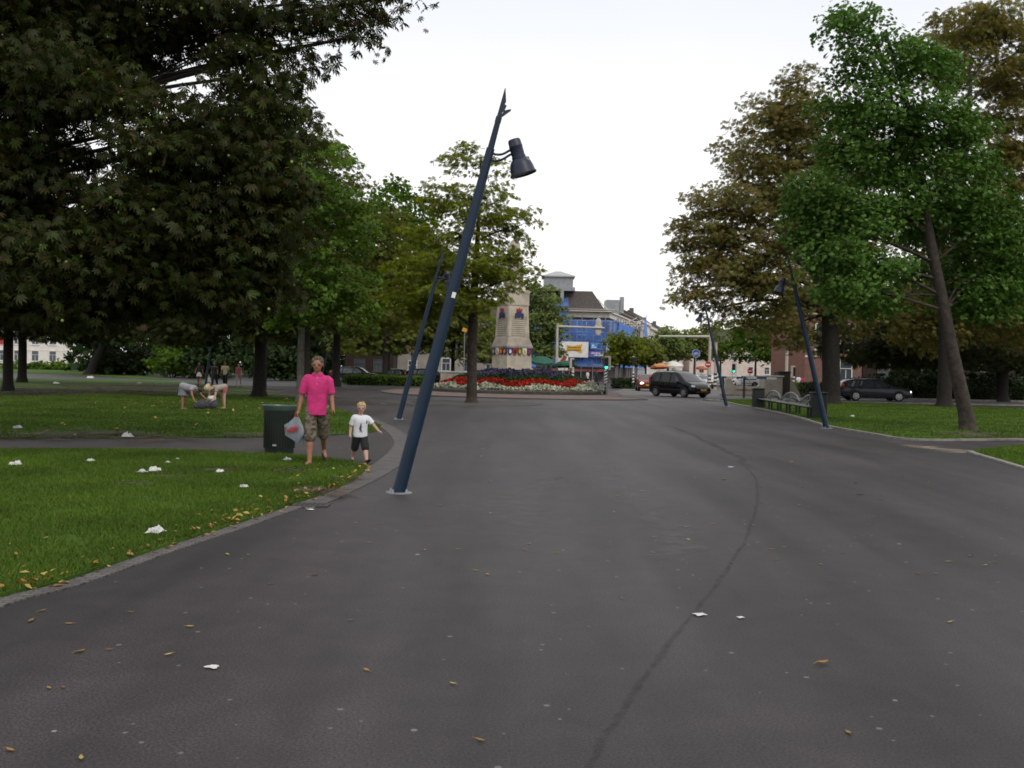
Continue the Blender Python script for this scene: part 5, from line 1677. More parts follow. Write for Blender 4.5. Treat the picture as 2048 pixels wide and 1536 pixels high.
# ---- banded traffic posts
def banded(mb_w, mb_b, z0, z1, r, nb, slant=.0):
    n = 12
    h = (z1 - z0) / nb
    for i in range(nb):
        mb = mb_w if i % 2 else mb_b
        vs = []; fs = []
        for zz_ in (z0 + i * h, z0 + (i + 1) * h):
            for kx in range(n):
                a = 2 * PI * kx / n
                vs.append((r * math.cos(a), r * math.sin(a), min(max(zz_ + slant * math.cos(a) * (0 if zz_ in (z0, z1) else 1), z0), z1)))
        for kx in range(n):
            j = (kx + 1) % n; fs.append((kx, j, n + j, n + kx))
        fs.append(tuple(range(n - 1, -1, -1))); fs.append(tuple(range(n, 2 * n)))
        mb.add(vs, fs)

M['lit_green'] = emit('signal_green', (.05, .9, .6), 2.5)
M['lens_off'] = mat('signal_lens_off', (.03, .02, .02), .3)
def traffic_light(label, px, Y, r=.09, h=2.0, z_band=(.75, 1.55), head=True, lit=True, yawd=0, nb=8, slant=.05, top=None):
    rt = thing('traffic_light', label, 'traffic light', GX(px, Y), R(yawd), 'traffic signals at the crossing')
    wb, bb2 = MB(), MB()
    banded(wb, bb2, z_band[0], z_band[1], r, nb, slant)
    wb.build('white_bands', M['white'], rt); bb2.build('black_bands', M['black'], rt)
    b = MB(); b.tube([(0, 0, 0), (0, 0, z_band[0])], r * .97, 12); b.build('post', M['black'], rt)
    b = MB(); b.tube([(0, 0, z_band[1]), (0, 0, h)], r * .9, 12); b.build('post', M['bollardbeige'], rt)
    if head:
        b = MB(); b.bbox((.1, .06, h + .36), (.42, .05, .95), .06); bp = b.build('backplate', M['bollardbeige'], rt)
        b = MB(); b.bbox((0, -.02, h + .34), (.28, .22, .8), .04); hd = b.build('signal_head', M['black'], rt)
        for i in range(3):
            z = h + .6 - i * .26
            b = MB(); b.lathe([(.01, 0), (.1, 0), (.1, .02), (.01, .03)], 14, (0, -.14, z), rotm(PI / 2, 0, 0))
            b.build('lens', M['lit_green'] if (lit and i == 2) else M['lens_off'], hd)
            b = MB(); b.tube([(0, -.13, z + .09), (0, -.3, z + .07)], .03, 6, sx=3.2); b.build('visor', M['black'], hd)
    return rt
traffic_light('traffic light with green lamp on a striped post at the planter tip', 1211, 66, .1, 1.78, (.72, 1.74), nb=10)
traffic_light('traffic light with green lamp behind the far leaning street lamp', 1466, 90, .12, 1.75, (.5, 1.5), nb=6)
traffic_light('unlit traffic light on a striped post beside the green parasols', 1145, 92, .12, 1.9, (.4, 1.55), lit=False, nb=8, yawd=180)
traffic_light('unlit traffic light on a striped post left of the red hatchback', 1266, 92, .1, 2.2, (.5, 1.6), lit=False, nb=8, yawd=60)
traffic_light('striped post with pale signal back by the red brick house', 1586, 78, .11, 1.5, (.35, 1.5), lit=False, nb=8, yawd=200, slant=0)

def mast(label, px, Y, h, arm, z_arm, heads, bands=None):
    r = thing('signal_mast', label, 'signal mast', GX(px, Y), 0, 'beige masts over the crossing')
    b = MB(); b.tube([(0, 0, 0), (0, 0, h)], [.16, .13], 12); b.tube([(0, 0, h), (0, 0, h + .05)], .16, 12); b.build('pole', M['bollardbeige'], r, smooth=True)
    if arm:
        b = MB(); b.tube([(0, 0, z_arm), (arm, 0, z_arm - .06)], [.12, .08], 10); b.build('arm', M['bollardbeige'], r, smooth=True)
    for x in heads:
        b = MB(); b.ell((x, .1, z_arm + .42), (.3, .05, .5)); b.ell((x, .1, z_arm - .4), (.3, .05, .42)); b.ell((x, .1, z_arm), (.42, .05, .3))
        hh = fuse('signal_backplate', b, .05, M['bollardbeige'], r, 2)
        b = MB(); b.bbox((x, .3, z_arm), (.3, .3, .9), .04); b.build('signal_head', M['black'], hh)
    if bands:
        wb, bb2 = MB(), MB(); banded(wb, bb2, bands[0], bands[1], .17, 7)
        wb.build('white_bands', M['white'], r); bb2.build('black_bands', M['black'], r)
    return r
k95 = 95 / F
mast('beige signal mast with long arm before the blue netting', 1112, 95, CAM_H + (739 - 648) * k95, 4.5, CAM_H + (739 - 653) * k95, (3.9,), (.6, 1.5))
mast('beige mast whose arm reaches left over the street trees', 1418, 95, CAM_H + (745 - 683) * k95 + .7, -4.9, CAM_H + (745 - 673) * k95, (), (.3, 1.4))
mast('plain slim beige post right of the no-entry sign', 1430, 97, CAM_H + (745 - 684) * k95, 0, 0, (), (.3, 1.6))
mast('pale post beside the red brick house corner', 1572, 92, CAM_H + (750 - 705) * 92 / F + .3, 0, 0, (), None)

def round_sign(label, px, py, Y, rad, kind, name='road_sign'):
    c = W(px, py, Y)
    r = thing(name, label, 'road sign', (c.x, Y, 0))
    b = MB(); b.tube([(0, .04, 0), (0, .04, c.z + rad)], .04, 8); b.build('post', M['steel'], r)
    rx = rotm(PI / 2, 0, 0)
    base = {'blue': M['signblue'], 'noentry': M['signred']}[kind]
    b = MB(); b.lathe([(.01, -.012), (rad, -.012), (rad, .012), (.01, .012)], 28, (0, -.02, c.z), rx); d = b.build('disc', base, r)
    if kind == 'blue':
        b = MB(); b.lathe([(rad * .9, .013), (rad * .97, .013), (rad * .97, .018), (rad * .9, .018), (rad * .9, .013)], 28, (0, -.02, c.z), rx, False)
        b.build('ring', M['white'], d)
        b = MB()                                        # white bicycle
        y = -.045
        for sx in (-1, 1):
            pts = [(sx * rad * .36 + rad * .27 * math.cos(a), y, c.z - rad * .15 + rad * .27 * math.sin(a)) for a in np.linspace(0, 2 * PI, 15)]
            b.tube(pts, rad * .045, 5)
        A_, B_, C_, D_ = (-rad * .36, y, c.z - rad * .15), (-rad * .1, y, c.z + rad * .25), (rad * .24, y, c.z + rad * .25), (rad * .36, y, c.z - rad * .15)
        E_ = (-rad * .02, y, c.z - rad * .15)
        for p_, q_ in ((A_, B_), (B_, C_), (C_, D_), (A_, E_), (E_, B_), (E_, C_), (C_, (rad * .16, y, c.z + rad * .42))): b.tube([p_, q_], rad * .04, 5)
        b.build('bicycle_symbol', M['white'], d)
    else:
        b = MB().bbox((0, -.04, c.z), (rad * 1.45, .02, rad * .36), .005); b.build('bar', M['white'], d)
    return r
M['signblue'] = mat('sign_blue', (.025, .09, .38), .4)
M['signred'] = mat('sign_red', (.5, .02, .03), .4)
round_sign('round blue cycle sign on a post above the people carrier', 1392, 707, 84, .35, 'blue')
round_sign('round red no-entry sign beside the slim beige posts', 1416, 729, 90, .27, 'noentry')
round_sign('tiny red no-entry sign far off under the dark street tree', 1500, 742, 104, .27, 'noentry')
# blue-white banded post on the left
r = thing('marker_post', 'pale post with two blue bands between the two left lamps', 'post', GX(825, 95), 0)
b = MB(); b.tube([(0, 0, 0), (0, 0, 3.6)], .16, 12); b.build('post', M['white'], r, smooth=True)
for z in (2.75, 3.25):
    b = MB(); b.tube([(0, 0, z - .14), (0, 0, z + .14)], .166, 12); b.build('band', M['signblue'], r)
# yellow diamond on a pole beside the middle tree
r = thing('road_sign', 'small yellow-orange sign left of the middle tree trunk', 'road sign', GX(927, 85))
c = W(927, 660, 85)
MB().tube([(0, .05, 0), (0, .05, c.z)], .04, 8).build('post', M['steel'], r)
MB().bbox((0, 0, c.z), (.42, .04, .34), .02, rotm(0, R(20), 0)).build('plate', M['yellow'], r)

# ---- concrete forms and barrier on the right
M['conc'] = mat('warm_concrete', (.36, .33, .28), .9, c2=(.27, .25, .21), vs=1.5, bump=.2)
r = thing('concrete_block', 'large pale concrete block beside the dark pier, over the benches', 'concrete block', GX(1541, 70))
MB().bbox((0, 0, .72), (1.25, 1.6, 1.44), .04).build('block', M['conc'], r)
MB().bbox((0, 0, 1.49), (1.4, 1.75, .09), .02).build('coping', mat('pale_coping', (.5, .49, .46), .8), r)
r = thing('concrete_pier', 'dark square concrete pier right of the pale block', 'pier', GX(1563, 70))
MB().bbox((0, 0, .88), (.8, 1.3, 1.76), .03).build('pier', mat('pier_dark', (.045, .04, .03), .9, bump=.2), r)
MB().bbox((0, 0, 1.81), (.92, 1.4, .1), .02).build('cap', M['black'], r)
r = thing('concrete_wing', 'sloping beige concrete wing wall right of the dark pier', 'wall', GX(1582, 72))
MB().prism([(-.35, 0), (.6, 0), (.45, .35), (0, 1.15), (-.35, 1.25)], .5, frame((0, 0, 0), (1, 0, 0), (0, 0, 1), (0, -1, 0))).build('wall_body', M['conc'], r)
MB().box((-.1, -.25, 1.28), (.6, .6, .08)).build('coping', M['stone_dk'], r)
r = thing('parapet', 'low curved concrete parapet behind the blue barrier', 'parapet', GX(1490, 73))
b = MB().prism([(-1.7, 0), (1.3, 0), (1.3, 1.3), (1.05, .95), (.8, .72), (-.6, .7), (-.9, .8), (-1.15, 1.25), (-1.5, 1.25), (-1.6, .6)], .5, frame((0, 0, 0), (1, 0, 0), (0, 0, 1), (0, -1, 0)))
b.build('wall_body', M['conc'], r)
MB().box((.1, -.3, .55), (1.8, .55, .1)).build('ledge', M['stone_dk'], r)
r = thing('road_barrier', 'white and blue plank barrier on two brown posts by the right lawn', 'barrier', GX(1490, 66.5))
xa, xb = GX(1432, 66.5).x - r.location.x, GX(1552, 66.5).x - r.location.x
nseg = 6
for i in range(nseg):
    x0 = xa + (xb - xa) * i / nseg; x1 = xa + (xb - xa) * (i + 1) / nseg
    MB().box(((x0 + x1) / 2, 0, 1.36), (x1 - x0 - .004, .05, .13)).build('plank', M['white'] if i in (1, 5, 3) else mat('plank_blue', (.06, .09, .26), .5), r)
for px in (1446, 1488):
    x = GX(px, 66.5).x - r.location.x
    MB().bbox((x, .06, .72), (.13, .07, 1.44), .01).build('post', mat('post_brown', (.06, .045, .035), .8), r)

# ---- cafe parasols in front of the corner building
def parasol(label, px, Y, wpx, top, m, rz, tilt):
    r = thing('parasol', label, 'parasol', GX(px, Y), rz, 'cafe parasols at the corner')
    zt = CAM_H + (739 - top) * Y / F; rad = wpx * Y / F / 2
    b = MB(); b.tube([(0, 0, .04), (0, 0, zt)], .03, 8); b.build('pole', M['steel'], r)
    rot = rotm(R(tilt), 0, 0)
    vs = [Vector((0, 0, .0))]; n = 8
    for ring_, (rr, z) in enumerate(((.5, -.16), (1, -.42), (1.0, -.62))):
        for i in range(n * 2):
            a = PI * i / n
            k2 = rr * (1 if i % 2 == 0 else .93)
            vs.append(Vector((rad * k2 * math.cos(a), rad * k2 * math.sin(a), z * rad * .85 + (.02 if i % 2 else 0))))
    vs = [rot @ v + Vector((0, 0, zt)) for v in vs]
    m2 = n * 2; fs = [(0, 1 + i, 1 + (i + 1) % m2) for i in range(m2)]
    for k2 in range(2):
        fs += [(1 + k2 * m2 + i, 1 + (k2 + 1) * m2 + i, 1 + (k2 + 1) * m2 + (i + 1) % m2, 1 + k2 * m2 + (i + 1) % m2) for i in range(m2)]
    MB().add(vs, fs).build('canopy', m, r)
    b = MB()
    for i in range(n):
        a = 2 * PI * i / n; b.tube([rot @ Vector((0, 0, -.05)) + Vector((0, 0, zt)), rot @ Vector((rad * .96 * math.cos(a), rad * .96 * math.sin(a), -.36 * rad)) + Vector((0, 0, zt))], .012, 4)
    b.build('ribs', M['steel'], r)
    MB().lathe([(.01, .0), (.28, .0), (.28, .05), (.05, .09), (.01, .1)], 16).build('foot', M['stone_dk'], r)
    return r
M['parg'] = mat('parasol_green', (.018, .1, .062), .8, c2=(.014, .08, .05), vs=2)
M['parw'] = mat('parasol_white', (.7, .68, .64), .8)
M['paro'] = mat('parasol_orange', (.7, .3, .14), .8)
parasol('dark green parasol tilted, nearest the monument', 1083, 92, 50, 713, M['parg'], .2, 16)
parasol('dark green parasol lying flatter, right of the tilted one', 1128, 95, 52, 720, M['parg'], .5, -6)
parasol('white parasol behind the black people carrier', 1345, 108, 44, 717, M['parw'], .1, 8)
parasol('orange and white parasol above the red hatchback', 1318, 106, 40, 722, M['paro'], .3, -8)
parasol('orange-red parasol left of the no-entry sign', 1402, 112, 26, 726, mat('parasol_red', (.5, .12, .05), .8), .3, 5)

# grey cabinet and small signboards by the crossing
r = thing('signal_cabinet', 'pale grey switch cabinet right of the striped post behind the hatchback', 'cabinet', GX(1281, 95), 0)
MB().bbox((0, 0, .9), (.7, .5, 1.8), .03).build('box', mat('cabinet_grey', (.4, .41, .42), .5), r)
MB().bbox((0, 0, 1.83), (.76, .56, .06), .02).build('lid', M['zinc'], r)
MB().bbox((.22, -.26, .9), (.03, .03, .16), .008).build('handle', M['black'], r)
r = thing('advert_board', 'white and red advertising board behind the green parasols', 'sign', GX(1125, 104), R(10))
MB().bbox((0, 0, 2.5), (1.1, .12, 1.9), .03).build('board', M['white'], r)
MB().prism([(-.4, -.6), (.1, -.2), (.4, .5), (.1, .6), (-.3, .1)], .03, frame((0, -.06, 2.5), (1, 0, 0), (0, 0, 1), (0, -1, 0))).build('red_shape', M['red'], r)
MB().box((0, .02, .78), (.12, .1, 1.56)).build('post', M['zinc'], r)
# ================================================================== VEHICLES
def carpaint(name, c, rough=.25):
    m, t, b = _nodes(name)
    b.inputs['Base Color'].default_value = c4(c); b.inputs['Roughness'].default_value = rough
    b.inputs['Specular IOR Level'].default_value = .15; b.inputs['Coat Weight'].default_value = .35; b.inputs['Coat Roughness'].default_value = .03
    n = t.nodes.new('ShaderNodeTexNoise'); n.inputs['Scale'].default_value = 3
    tcn = t.nodes.new('ShaderNodeTexCoord'); t.links.new(tcn.outputs['Object'], n.inputs['Vector'])
    mr = t.nodes.new('ShaderNodeMapRange'); mr.inputs['To Min'].default_value = rough * .8; mr.inputs['To Max'].default_value = rough * 1.4
    t.links.new(n.outputs['Fac'], mr.inputs['Value']); t.links.new(mr.outputs[0], b.inputs['Roughness'])
    return m
M['carblack'] = carpaint('car_black', (.003, .0035, .006))
M['carslate'] = carpaint('car_slate', (.03, .036, .05))
M['carred'] = carpaint('car_red', (.22, .035, .025), .35)
M['carsilver'] = carpaint('car_silver', (.45, .46, .48))
M['carwhite'] = carpaint('car_white', (.7, .7, .7))
M['tyre'] = mat('tyre_rubber', (.014, .014, .014), .9)
M['rim'] = mat('wheel_rim', (.4, .4, .41), .35, metal=.7)
M['carglass'] = mat('car_glass', (.07, .08, .09), .06, spec=.7, c2=(.05, .058, .066))
M['trim'] = mat('car_trim', (.015, .015, .016), .6)
M['headlamp'] = mat('headlamp_clear', (.72, .72, .75), .12, spec=.9)
M['headlit'] = emit('headlamp_lit', (1, .86, .55), 6)
M['tail'] = mat('tail_lamp', (.4, .02, .015), .25)
M['plate_y'] = mat('number_plate_yellow', (.6, .32, .01), .5)

def car(name, label, st, paint, loc, rz, wheels, screen, rear, sides, lit=False, hood_x=None, cat='car', group='cars on the street', plate=True, wr=.31, rails=False, tail=None):
    """st: rows (x, zbot, zbelt, ztop, wlow, wbelt, wtop) from tail to nose"""
    r = thing(name, label, cat, loc, rz, group)
    A = np.array(st, float)
    xs = A[:, 0]
    def S(x): return [float(np.interp(x, xs, A[:, k])) for k in range(1, 7)]
    def sec(x):
        zb, zl, zt, wl, wb, wt = S(x)
        return [(0, zb), (wl * .86, zb), (wl * .97, zb + .07), (wl, zb + .2), (wl, zb + (zl - zb) * .62), (wb, zl - .03), (wb * .985, zl), (wt + (wb - wt) * .12, zt - .1 * (zt - zl) - .015), (wt, zt - .05 * min(1, (zt - zl) * 3)), (wt * .8, zt - .008), (0, zt + .015)]
    fx = []
    for i in range(len(xs) - 1):
        kk = max(1, int(abs(xs[i + 1] - xs[i]) / .14))
        fx += [xs[i] + (xs[i + 1] - xs[i]) * j / kk for j in range(kk)]
    fx.append(xs[-1])
    vs = []; fs = []
    P0 = len(sec(0)); n = 2 * P0 - 2
    for x in fx:
        s = sec(x)
        ring = [(y, z) for y, z in s] + [(-y, z) for y, z in s[-2:0:-1]]
        vs += [(x, y, z) for y, z in ring]
    for i in range(len(fx) - 1):
        for k2 in range(n):
            j = (k2 + 1) % n; fs.append((i * n + k2, i * n + j, i * n + n + j, i * n + n + k2))
    fs.append(tuple(range(n - 1, -1, -1))); fs.append(tuple(range((len(fx) - 1) * n, len(fx) * n)))
    MB().add(vs, fs).build('body', paint, r, smooth=True)
    def sidey(x, z):
        s = sec(x)
        zz_ = [q[1] for q in s[3:9]]; yy = [q[0] for q in s[3:9]]
        return float(np.interp(z, zz_, yy))
    def topz(x, y):
        s = sec(x)[::-1][:4]
        yy = [q[0] for q in s]; zz_ = [q[1] for q in s]
        return float(np.interp(abs(y), yy, zz_))
    nw = 0
    for (xb0, xb1, xt0, xt1) in sides:
        for sg in (1, -1):
            def fn(u, v):
                x = (xb0 + (xb1 - xb0) * u) * (1 - v) + (xt0 + (xt1 - xt0) * u) * v
                zb, zl, zt, *_ = S(x)
                z = zl + .02 + (zt - .12 - zl - .02) * v if zt - zl > .2 else zl + .02 + .02 * v
                return (x, sg * (sidey(x, z) + .008), z)
            MB().grid(fn, 6, 4).build('side_window', M['carglass'], r, smooth='all', fix=False)
    for nm, (xa, xb_) in (('windscreen', screen), ('rear_window', rear)):
        def fn(u, v):
            x = xa + (xb_ - xa) * v
            wt = S(x)[5]
            y = (u - .5) * 2 * wt * .9
            return (x, y, topz(x, y) + .01)
        MB().grid(fn, 8, 5).build(nm, M['carglass'], r, smooth='all', fix=False)
    # door seams and handles, belt strip, sills
    for sg in (1, -1):
        b = MB()
        for i, (xb0, xb1, xt0, xt1) in enumerate(sides[:-1]):
            x = (xb1 + sides[i + 1][0]) / 2
            b.box((x, sg * (sidey(x, .6) + .001), .62), (.012, .012, .55))
            b.box((x - .16 if i else x + .18, sg * (sidey(x, .82) + .012), S(x)[1] - .1), (.16, .025, .03))
        b.build('door_trim', M['trim'], r)
        b = MB()
        x0, x1 = wheels[0] + wr + .1, wheels[1] - wr - .1
        b.grid(lambda u, v: (x0 + (x1 - x0) * u, sg * (sidey(x0 + (x1 - x0) * u, .47 + .06 * v) + .012), .47 + .06 * v), 8, 1); b.build('rub_strip', M['trim'], r, fix=False)
        xm = sides[-1][1] - .12 if sides else screen[0]
        zm = S(xm)[1] + .06
        b = MB(); b.ell((xm, sg * (S(xm)[4] + .1), zm), (.08, .1, .08)); b.build('mirror', paint, r, smooth='all')
    for xw in wheels:
        for sg in (1, -1):
            yw = S(xw)[3]
            rot = rotm(PI / 2, 0, 0)
            b = MB()
            pts = [((wr + .07) * math.cos(a), (wr + .07) * math.sin(a)) for a in np.linspace(-.35, PI + .35, 19)]
            b.prism(pts, .03, frame((xw, sg * (yw + .004) + .015, wr), (1, 0, 0), (0, 0, 1), (0, -1, 0))); b.build('wheel_arch', M['trim'], r)
            b = MB(); b.lathe([(wr * .6, -.1), (wr * .95, -.1), (wr, -.07), (wr, .07), (wr * .95, .1), (wr * .6, .1)], 24, (xw, sg * (yw - .06), wr), rot)
            wo = b.build('wheel', M['tyre'], r, smooth=True)
            yo = sg * (yw + .045)
            b = MB(); b.lathe([(.02, -.012), (wr * .66, -.012), (wr * .66, .012), (.02, .02)], 20, (xw, yo, wr), rot)
            ro = b.build('rim', M['rim'], wo, smooth=True)
            b = MB()
            for k2 in range(5):
                a = 2 * PI * k2 / 5 + .3
                b.box((xw + wr * .42 * math.cos(a), yo + sg * .012, wr + wr * .42 * math.sin(a)), (.07, .02, .07))
            b.build('rim_openings', M['trim'], wo)
    xn = xs[-1]; xh = hood_x or xn - .18
    zb, zl, zt, wl, wb, wt = S(xh)
    for sg in (1, -1):
        if lit:
            b = MB(); b.ell((xh + .12, sg * wb * .76, zl - .08), (.07, .15, .09), n=14, m=10)
            b.build('headlight', M['headlit'], r, smooth='all')
        else:
            b = MB(); b.ell((xh + .05, sg * wb * .8, zl - .05), (.17, .16, .09), rotm(0, R(20), R(-22 * sg)), n=14, m=10); b.build('headlight', M['headlamp'], r, smooth='all')
    x2 = xn - .02
    _, zl2, zt2, wl2, _, _ = S(x2)
    zg = S(xn)[0]
    b = MB(); b.bbox((xn - .03, 0, zl2 + .04), (.1, wl2 * .8, .1), .02); b.build('grille', M['trim'], r)
    b = MB(); b.bbox((xn - .06, 0, zg + .03), (.2, wl2 * 1.7, .12), .04); b.build('bumper', M['trim'], r)
    if plate:
        b = MB().bbox((xn + .05, 0, zg + .17), (.02, .52, .12), .004); pl_ = b.build('number_plate', M['plate_y'], r)
    xt = xs[0]; tl = tail or (xt + .08, S(xt + .1)[1] + .05, .3)
    for sg in (1, -1):
        b = MB(); b.ell((tl[0], sg * (S(tl[0])[4] * .96), tl[1]), (.09, .07, tl[2] / 2), n=10, m=8); b.build('tail_light', M['tail'], r, smooth='all')
    b = MB(); b.bbox((xt + .05, 0, S(xt)[0] + .1), (.16, S(xt)[3] * 1.8, .16), .04); b.build('bumper', M['trim'], r)
    if rails:
        for sg in (1, -1):
            x0, x1 = sides[0][2], sides[-1][2] + .2
            yy = S(0)[5] * .93
            b = MB(); b.tube(catmull([(x0, sg * yy, topz(x0, yy)), (x0 + .2, sg * yy, topz(x0 + .2, yy) + .07), (x1 - .2, sg * yy, topz(x1 - .2, yy) + .07), (x1, sg * yy, topz(x1, yy))], 4), .018, 6); b.build('roof_rail', M['trim'], r, smooth=True)
    return r

MPV = [(-2.12, .38, .72, .80, .68, .66, .60), (-2.08, .30, .92, 1.05, .79, .77, .66), (-2.0, .25, .99, 1.42, .83, .82, .66), (-1.86, .23, 1.0, 1.60, .85, .84, .65), (-1.5, .21, .99, 1.665, .86, .85, .65), (-.5, .20, .96, 1.69, .87, .86, .665), (.3, .20, .94, 1.675, .87, .86, .66), (.62, .20, .93, 1.57, .87, .86, .68), (1.38, .20, .93, 1.03, .87, .85, .76), (1.7, .21, .86, .95, .86, .83, .74), (1.98, .23, .74, .83, .83, .80, .70), (2.12, .27, .60, .70, .78, .75, .66), (2.2, .34, .52, .57, .66, .64, .58)]
mp = GX(1358, 66)
car('people_carrier', 'black people carrier turning in the street in front of the crossing', MPV, M['carblack'], (mp.x, mp.y, .004), R(-56), (-1.33, 1.36), (1.36, .42), (-1.99, -1.9),
    [(-1.72, -1.05, -1.6, -.98), (-.96, -.06, -.9, -.06), (.03, .95, .03, .38)], hood_x=1.9, rails=True, tail=(-2.0, 1.12, .5))
EST = [(-2.36, .40, .74, .80, .68, .66, .6), (-2.3, .30, .90, 1.0, .80, .78, .66), (-2.16, .26, .93, 1.22, .84, .83, .65), (-1.9, .24, .94, 1.38, .87, .86, .64), (-1.4, .22, .93, 1.455, .89, .88, .64), (-.3, .20, .91, 1.485, .9, .89, .65), (.25, .20, .9, 1.46, .9, .89, .65), (.5, .2, .9, 1.38, .9, .88, .66), (1.12, .2, .9, .98, .9, .87, .76), (1.7, .21, .84, .92, .88, .85, .74), (2.05, .23, .72, .82, .84, .80, .70), (2.25, .28, .60, .68, .76, .72, .64), (2.34, .35, .52, .56, .62, .6, .55)]
ep = GX(1746, 66.3)
car('estate_car', 'slate-grey estate car passing behind the right-hand trees with a lit headlamp', EST, M['carslate'], (ep.x, ep.y, .004), R(-3), (-1.38, 1.38), (1.1, .36), (-2.2, -1.95),
    [(-1.95, -1.2, -1.72, -1.12), (-1.1, -.2, -1.02, -.18), (-.1, .88, -.1, .34)], hood_x=2.08, rails=True, tail=(-2.18, 1.0, .5), lit=True, wr=.32)
HAT = [(-1.8, .38, .72, .80, .62, .6, .55), (-1.74, .3, .88, 1.0, .72, .71, .6), (-1.5, .24, .9, 1.28, .77, .76, .58), (-1.2, .22, .9, 1.37, .79, .78, .58), (-.2, .2, .88, 1.40, .8, .79, .59), (.2, .2, .87, 1.36, .8, .79, .6), (.9, .2, .87, .96, .8, .77, .68), (1.4, .22, .82, .9, .79, .75, .66), (1.7, .26, .7, .78, .75, .72, .62), (1.78, .34, .56, .62, .62, .6, .56)]
hp = GX(1293, 84)
car('hatchback', 'small red hatchback with both headlamps lit, left of the black people carrier', HAT, M['carred'], (hp.x, hp.y, .004), R(-92), (-1.1, 1.12), (.88, .24), (-1.7, -1.45),
    [(-1.3, -.5, -1.2, -.48), (-.4, .62, -.38, .2)], lit=True, hood_x=1.6, wr=.28)
def parked(label, px, Y, rz, st, paint, lit=False, kind='parked_car', dz=0):
    p = GX(px, Y)
    tt = st is EST
    return car(kind, label, st, paint, (p.x, p.y, dz), R(rz), (-1.38, 1.38) if tt else (-1.1, 1.12), (1.1, .36) if tt else (.88, .24), (-2.2, -1.95) if tt else (-1.7, -1.45),
               [(-1.95, -1.2, -1.72, -1.12), (-1.1, -.2, -1.02, -.18), (-.1, .88, -.1, .34)] if tt else [(-1.3, -.5, -1.2, -.48), (-.4, .62, -.38, .2)], lit=lit, hood_x=2.08 if tt else 1.6, wr=.31, group='cars parked beyond the park')
parked('black estate car left of the forked tree behind the long hedge', 713, 92, -6, EST, M['carblack'], True)
parked('black hatchback nose-on between the two left street lamps', 805, 94, -28, HAT, M['carblack'])
parked('dark car half hidden by the big street lamp and stone wall', 862, 93, -12, EST, M['carblack'])
parked('silver hatchback just right behind the black people carrier', 1401, 104, -60, HAT, M['carsilver'])
parked('silver estate car behind the far leaning lamp', 1437, 112, 4, EST, M['carsilver'])
parked('white hatchback under the dark street tree', 1487, 118, 184, HAT, M['carwhite'])
parked('grey estate car seen over the concrete parapet', 1527, 120, 2, EST, M['carsilver'])
# ================================================================== PEOPLE
M['skin'] = mat('skin_tanned', (.34, .165, .11), .6, c2=(.27, .125, .08), vs=14, spec=.25)
M['skin2'] = mat('skin_fair', (.5, .31, .24), .6, c2=(.45, .27, .2), vs=9)
M['pinkshirt'] = mat('pink_polo', (.6, .03, .19), .85, c2=(.44, .021, .135), vs=7, bump=.9, bs=9)
M['whiteshirt'] = mat('white_tshirt', (.68, .69, .74), .85, c2=(.58, .59, .65), vs=5, bump=.3, bs=14)
M['hairgrey'] = mat('hair_grey_brown', (.12, .085, .065), .9, c2=(.06, .045, .035), vs=22, bump=.8, bs=60)
M['hairblond'] = mat('hair_blond', (.55, .4, .2), .8, c2=(.38, .26, .12), vs=22, bump=.8, bs=60)
M['hairdark'] = mat('hair_dark', (.02, .015, .012), .7)
M['eyes'] = mat('eye_dark', (.03, .02, .018), .3)
M['lips'] = mat('lips', (.3, .11, .09), .6)
M['denim'] = mat('cloth_black', (.013, .013, .015), .9)
m, t, bb = _nodes('camouflage_cloth')
bb.inputs['Roughness'].default_value = .9
tcn = t.nodes.new('ShaderNodeTexCoord')
last = None
for i, (scale, thr, cc) in enumerate(((7, .0, (.13, .1, .075)), (9, .52, (.07, .06, .035)), (12, .56, (.19, .15, .12)), (10, .6, (.035, .028, .022)))):
    nn = t.nodes.new('ShaderNodeTexNoise'); nn.inputs['Scale'].default_value = scale; nn.inputs['Detail'].default_value = 2
    mp_ = t.nodes.new('ShaderNodeMapping'); mp_.inputs['Location'].default_value = (i * 3.7, i * 1.9, 0); mp_.inputs['Scale'].default_value = (1, 1, 1.6)
    t.links.new(tcn.outputs['Object'], mp_.inputs[0]); t.links.new(mp_.outputs[0], nn.inputs['Vector'])
    gt = t.nodes.new('ShaderNodeMath'); gt.operation = 'GREATER_THAN'; gt.inputs[1].default_value = thr
    t.links.new(nn.outputs['Fac'], gt.inputs[0])
    mxs = t.nodes.new('ShaderNodeMix'); mxs.data_type = 'RGBA'
    t.links.new(gt.outputs[0], mxs.inputs['Factor']); mxs.inputs['B'].default_value = c4(cc)
    if last is not None: t.links.new(last, mxs.inputs['A'])
    else: mxs.inputs['A'].default_value = c4(cc)
    last = mxs.outputs['Result']
t.links.new(last, bb.inputs['Base Color'])
M['camo'] = m

def rx(v, a):                     # turn forward (towards -y) by a about x
    c, s = math.cos(a), math.sin(a)
    return Vector((v[0], v[1] * c - v[2] * s, v[1] * s + v[2] * c))

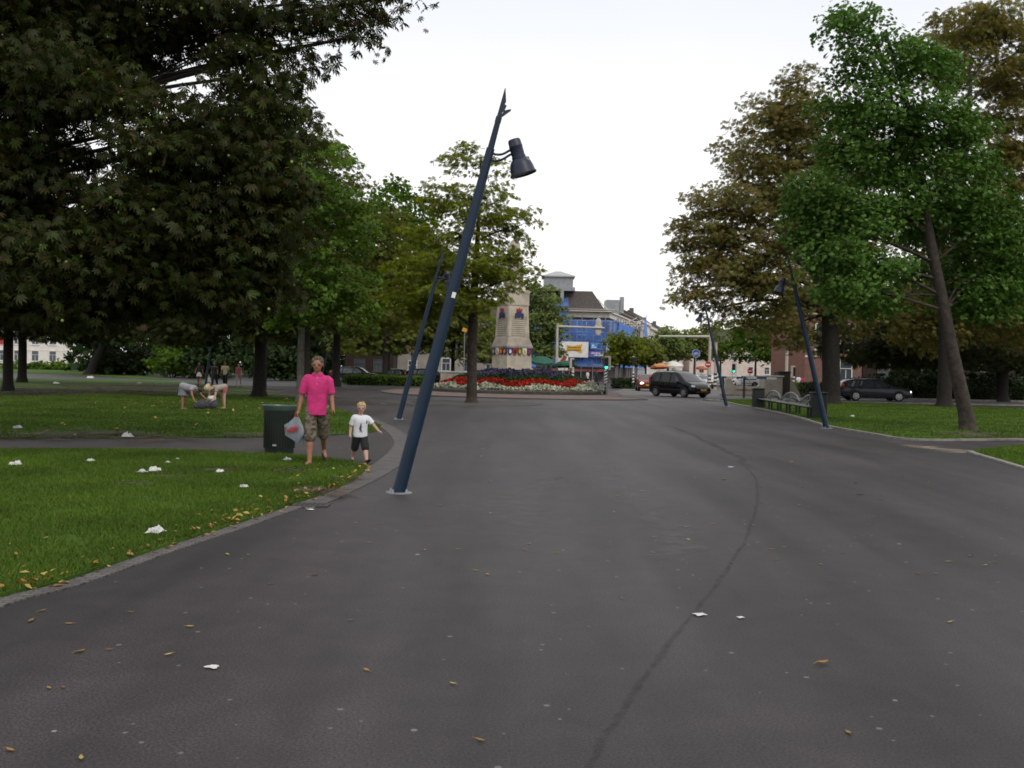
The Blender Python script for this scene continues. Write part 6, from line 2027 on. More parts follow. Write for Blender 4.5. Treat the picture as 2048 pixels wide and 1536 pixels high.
def figure(label, loc, face_rz, H, pose, clothes, skin='skin', hair='hairdark', hair_kind='short', vox=.012, child=False, group=None, slim=1.0, turn=0.0):
    """Faces -y in its own frame; face_rz turns it. pose angles in degrees.
    lean: torso forward; hipL/hipR thigh forward; kneeL/R bend; shL/R arm forward; abL/R arm out; elL/R elbow bend"""
    root = thing('person', label, 'person', loc, face_rz, group)
    p = dict(lean=3, hipL=0, hipR=0, kneeL=4, kneeR=4, shL=0, shR=0, abL=10, abR=10, elL=15, elR=15, nod=0, footL=0, footR=0, sway=0)
    p.update(pose)
    hs_ = H / 5.9 if child else H / 7.5
    k = H / 1.8; g = k * slim
    if child: g = k * 1.12
    hip = .515 * H if not child else .46 * H
    thigh = hip * .475; shin = hip * .455; ank = hip * .07
    tor = (.305 if not child else .3) * H
    J = {}
    ln = R(p['lean'])
    up_ = rx((0, 0, 1), ln); fw = rx((0, -1, 0), ln)
    J['pel'] = Vector((0, 0, 0))
    J['waist'] = up_ * tor * .35 + Vector((R(p['sway']) * tor * .3, 0, 0))
    J['chest'] = up_ * tor * .72 + Vector((R(p['sway']) * tor * .6, 0, 0))
    J['neck'] = up_ * tor * 1.0 + Vector((R(p['sway']) * tor * .9, 0, 0))
    hd = rx((0, 0, 1), ln * .8 + R(p['nod'])); hf = rx((0, -1, 0), ln * .8 + R(p['nod']))
    J['head'] = J['neck'] + hd * (hs_ * .68) + hf * hs_ * .1
    shw = (.108 if not child else .105) * H * (1 if slim >= .98 else .93)
    for s, c in ((1, 'L'), (-1, 'R')):
        J['sh' + c] = J['chest'] + up_ * tor * .14 + Vector((s * shw, 0, 0))
        a = R(p['sh' + c]) + (ln if False else 0); ab = R(p['ab' + c])
        d = rx((s * math.sin(ab), 0, -math.cos(ab)), 0)
        d = Vector((d.x, -math.sin(a) * math.cos(ab), -math.cos(a) * math.cos(ab)))
        J['el' + c] = J['sh' + c] + d * .165 * H * (.9 if child else 1)
        e = R(p['el' + c])
        d2 = Vector((d.x * .75, -math.sin(a + e) * math.cos(ab), -math.cos(a + e) * math.cos(ab))).normalized()
        J['wr' + c] = J['el' + c] + d2 * .145 * H * (.9 if child else 1)
        J['hd' + c] = d2
        J['hip' + c] = Vector((s * .052 * H, 0, -.01 * H))
        a = R(p['hip' + c])
        J['kn' + c] = J['hip' + c] + Vector((s * .008 * H, -math.sin(a), -math.cos(a))) * thigh
        a2 = a - R(p['knee' + c])
        J['an' + c] = J['kn' + c] + Vector((0, -math.sin(a2), -math.cos(a2))) * shin
        fa = R(p['foot' + c])                       # + toes up
        J['to' + c] = J['an' + c] + Vector((s * .02 * H, -math.cos(fa) * .1 * H, math.sin(fa) * .1 * H - ank * .45))
    zmin = min(min(J['an' + c].z - ank, J['to' + c].z - .018 * H) for c in 'LR')
    for q in J: J[q] = J[q] - Vector((0, 0, zmin))
    # ---- body
    b = MB()
    def C(a, c, ra, rb, n=10): b.cap(J[a] if isinstance(a, str) else a, J[c] if isinstance(c, str) else c, ra * g, rb * g, n)
    rot = rotm(ln, 0, 0)
    b.ell(J['pel'] + Vector((0, 0, .01 * H)), (.16 * g, .11 * g, .12 * g), rot)
    XX = Vector((1, 0, 0))
    def torso(mb, rows, pad=0.0):
        mb.loft([(J['pel'] + (J['neck'] - J['pel']) * t + fw * f_ * g, XX * (rx_ + pad) * g, fw * (ry_ + pad) * g) for t, rx_, ry_, f_ in rows], 22)
    torso(b, [(-.12, .13, .09, 0), (0, .155, .108, 0), (.3, .138, .098, .004), (.55, .152, .108, .006), (.78, .165, .112, .004), (.9, .15, .09, 0), (.98, .085, .06, -.006)])
    C(J['shL'] * .9 + J['shR'] * .1, J['shR'] * .9 + J['shL'] * .1, .062, .062)
    C(J['neck'] - up_ * .06 * k, J['neck'] + hd * hs_ * .3, .062, .055)
    for c in 'LR':
        C('sh' + c, 'el' + c, .056, .044); C('el' + c, 'wr' + c, .043, .029)
        C('hip' + c, 'kn' + c, .092, .062); C('kn' + c, J['kn' + c].lerp(J['an' + c], .35), .06, .062); C(J['kn' + c].lerp(J['an' + c], .3), 'an' + c, .062, .038)
        heel = J['an' + c] + (J['an' + c] - J['to' + c]) * .22 - Vector((0, 0, ank * .4))
        C(heel, J['an' + c].lerp(J['to' + c], .6), .038, .036); C(J['an' + c].lerp(J['to' + c], .5), 'to' + c, .04, .028)
        # hand
        s = 1 if c == 'L' else -1
        d = J['hd' + c]; w0 = J['wr' + c]
        side = Vector((0, -1, 0)) - d * d.dot(Vector((0, -1, 0)))
        side = side.normalized() if side.length > .1 else Vector((0, 0, 1))
        inn = side.cross(d).normalized() * -s if False else d.cross(side).normalized()
        if inn.x * s > 0: inn = -inn
        hl = .105 * H * (.95 if child else 1)
        palm = w0 + d * hl * .3
        b.cap(w0 + side * .012 * g, palm + d * hl * .15 + side * .02 * g, .024 * g, .022 * g, 8); b.cap(w0 - side * .01 * g, palm + d * hl * .15 - side * .02 * g, .024 * g, .02 * g, 8)
        grip = p.get('grip' + c, .35)
        for fi, (o_, L) in enumerate(((.032, .42), (.011, .48), (-.011, .45), (-.031, .36))):
            a0 = palm + d * hl * .18 + side * o_ * g
            m1 = a0 + (d + inn * grip * .5) * hl * L * .42
            m2 = m1 + (d * (1 - grip * .7) + inn * grip * 1.6).normalized() * hl * L * .34
            m3 = m2 + (d * (1 - grip * 1.5) + inn * grip * 2.2).normalized() * hl * L * .26
            b.cap(a0, m1, .0105 * g, .0095 * g, 6); b.cap(m1, m2, .0095 * g, .009 * g, 6); b.cap(m2, m3, .009 * g, .0075 * g, 6)
        t0 = w0 + d * hl * .14 + side * .03 * g
        t1 = t0 + (d * .6 + side * .75 + inn * .3).normalized() * hl * .26
        b.cap(t0, t1, .013 * g, .011 * g, 6); b.cap(t1, t1 + (d * .85 + side * .25 + inn * .45).normalized() * hl * .22, .011 * g, .008 * g, 6)
    # head
    hr = hs_ * .5
    tn = R(turn)
    hrot = rotm(ln * .8 + R(p['nod']), 0, 0) @ rotm(0, 0, tn)
    ff_ = hrot @ Vector((0, -1, 0)); hu = hrot @ Vector((0, 0, 1)); hx = hrot @ Vector((1, 0, 0))
    hc = J['head']
    b.ell(hc + hu * hr * .18 - ff_ * hr * .06, (hr * .72, hr * .86, hr * .8), hrot, 16, 12)
    b.ell(hc - hu * hr * .3 + ff_ * hr * .14, (hr * .54, hr * .62, hr * .62), hrot, 14, 10)
    b.ell(hc - hu * hr * .66 + ff_ * hr * .42, (hr * .3, hr * .26, hr * .24), hrot)
    b.cap(hc + hu * hr * .12 + ff_ * hr * .72, hc - hu * hr * .16 + ff_ * hr * .88, hr * .08, hr * .12, 8)
    b.cap(hc + hu * hr * .2 + ff_ * hr * .66 - hx * hr * .4, hc + hu * hr * .2 + ff_ * hr * .66 + hx * hr * .4, hr * .11, hr * .11, 8)
    for s in (1, -1):
        b.ell(hc + hx * s * hr * .73 + hu * -.02 * hr, (hr * .09, hr * .17, hr * .26), hrot)
    body = fuse('body', b, vox, M[skin], root, 3)
    # face
    for s in (1, -1):
        e = MB(); e.ell(hc + hx * s * hr * .29 + hu * hr * .02 + ff_ * hr * .69, (hr * .13, hr * .06, hr * .07), hrot, 10, 6); e.build('eye', M['eyes'], root, smooth='all')  # eye made wide and dark so that it includes the brow shadow
        e = MB(); e.cap(hc + hx * s * hr * .17 + hu * hr * .17 + ff_ * hr * .78, hc + hx * s * hr * .44 + hu * hr * .18 + ff_ * hr * .68, hr * .035, hr * .03, 6); e.build('eyebrow', M[hair], root, smooth='all')
    e = MB(); e.cap(hc - hx * hr * .2 - hu * hr * .42 + ff_ * hr * .72, hc + hx * hr * .2 - hu * hr * .42 + ff_ * hr * .72, hr * .045, hr * .045, 6); e.build('mouth', M['lips'], root, smooth='all')
    # hair
    h = MB()
    if hair_kind != 'none':
        h.ell(hc + hu * hr * .34 - ff_ * hr * .16, (hr * .79, hr * .86, hr * .74), hrot, 16, 12)
        h.ell(hc + hu * hr * .02 - ff_ * hr * .4, (hr * .72, hr * .55, hr * .6), hrot, 14, 10)
        if hair_kind == 'fringe': h.ell(hc + hu * hr * .62 + ff_ * hr * .42, (hr * .55, hr * .35, hr * .22), hrot)
        if hair_kind == 'long':
            h.cap(hc - ff_ * hr * .5, hc - ff_ * hr * .62 - Vector((0, 0, 1)) * hr * 1.6, hr * .6, hr * .4, 10)
        rd = random.Random(int(H * 100))
        for _ in range(40):
            a = rd.uniform(0, 2 * PI); z = rd.uniform(.15, .95)
            rr = math.sqrt(1 - z * z)
            if math.sin(a) * rr < -.75 and z < .5: continue
            q = hrot @ Vector((hr * .76 * rr * math.cos(a), hr * .85 * rr * math.sin(a), hr * .78 * z))
            h.ell(hc + hu * hr * .34 - ff_ * hr * .1 + q, hr * .13, None, 6, 4)
        fuse('hair', h, vox * .9, M[hair], root, 1)
    # ---- clothes
    cl = clothes
    if 'top' in cl:
        mt, sleeve, hem = cl['top']                  # sleeve fraction of upper arm (0-2), hem below the pelvis in H
        b = MB()
        loose = cl.get('loose', 1.0)
        def ce(a, r_): b.ell(a, tuple(x * g * loose for x in r_), rot, 16, 12)
        lw = (loose - 1) * .2
        torso(b, [(-.02 - hem * 3.2, .172, .128, .0), (0, .174, .128, .002), (.18, .166, .12, .006), (.38, .163, .118, .008), (.58, .17, .124, .008), (.76, .178, .124, .004), (.85, .184, .114, 0), (.92, .158, .1, -.004), (.97, .115, .084, -.005), (1.0, .084, .074, -.006)], lw)
        b.cap(J['shL'] * .94 + J['shR'] * .06 - up_ * .012 * k, J['shR'] * .94 + J['shL'] * .06 + up_ * .004 * k, .083 * g, .083 * g)
        for c in 'LR':
            if sleeve > 0:
                e_ = J['sh' + c].lerp(J['el' + c], min(sleeve, 1))
                # flared open sleeve: a cone with a flat hem
                b.cap('', '', 0, 0) if False else None
                b.tube([J['sh' + c] + (J['sh' + c] - e_) * .12 - up_ * .01 * k, J['sh' + c] - up_ * .012 * k, J['sh' + c].lerp(e_, .5), e_], [.05 * g, .081 * g, .076 * g, .074 * g * (1.0 if sleeve <= 1 else .8)], 14)
                if sleeve > 1:
                    b.tube([e_, J['el' + c].lerp(J['wr' + c], sleeve - 1)], [.06 * g, .046 * g], 12)
        tp_ = fuse('shirt', b, vox, M[mt], root, 3)
        if cl.get('collar'):
            b = MB(); ring_ = []
            for i in range(15):
                a = -PI / 2 + .32 + (2 * PI - .64) * i / 14
                ring_.append(J['neck'] + up_ * (.022 + .02 * math.sin(a)) * k + Vector((.074 * g * math.cos(a), .078 * g * math.sin(a) - .008, 0)))
            vs = []
            for q in ring_:
                o_ = (q - J['neck']); o_.z = 0; o_.normalize()
                vs += [q + Vector((0, 0, .022 * k)), q + o_ * .034 * g - Vector((0, 0, .022 * k)), q + o_ * .03 * g - Vector((0, 0, .03 * k))]
            fs = []
            for i in range(14):
                for kk in range(2): fs.append((i * 3 + kk, i * 3 + kk + 1, i * 3 + kk + 4, i * 3 + kk + 3))
            b.add(vs, fs).build('collar', M[mt], tp_, smooth='all', fix=False)
            b = MB()
            for i in range(3):
                q = J['neck'] - up_ * (.06 + .045 * i) * k + fw * (.1 + .012 * i) * g * 1.12
                b.ell(q, .007 * g, None, 6, 4)
            b.build('buttons', M['white'], tp_)
    if 'bottom' in cl:
        kind, mt, frac = cl['bottom']                # frac of leg covered: 1 = knee, 2 = ankle
        b = MB()
        if kind in ('shorts', 'trousers'):
            b.ell(J['pel'] + Vector((0, 0, .005 * H)), (.178 * g, .128 * g, .125 * g), None, 14, 10)
            for c in 'LR':
                lo_w = cl.get('legw', .1)
                kf = min(frac, 1)
                e_ = J['hip' + c].lerp(J['kn' + c], kf)
                b.tube([J['hip' + c] + Vector((0, 0, .05 * g)), J['hip' + c] - Vector((0, 0, .02)), e_], [.1 * g, .108 * g, lo_w * g], 14)
                if frac > 1:
                    f_ = J['kn' + c].lerp(J['an' + c], frac - 1)
                    b.ell(e_, lo_w * g); b.tube([e_, f_], [lo_w * g, lo_w * .82 * g], 14)
        else:                                        # skirt
            L_ = frac * thigh
            mid_ = (J['knL'] + J['knR']) / 2
            e_ = J['pel'].lerp(mid_, frac)
            dm = (e_ - J['pel']).normalized()
            vs = []
            b.tube([J['pel'] - dm * .12 * g, J['pel'], e_.lerp(J['pel'], .4), e_], [.13 * g, .17 * g, .2 * g, .23 * g], 18, True, 1.0)
            b.ell(J['pel'], (.175 * g, .13 * g, .13 * g))
        fuse({'shorts': 'shorts', 'trousers': 'trousers'}.get(kind, 'skirt'), b, vox, M[mt], root, 3)
    if 'shoes' in cl:
        mt, kind = cl['shoes']
        for c in 'LR':
            b = MB()
            f_ = (J['to' + c] - J['an' + c]); f_.z += ank * .45; f_.normalize()
            n_ = Vector((0, 0, 1)) - f_ * f_.z; n_.normalize(); s_ = f_.cross(n_)
            heel = J['an' + c] - f_ * .055 * k - n_ * ank * .75
            toe = J['to' + c] + f_ * .03 * k - n_ * .005 * k
            if kind == 'flipflop':
                out_ = []
                for u, w_ in ((-.02, .028), (.1, .034), (.3, .036), (.6, .045), (.85, .046), (1.0, .03)):
                    out_.append((u, w_))
                L_ = (toe - heel).length
                pts = [(u * L_, w_ * g) for u, w_ in out_] + [(u * L_, -w_ * g) for u, w_ in out_[::-1]]
                so_ = heel - n_ * .024 * k
                b.prism(pts, .02 * k, frame(so_, f_, s_, f_.cross(s_)))
                sh = b.build('flip_flop', M[mt], root)
                b = MB(); t0 = heel + f_ * L_ * .78 + n_ * .02 * k
                for q in (1, -1): b.tube(catmull([t0 + n_ * .02 * k, heel + f_ * L_ * .62 + s_ * q * .03 * g + n_ * .04 * k, heel + f_ * L_ * .42 + s_ * q * .04 * g + n_ * .0], 3), .009 * k, 6)
                b.build('strap', M['black'], sh)
            else:
                b.cap(heel + n_ * .012 * k, heel.lerp(toe, .5) + n_ * .01 * k, .044 * g, .042 * g); b.cap(heel.lerp(toe, .4) + n_ * .01 * k, toe - f_ * .01 * k, .046 * g, .036 * g)
                b.cap(heel + n_ * .02 * k + f_ * .04 * k, J['an' + c] + n_ * .0, .042 * g, .042 * g)
                fuse('shoe', b, vox, M[mt], root, 2)
    root['_dummy'] = 0
    del root['_dummy']
    return root, J, body

def look(px, Y):                  # yaw that makes a figure (facing -y) look at the camera
    p = GX(px, Y); return math.atan2(p.x, -p.y) + PI if False else math.atan2(-p.x, p.y) * 1.0

# ---- the man in pink
ML = G(632, 932)
man, JM, _ = figure('man in bright pink polo and camouflage shorts walking with a carrier bag', ML, R(8), 1.8,
    dict(lean=2, hipL=-24, kneeL=22, footL=-24, hipR=9, kneeR=5, footR=6, shL=2, abL=10, elL=20, shR=-4, abR=13, elR=10, gripR=.62, gripL=.5, nod=5),
    dict(top=('pinkshirt', .82, .055), collar=True, loose=1.06, bottom=('shorts', 'camo', 1.06), legw=.112, shoes=('black', 'flipflop')), hair='hairgrey', hair_kind='short', vox=.0085, turn=-6, slim=.91)
# his carrier bag, hanging from the right hand
mw = man.matrix_basis if False else Matrix.Translation(ML) @ Matrix.Rotation(R(8), 4, 'Z')
hand = mw @ (JM['wrR'] + JM['hdR'] * .11)
bag = thing('carrier_bag', 'crumpled grey plastic carrier bag with red letters in the man\'s hand', 'bag', (hand.x - .01, hand.y, hand.z - .0), R(-14))
M['bagp'] = mat('bag_grey_plastic', (.19, .21, .24), .4, c2=(.12, .135, .16), vs=4, bump=.5, bs=7)
b = MB()
def bagf(u, v):
    # u round the bag, v downwards; it hangs tilted and pinched at the handle
    a = 2 * PI * u
    wv = .035 + .16 * min(1, v * 1.9) * (1 - .5 * max(0, v - .62))
    d_ = .02 + .05 * min(1, v * 1.6) * (1 - .6 * max(0, v - .7))
    cr2 = 1 + .1 * math.sin(5 * a + 7 * v) + .06 * math.sin(11 * a - 9 * v)
    x = math.copysign(abs(math.cos(a)) ** .7, math.cos(a)) * wv * cr2
    y = math.sin(a) * d_ * cr2
    z = -.07 - .41 * v - .1 * (x / .2) * v
    return (x - .05 * v, y, z)
b.grid(bagf, 32, 14)
b.add([bagf(i / 32, 1) for i in range(32)], [tuple(range(32))])
bago = b.build('bag_body', M['bagp'], bag, smooth='all', fix=False)
b = MB()
for sy in (-.018, .018):
    b.tube(catmull([(-.035, sy, -.08), (-.015, sy * .4, .005), (.012, sy * .4, .005), (.03, sy, -.08)], 4), .007, 6)
b.build('handle', mat('bag_handle_red', (.4, .03, .03), .5), bag)
bag.scale = (.88, .88, .9)
tx = text_obj('H&M', .14, mat('bag_letters_red', (.55, .02, .03), .5), bago, Matrix.Translation((-.035, -.084, -.3)) @ Matrix.Rotation(R(-14), 4, 'Y') @ Matrix.Rotation(PI / 2, 4, 'X') @ Matrix.Diagonal((.8, 1, 1, 1)), ext=.006)

# ---- the boy
BL = G(719, 925)
M['toddler_shoe'] = M['black']
boy, JB, _ = figure('small blond boy in white printed T-shirt and black shorts striding beside the man', BL, R(26), 1.1,
    dict(lean=4, hipL=30, kneeL=8, footL=24, hipR=-22, kneeR=16, footR=-14, shL=20, abL=38, elL=14, shR=-14, abR=14, elR=30, nod=3),
    dict(top=('whiteshirt', .8, .03), loose=1.06, bottom=('shorts', 'denim', 1.08), legw=.098, shoes=('black', 'shoe')), skin='skin2', hair='hairblond', hair_kind='fringe', vox=.007, child=True, turn=-22)
# print on his shirt: a dark figure and a dark mark on the shoulder, laid onto the cloth
shirt = [o for o in boy.children if o.name.startswith('shirt')][0]
bm = bmesh.new(); bm.from_mesh(shirt.data); bvh = BVHTree.FromBMesh(bm); bm.free()
def decal(name, outline, cx, cz, s, m, parent):
    """outline in metres in the x-z plane, projected from the front onto the shirt"""
    pts = [(cx + x * s, cz + z * s) for x, z in outline]
    bmm = bmesh.new()
    f_ = bmm.faces.new([bmm.verts.new((x, 0, z)) for x, z in pts])
    bmesh.ops.triangulate(bmm, faces=bmm.faces[:])
    bmesh.ops.subdivide_edges(bmm, edges=bmm.edges[:], cuts=3, use_grid_fill=True)
    bmesh.ops.triangulate(bmm, faces=bmm.faces[:])
    for v in bmm.verts:
        hit = bvh.ray_cast(Vector((v.co.x, -1, v.co.z)), Vector((0, 1, 0)))
        y = hit[0].y if hit[0] else -.1
        v.co.y = y - .004
    me = bpy.data.meshes.new(name); bmm.to_mesh(me); bmm.free()
    me.materials.append(m)
    o = bpy.data.objects.new(name, me); col.objects.link(o); o.parent = parent
    return o
cz = JB['waist'].z
dark = mat('print_dark', (.06, .045, .06), .9)
decal('shirt_print', [(-.2, -.9), (-.05, -.4), (-.28, -.35), (-.3, -.15), (-.12, .0), (-.16, .4), (-.05, .55), (-.1, .72), (.02, .85), (.13, .74), (.08, .56), (.2, .35), (.24, .0), (.14, -.1), (.22, -.5), (.4, -.92), (.24, -.95), (.06, -.55), (-.08, -.95)], -.025, cz + .005, .085, dark, shirt)
decal('shirt_print', [(-.1, -.3), (.12, -.32), (.3, -.05), (.3, .3), (.1, .5), (-.06, .45), (.08, .25), (.1, .0)], .075, cz + .095, .075, dark, shirt)
b = MB()
for q, (x, z) in enumerate(((-.06, .085), (-.035, .088), (-.01, .086), (.012, .082), (.033, .078))):
    hit = bvh.ray_cast(Vector((x, -1, cz + z)), Vector((0, 1, 0)))
    y = hit[0].y - .004 if hit[0] else -.1
    b.box((x, y, cz + z), (.014, .003, .005))
b.build('shirt_print', mat('print_grey', (.25, .24, .28), .9), shirt)

# ---- two women bending over on the lawn
M['greydress'] = mat('dress_white_grey', (.29, .29, .32), .9, c2=(.22, .22, .25), vs=5)
M['greydress2'] = mat('dress_grey', (.2, .205, .23), .9, c2=(.15, .155, .175), vs=6)
M['cream_top'] = mat('cream_top', (.32, .28, .24), .9)
M['yellow_top'] = mat('pale_yellow_shirt', (.55, .5, .3), .9)
M['pinktop'] = mat('coral_pink_top', (.45, .13, .14), .9)
M['navytop'] = mat('navy_top', (.03, .033, .05), .9)
M['straw'] = mat('straw_hat', (.55, .45, .28), .9, c2=(.42, .33, .2), vs=20)
w1, J1, _ = figure('woman in grey-white dress bending over the bag on the left lawn', GX(367, 34.2), R(74), 1.52,
    dict(lean=100, hipL=-6, hipR=4, kneeL=6, kneeR=6, shL=38, shR=20, elL=10, elR=12, nod=14), dict(top=('greydress', .25, .05), loose=1.15, bottom=('skirt', 'greydress2', .8), shoes=('cream_top', 'shoe')), hair='hairdark', vox=.013, group='people stooping on the lawn')
w2, J2, _ = figure('woman in straw hat and cream top stooping over a bundle on the left lawn', GX(446, 35), R(-38), 1.5,
    dict(lean=96, hipL=4, hipR=-5, kneeL=8, kneeR=8, shL=20, shR=8, elL=12, elR=10, nod=10), dict(top=('cream_top', .5, .05), loose=1.05, bottom=('shorts', 'pinktop', .45), legw=.105, shoes=('cream_top', 'shoe')), skin='skin2', hair='hairdark', vox=.013, group='people stooping on the lawn')
hat = MB(); hrot = rotm(R(96 * .8 + 10), 0, 0)
hat.lathe([(.01, .12), (.06, .118), (.082, .1), (.09, .03), (.1, .024), (.165, .008), (.165, .0), (.1, .012)], 20, J2['head'] + hrot @ Vector((0, .02, .05)), hrot)
hat.build('hat', M['straw'], w2, smooth='all')
def bag_thing(label, px, Y, kind):
    r = thing('bag', label, 'bag', GX(px, Y, .035), .3)
    b = MB(); b.ell((0, 0, .15), (.2, .14, .16)); b.ell((.08, .02, .22), (.13, .1, .13)); b.ell((-.1, 0, .1), (.14, .13, .1))
    fuse('bag_body', b, .02, kind, r, 2)
    b = MB(); b.tube(catmull([(-.08, 0, .26), (-.04, .02, .38), (.06, .02, .38), (.1, 0, .3)], 4), .012, 6); b.build('handle', M['black'], r)
    return r
bag_thing('dark grey bag on the lawn under the stooping woman in the dress', 400, 34.2, mat('bag_dark', (.05, .055, .065), .8))
bg2 = bag_thing('dark bag topped by a white bundle before the woman in the straw hat', 423, 34.6, mat('bag_charcoal', (.06, .07, .09), .8))
b = MB(); b.ell((0, 0, .36), (.15, .13, .1)); b.ell((.06, 0, .4), (.09, .09, .07)); fuse('white_bundle', b, .02, M['white'], bg2, 2)

# ---- the four walkers on the far path
wk = dict(group='people walking on the far path')
figure('walker in dark top and white skirt over dark leggings, leftmost of the far group', GX(398, 70), R(10), 1.68, dict(hipL=18, hipR=-16, kneeL=6, kneeR=20, shL=-14, shR=16), dict(top=('navytop', .4, .02), bottom=('skirt', 'white', .55), shoes=('black', 'shoe')), hair='hairdark', hair_kind='long', vox=.018, slim=.95, **wk)
figure('walker in black clothes with a white bag, second in the far group', GX(429, 70.5), R(0), 1.7, dict(hipL=-14, hipR=18, kneeL=18, kneeR=5, shL=12, shR=-12), dict(top=('black', .5, .04), bottom=('trousers', 'navytop', 1.9), shoes=('black', 'shoe')), hair='hairdark', vox=.018, **wk)
wb_ = GX(417, 69.6)
r = thing('carrier_bag', 'white carrier bag hanging by the black-clothed walker', 'bag', (wb_.x, wb_.y, .0))
b = MB(); b.ell((0, 0, .42), (.16, .1, .24)); b.ell((0, 0, .3), (.18, .12, .14)); fuse('bag_body', b, .025, M['white'], r, 2)
MB().tube(catmull([(-.05, 0, .6), (-.02, 0, .76), (.03, 0, .76), (.06, 0, .6)], 4), .012, 6).build('handle', M['white'], r)
figure('walker in pale yellow shirt and dark trousers on the far path', GX(450, 70), R(8), 1.76, dict(hipL=20, hipR=-18, kneeL=5, kneeR=20, shL=-12, shR=12), dict(top=('yellow_top', .8, .05), bottom=('trousers', 'denim', 1.92), shoes=('black', 'shoe')), hair='hairdark', vox=.018, **wk)
figure('walker in coral pink top and pale shorts, rightmost of the far group', GX(477, 70.5), R(-6), 1.64, dict(hipL=-12, hipR=16, kneeL=16, kneeR=5, shL=10, shR=-12), dict(top=('pinktop', .4, .06), bottom=('shorts', 'cream_top', .5), shoes=('cream_top', 'shoe')), skin='skin2', hair='hairdark', hair_kind='long', vox=.018, slim=.95, **wk)
# ---- people at the crossing
figure('person in white shirt and dark trousers behind the planter railing', GX(1174, 100), R(60), 1.72, dict(hipL=14, hipR=-12, kneeR=16, lean=6), dict(top=('white', .9, .05), bottom=('trousers', 'denim', 1.9), shoes=('black', 'shoe')), hair='hairdark', vox=.022, group='people at the crossing')
figure('person in dark clothes right of the one in white behind the railing', GX(1193, 101), R(-80), 1.74, dict(hipL=12, hipR=-12, kneeR=16, shL=30), dict(top=('navytop', 1.6, .05), bottom=('trousers', 'denim', 1.9), shoes=('black', 'shoe')), hair='hairdark', vox=.022, group='people at the crossing')
figure('person in light blue top standing by the red brick house', GX(1596, 90), R(30), 1.7, dict(hipL=10, hipR=-8, kneeR=12), dict(top=('lightblue', .8, .05) if 'lightblue' in M else ('whiteshirt', .8, .05), bottom=('trousers', 'navytop', 1.9), shoes=('black', 'shoe')), hair='hairdark', vox=.022, group='people at the crossing')
figure('person in pink top beside the one in light blue near the brick house', GX(1604, 91), R(-40), 1.6, dict(hipL=-10, hipR=10), dict(top=('pinkshirt', .6, .05), bottom=('trousers', 'denim', 1.9), shoes=('black', 'shoe')), hair='hairdark', hair_kind='long', vox=.022, slim=.95, group='people at the crossing')

# ================================================================== LITTER AND LEAVES
M['paper'] = mat('litter_paper', (.62, .62, .6), .8, c2=(.5, .5, .5), vs=9)
def tissue(label, px, py, wpx, z=.045, flat=False, seed=0):
    p = G(px, py, z)
    Y = p.y; wd = wpx * Y / F
    r_ = random.Random(seed + px)
    b = MB(); n = 9
    H_ = [[r_.uniform(0, 1) for _ in range(n + 1)] for _ in range(n + 1)]
    def fn(u, v):
        i, j = int(round(u * n)), int(round(v * n))
        e = 1 + .25 * math.sin(6 * u + seed) * math.sin(5 * v + px)
        zz_ = (.04 if flat else .42) * wd * H_[i][j] * (math.sin(PI * u) * math.sin(PI * v)) ** .4
        return ((u - .5) * wd * e + r_.uniform(-.05, .05) * wd, (v - .5) * wd * .8 * e + r_.uniform(-.05, .05) * wd, zz_ + .004)
    b.grid(fn, n, n)
    o = b.build('litter', M['paper'], None, fix=False)
    o.location = (p.x, p.y, z)
    o.rotation_euler = (0, 0, r_.uniform(0, 3))
    s = o.modifiers.new('thickness', 'SOLIDIFY'); s.thickness = .002
    return tag(o, label, 'litter', 'crumpled white litter on the lawns')
L_ = .05
for px, py, wpx, lb in (
    (33, 929, 24, 'large crumpled white tissue at the left edge of the near lawn'),
    (181, 922, 14, 'small flat white paper between the left edge tissue and the leaning pair'),
    (285, 944, 16, 'upright white scrap left of the long pale wrapper on the near lawn'),
    (310, 941, 26, 'long pale wrapper beside the upright white scrap on the near lawn'),
    (335, 925, 9, 'tiny white scrap above the long pale wrapper'),
    (439, 944, 16, 'thin white scrap near the bare soil, left of the bin'),
    (355, 918, 7, 'tiny white fleck near the path edge of the near lawn'),
    (488, 974, 16, 'round white paper ball on the lawn below the bin'),
    (310, 1064, 36, 'biggest white torn paper on the grass near the plaza edge'),
    (574, 920, 16, 'white paper lying at the foot of the green bin'),
    (255, 873, 26, 'long white strip of paper on the lawn beyond the path'),
    (113, 767, 12, 'white scrap on the far left lawn by the dark trunk'),
    (180, 756, 12, 'flat white scrap on the farthest left lawn'),
    (279, 767, 10, 'white scrap beside the far path on the left'),
    (36, 856, 16, 'dull pale scrap on the shaded lawn at the left'),
    (1705, 833, 9, 'white scrap on the right lawn behind the lamp')):
    tissue(lb, px, py, wpx, L_, seed=py)
for px, py, wpx, lb in ((766, 808, 12, 'white scrap on the asphalt between the boy and the second lamp'), (621, 1019, 14, 'white paper by the drain at the lawn tip'), (1400, 1229, 22, 'straight white strip on the asphalt beside the dark seam'), (1481, 1235, 13, 'short white scrap right of the straight strip on the asphalt'), (1461, 934, 12, 'white scrap on the asphalt in the middle distance'),
                         (425, 1334, 24, 'white sliver on the asphalt at lower left'), (405, 1247 - 0, 1, '')):
    if lb: tissue(lb, px, py, wpx, .006, True, seed=py)

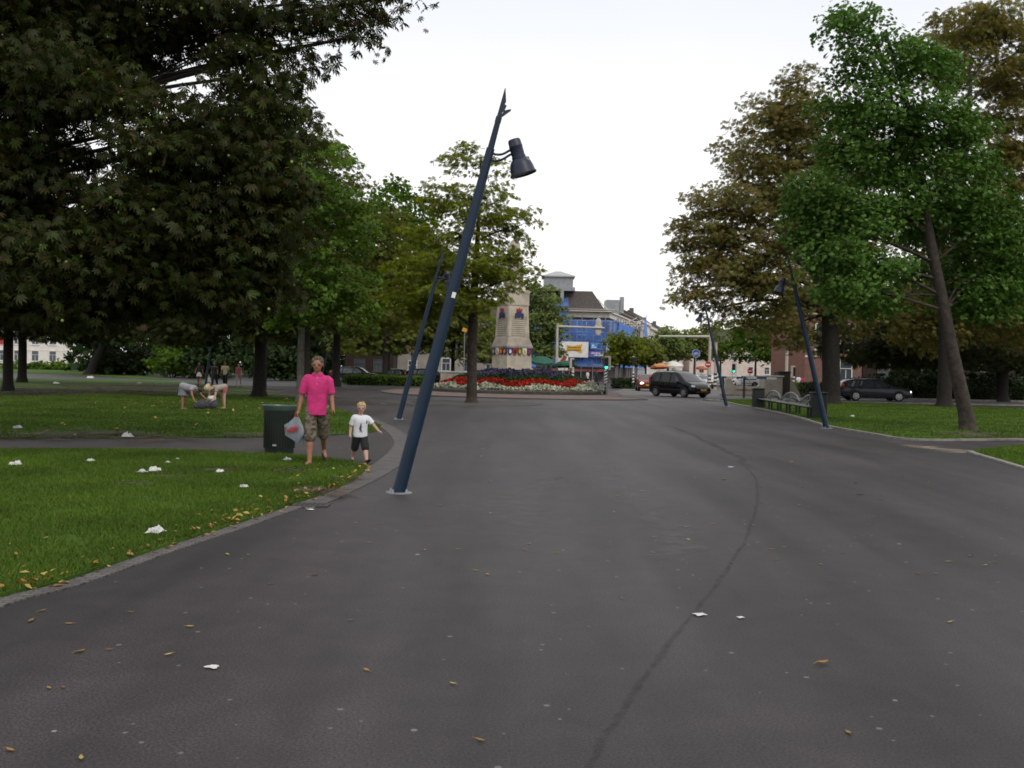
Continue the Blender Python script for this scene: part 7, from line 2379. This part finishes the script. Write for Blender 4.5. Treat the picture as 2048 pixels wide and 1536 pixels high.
# fallen leaves on the asphalt
lfm = [mat('fallen_leaf_ochre', (.33, .19, .04), .8, c2=(.22, .12, .03), vs=20), mat('fallen_leaf_brown', (.2, .1, .035), .8, c2=(.13, .065, .025), vs=20), mat('fallen_leaf_yellow', (.4, .3, .09), .8, c2=(.28, .2, .06), vs=20)]
def leaf_mesh(i):
    rd = random.Random(i); b = MB()
    L, W_ = 1.0, rd.uniform(.28, .42)
    n = 6; curl = rd.uniform(.1, .35)
    def fn(u, v):
        x = (u - .5) * L
        w_ = W_ * math.sin(PI * min(max(u, .04), .985)) ** .8 * (1 + .15 * math.sin(u * 17 + i))
        return (x, (v - .5) * 2 * w_ * .5, curl * .5 * abs(v - .5) * 2 * W_ + curl * (x * x) * .5 + .03)
    b.grid(fn, 8, 4)
    b.tube([(-.5, 0, .1), (-.78, .04 * (i - 2), .06)], .02, 4)
    o = b.build('fallen_leaf', lfm[i % 3], None, fix=False)
    return o
protos = [leaf_mesh(i) for i in range(6)]
spots = [(160, 1303, 26), (219, 1299, 20), (337, 1309, 18), (98, 1376, 22), (126, 1374, 18), (162, 1516, 24), (20, 1500, 18), (262, 1224, 14), (380, 1253, 16), (138, 1247, 16), (62, 1241, 28), (85, 1221, 12), (630, 1149, 16), (540, 1168, 14), (455, 1109, 14), (497, 1110, 10), (758, 1048, 12), (906, 1367, 16), (733, 1340, 10), (1113, 958, 12), (1122, 955, 9), (1104, 965, 10), (1203, 1095, 10), (1228, 1024, 8), (1285, 982, 10), (1447, 960, 12), (1520, 973, 10), (1522, 981, 8), (1584, 992, 10), (1597, 1010, 9), (1605, 975, 8), (1720, 990, 16), (1712, 966, 10), (1805, 953, 8), (1738, 943, 7), (1900, 1244, 16), (1697, 1465, 14), (2000, 1000, 8), (1376, 1078, 10), (1306, 1105, 8), (1244, 1196, 8), (1500, 914, 8), (1640, 914, 7), (1010, 990, 9), (850, 1100, 9), (1940, 1112, 8), (700, 1240, 9), (880, 1010, 9), (960, 1480, 10), (1310, 960, 8)]
rd = random.Random(3)
for _ in range(70):
    spots.append((rd.uniform(650, 2040), rd.uniform(880, 1150), rd.uniform(5, 9)))
for i, (px, py, wpx) in enumerate(spots):
    p = G(px, py, .006)
    o = protos[i] if i < 6 else protos[i % 6].copy()
    if i >= 6: col.objects.link(o)
    o.location = p; s = max(.05, wpx * p.y / F); o.scale = (s, s, s)
    o.rotation_euler = (rd.uniform(-.15, .15), rd.uniform(-.1, .1), rd.uniform(0, 6.28))
    tag(o, 'small dry yellow-brown leaf lying loose on the grey asphalt', 'fallen leaf', 'dry leaves scattered on the asphalt')
o = protos[0].copy(); col.objects.link(o); p = G(1645, 1327, .008); o.location = p; o.scale = (.09, .08, .14); o.rotation_euler = (0, 0, .4)
tag(o, 'curled yellow leaf lying alone at the lower right of the asphalt', 'fallen leaf', 'dry leaves scattered on the asphalt')

# drift of dead leaves along the lawn edge and on the lawn tip: beyond counting
rg = np.random.default_rng(8)
E = np.array([(p.x, p.y) for p in L1_edge if 6 < p.y < 20])
n = 480
idx = rg.integers(0, len(E) - 1, n); t_ = rg.random(n)[:, None]
Q_ = E[idx] * (1 - t_) + E[idx + 1] * t_
tang = E[idx + 1] - E[idx]; tang /= np.linalg.norm(tang, axis=1)[:, None]
nrm = np.stack([-tang[:, 1], tang[:, 0]], 1)
offs = np.where(rg.random(n) < .7, rg.normal(0.02, .05, n), rg.exponential(.38, n))
Q_ = Q_ + nrm * offs[:, None]
P = np.stack([Q_[:, 0], Q_[:, 1], np.where(offs > .01, .06, .02)], 1)
V, Fq = leaf_cloud(P, .072, 'leaf', rg, np.array([0, 0, 0]), .35, .05)
M['litterleaf'] = leafmat('dead_leaves', [(.36, .22, .05), (.24, .12, .04), (.42, .32, .1), (.3, .16, .05)], .1)
o = npmesh('leaf_drift', V, Fq, M['litterleaf'])
tag(o, 'drift of dry yellow-brown leaves along the near lawn edge', 'fallen leaves', kind='stuff')
n = 420
P = np.stack([rg.uniform(-16, 0, n), rg.uniform(18, 46, n)], 1)
P = P[inside(L2, P)]
P = np.concatenate([P, np.full((len(P), 1), .07)], 1)
V, Fq = leaf_cloud(P, .12, 'leaf', rg, np.array([0, 0, 0]), .3, .05)
o = npmesh('leaf_scatter', V, Fq, M['litterleaf'])
tag(o, 'thin scatter of dry leaves over the shaded left lawn', 'fallen leaves', kind='stuff')
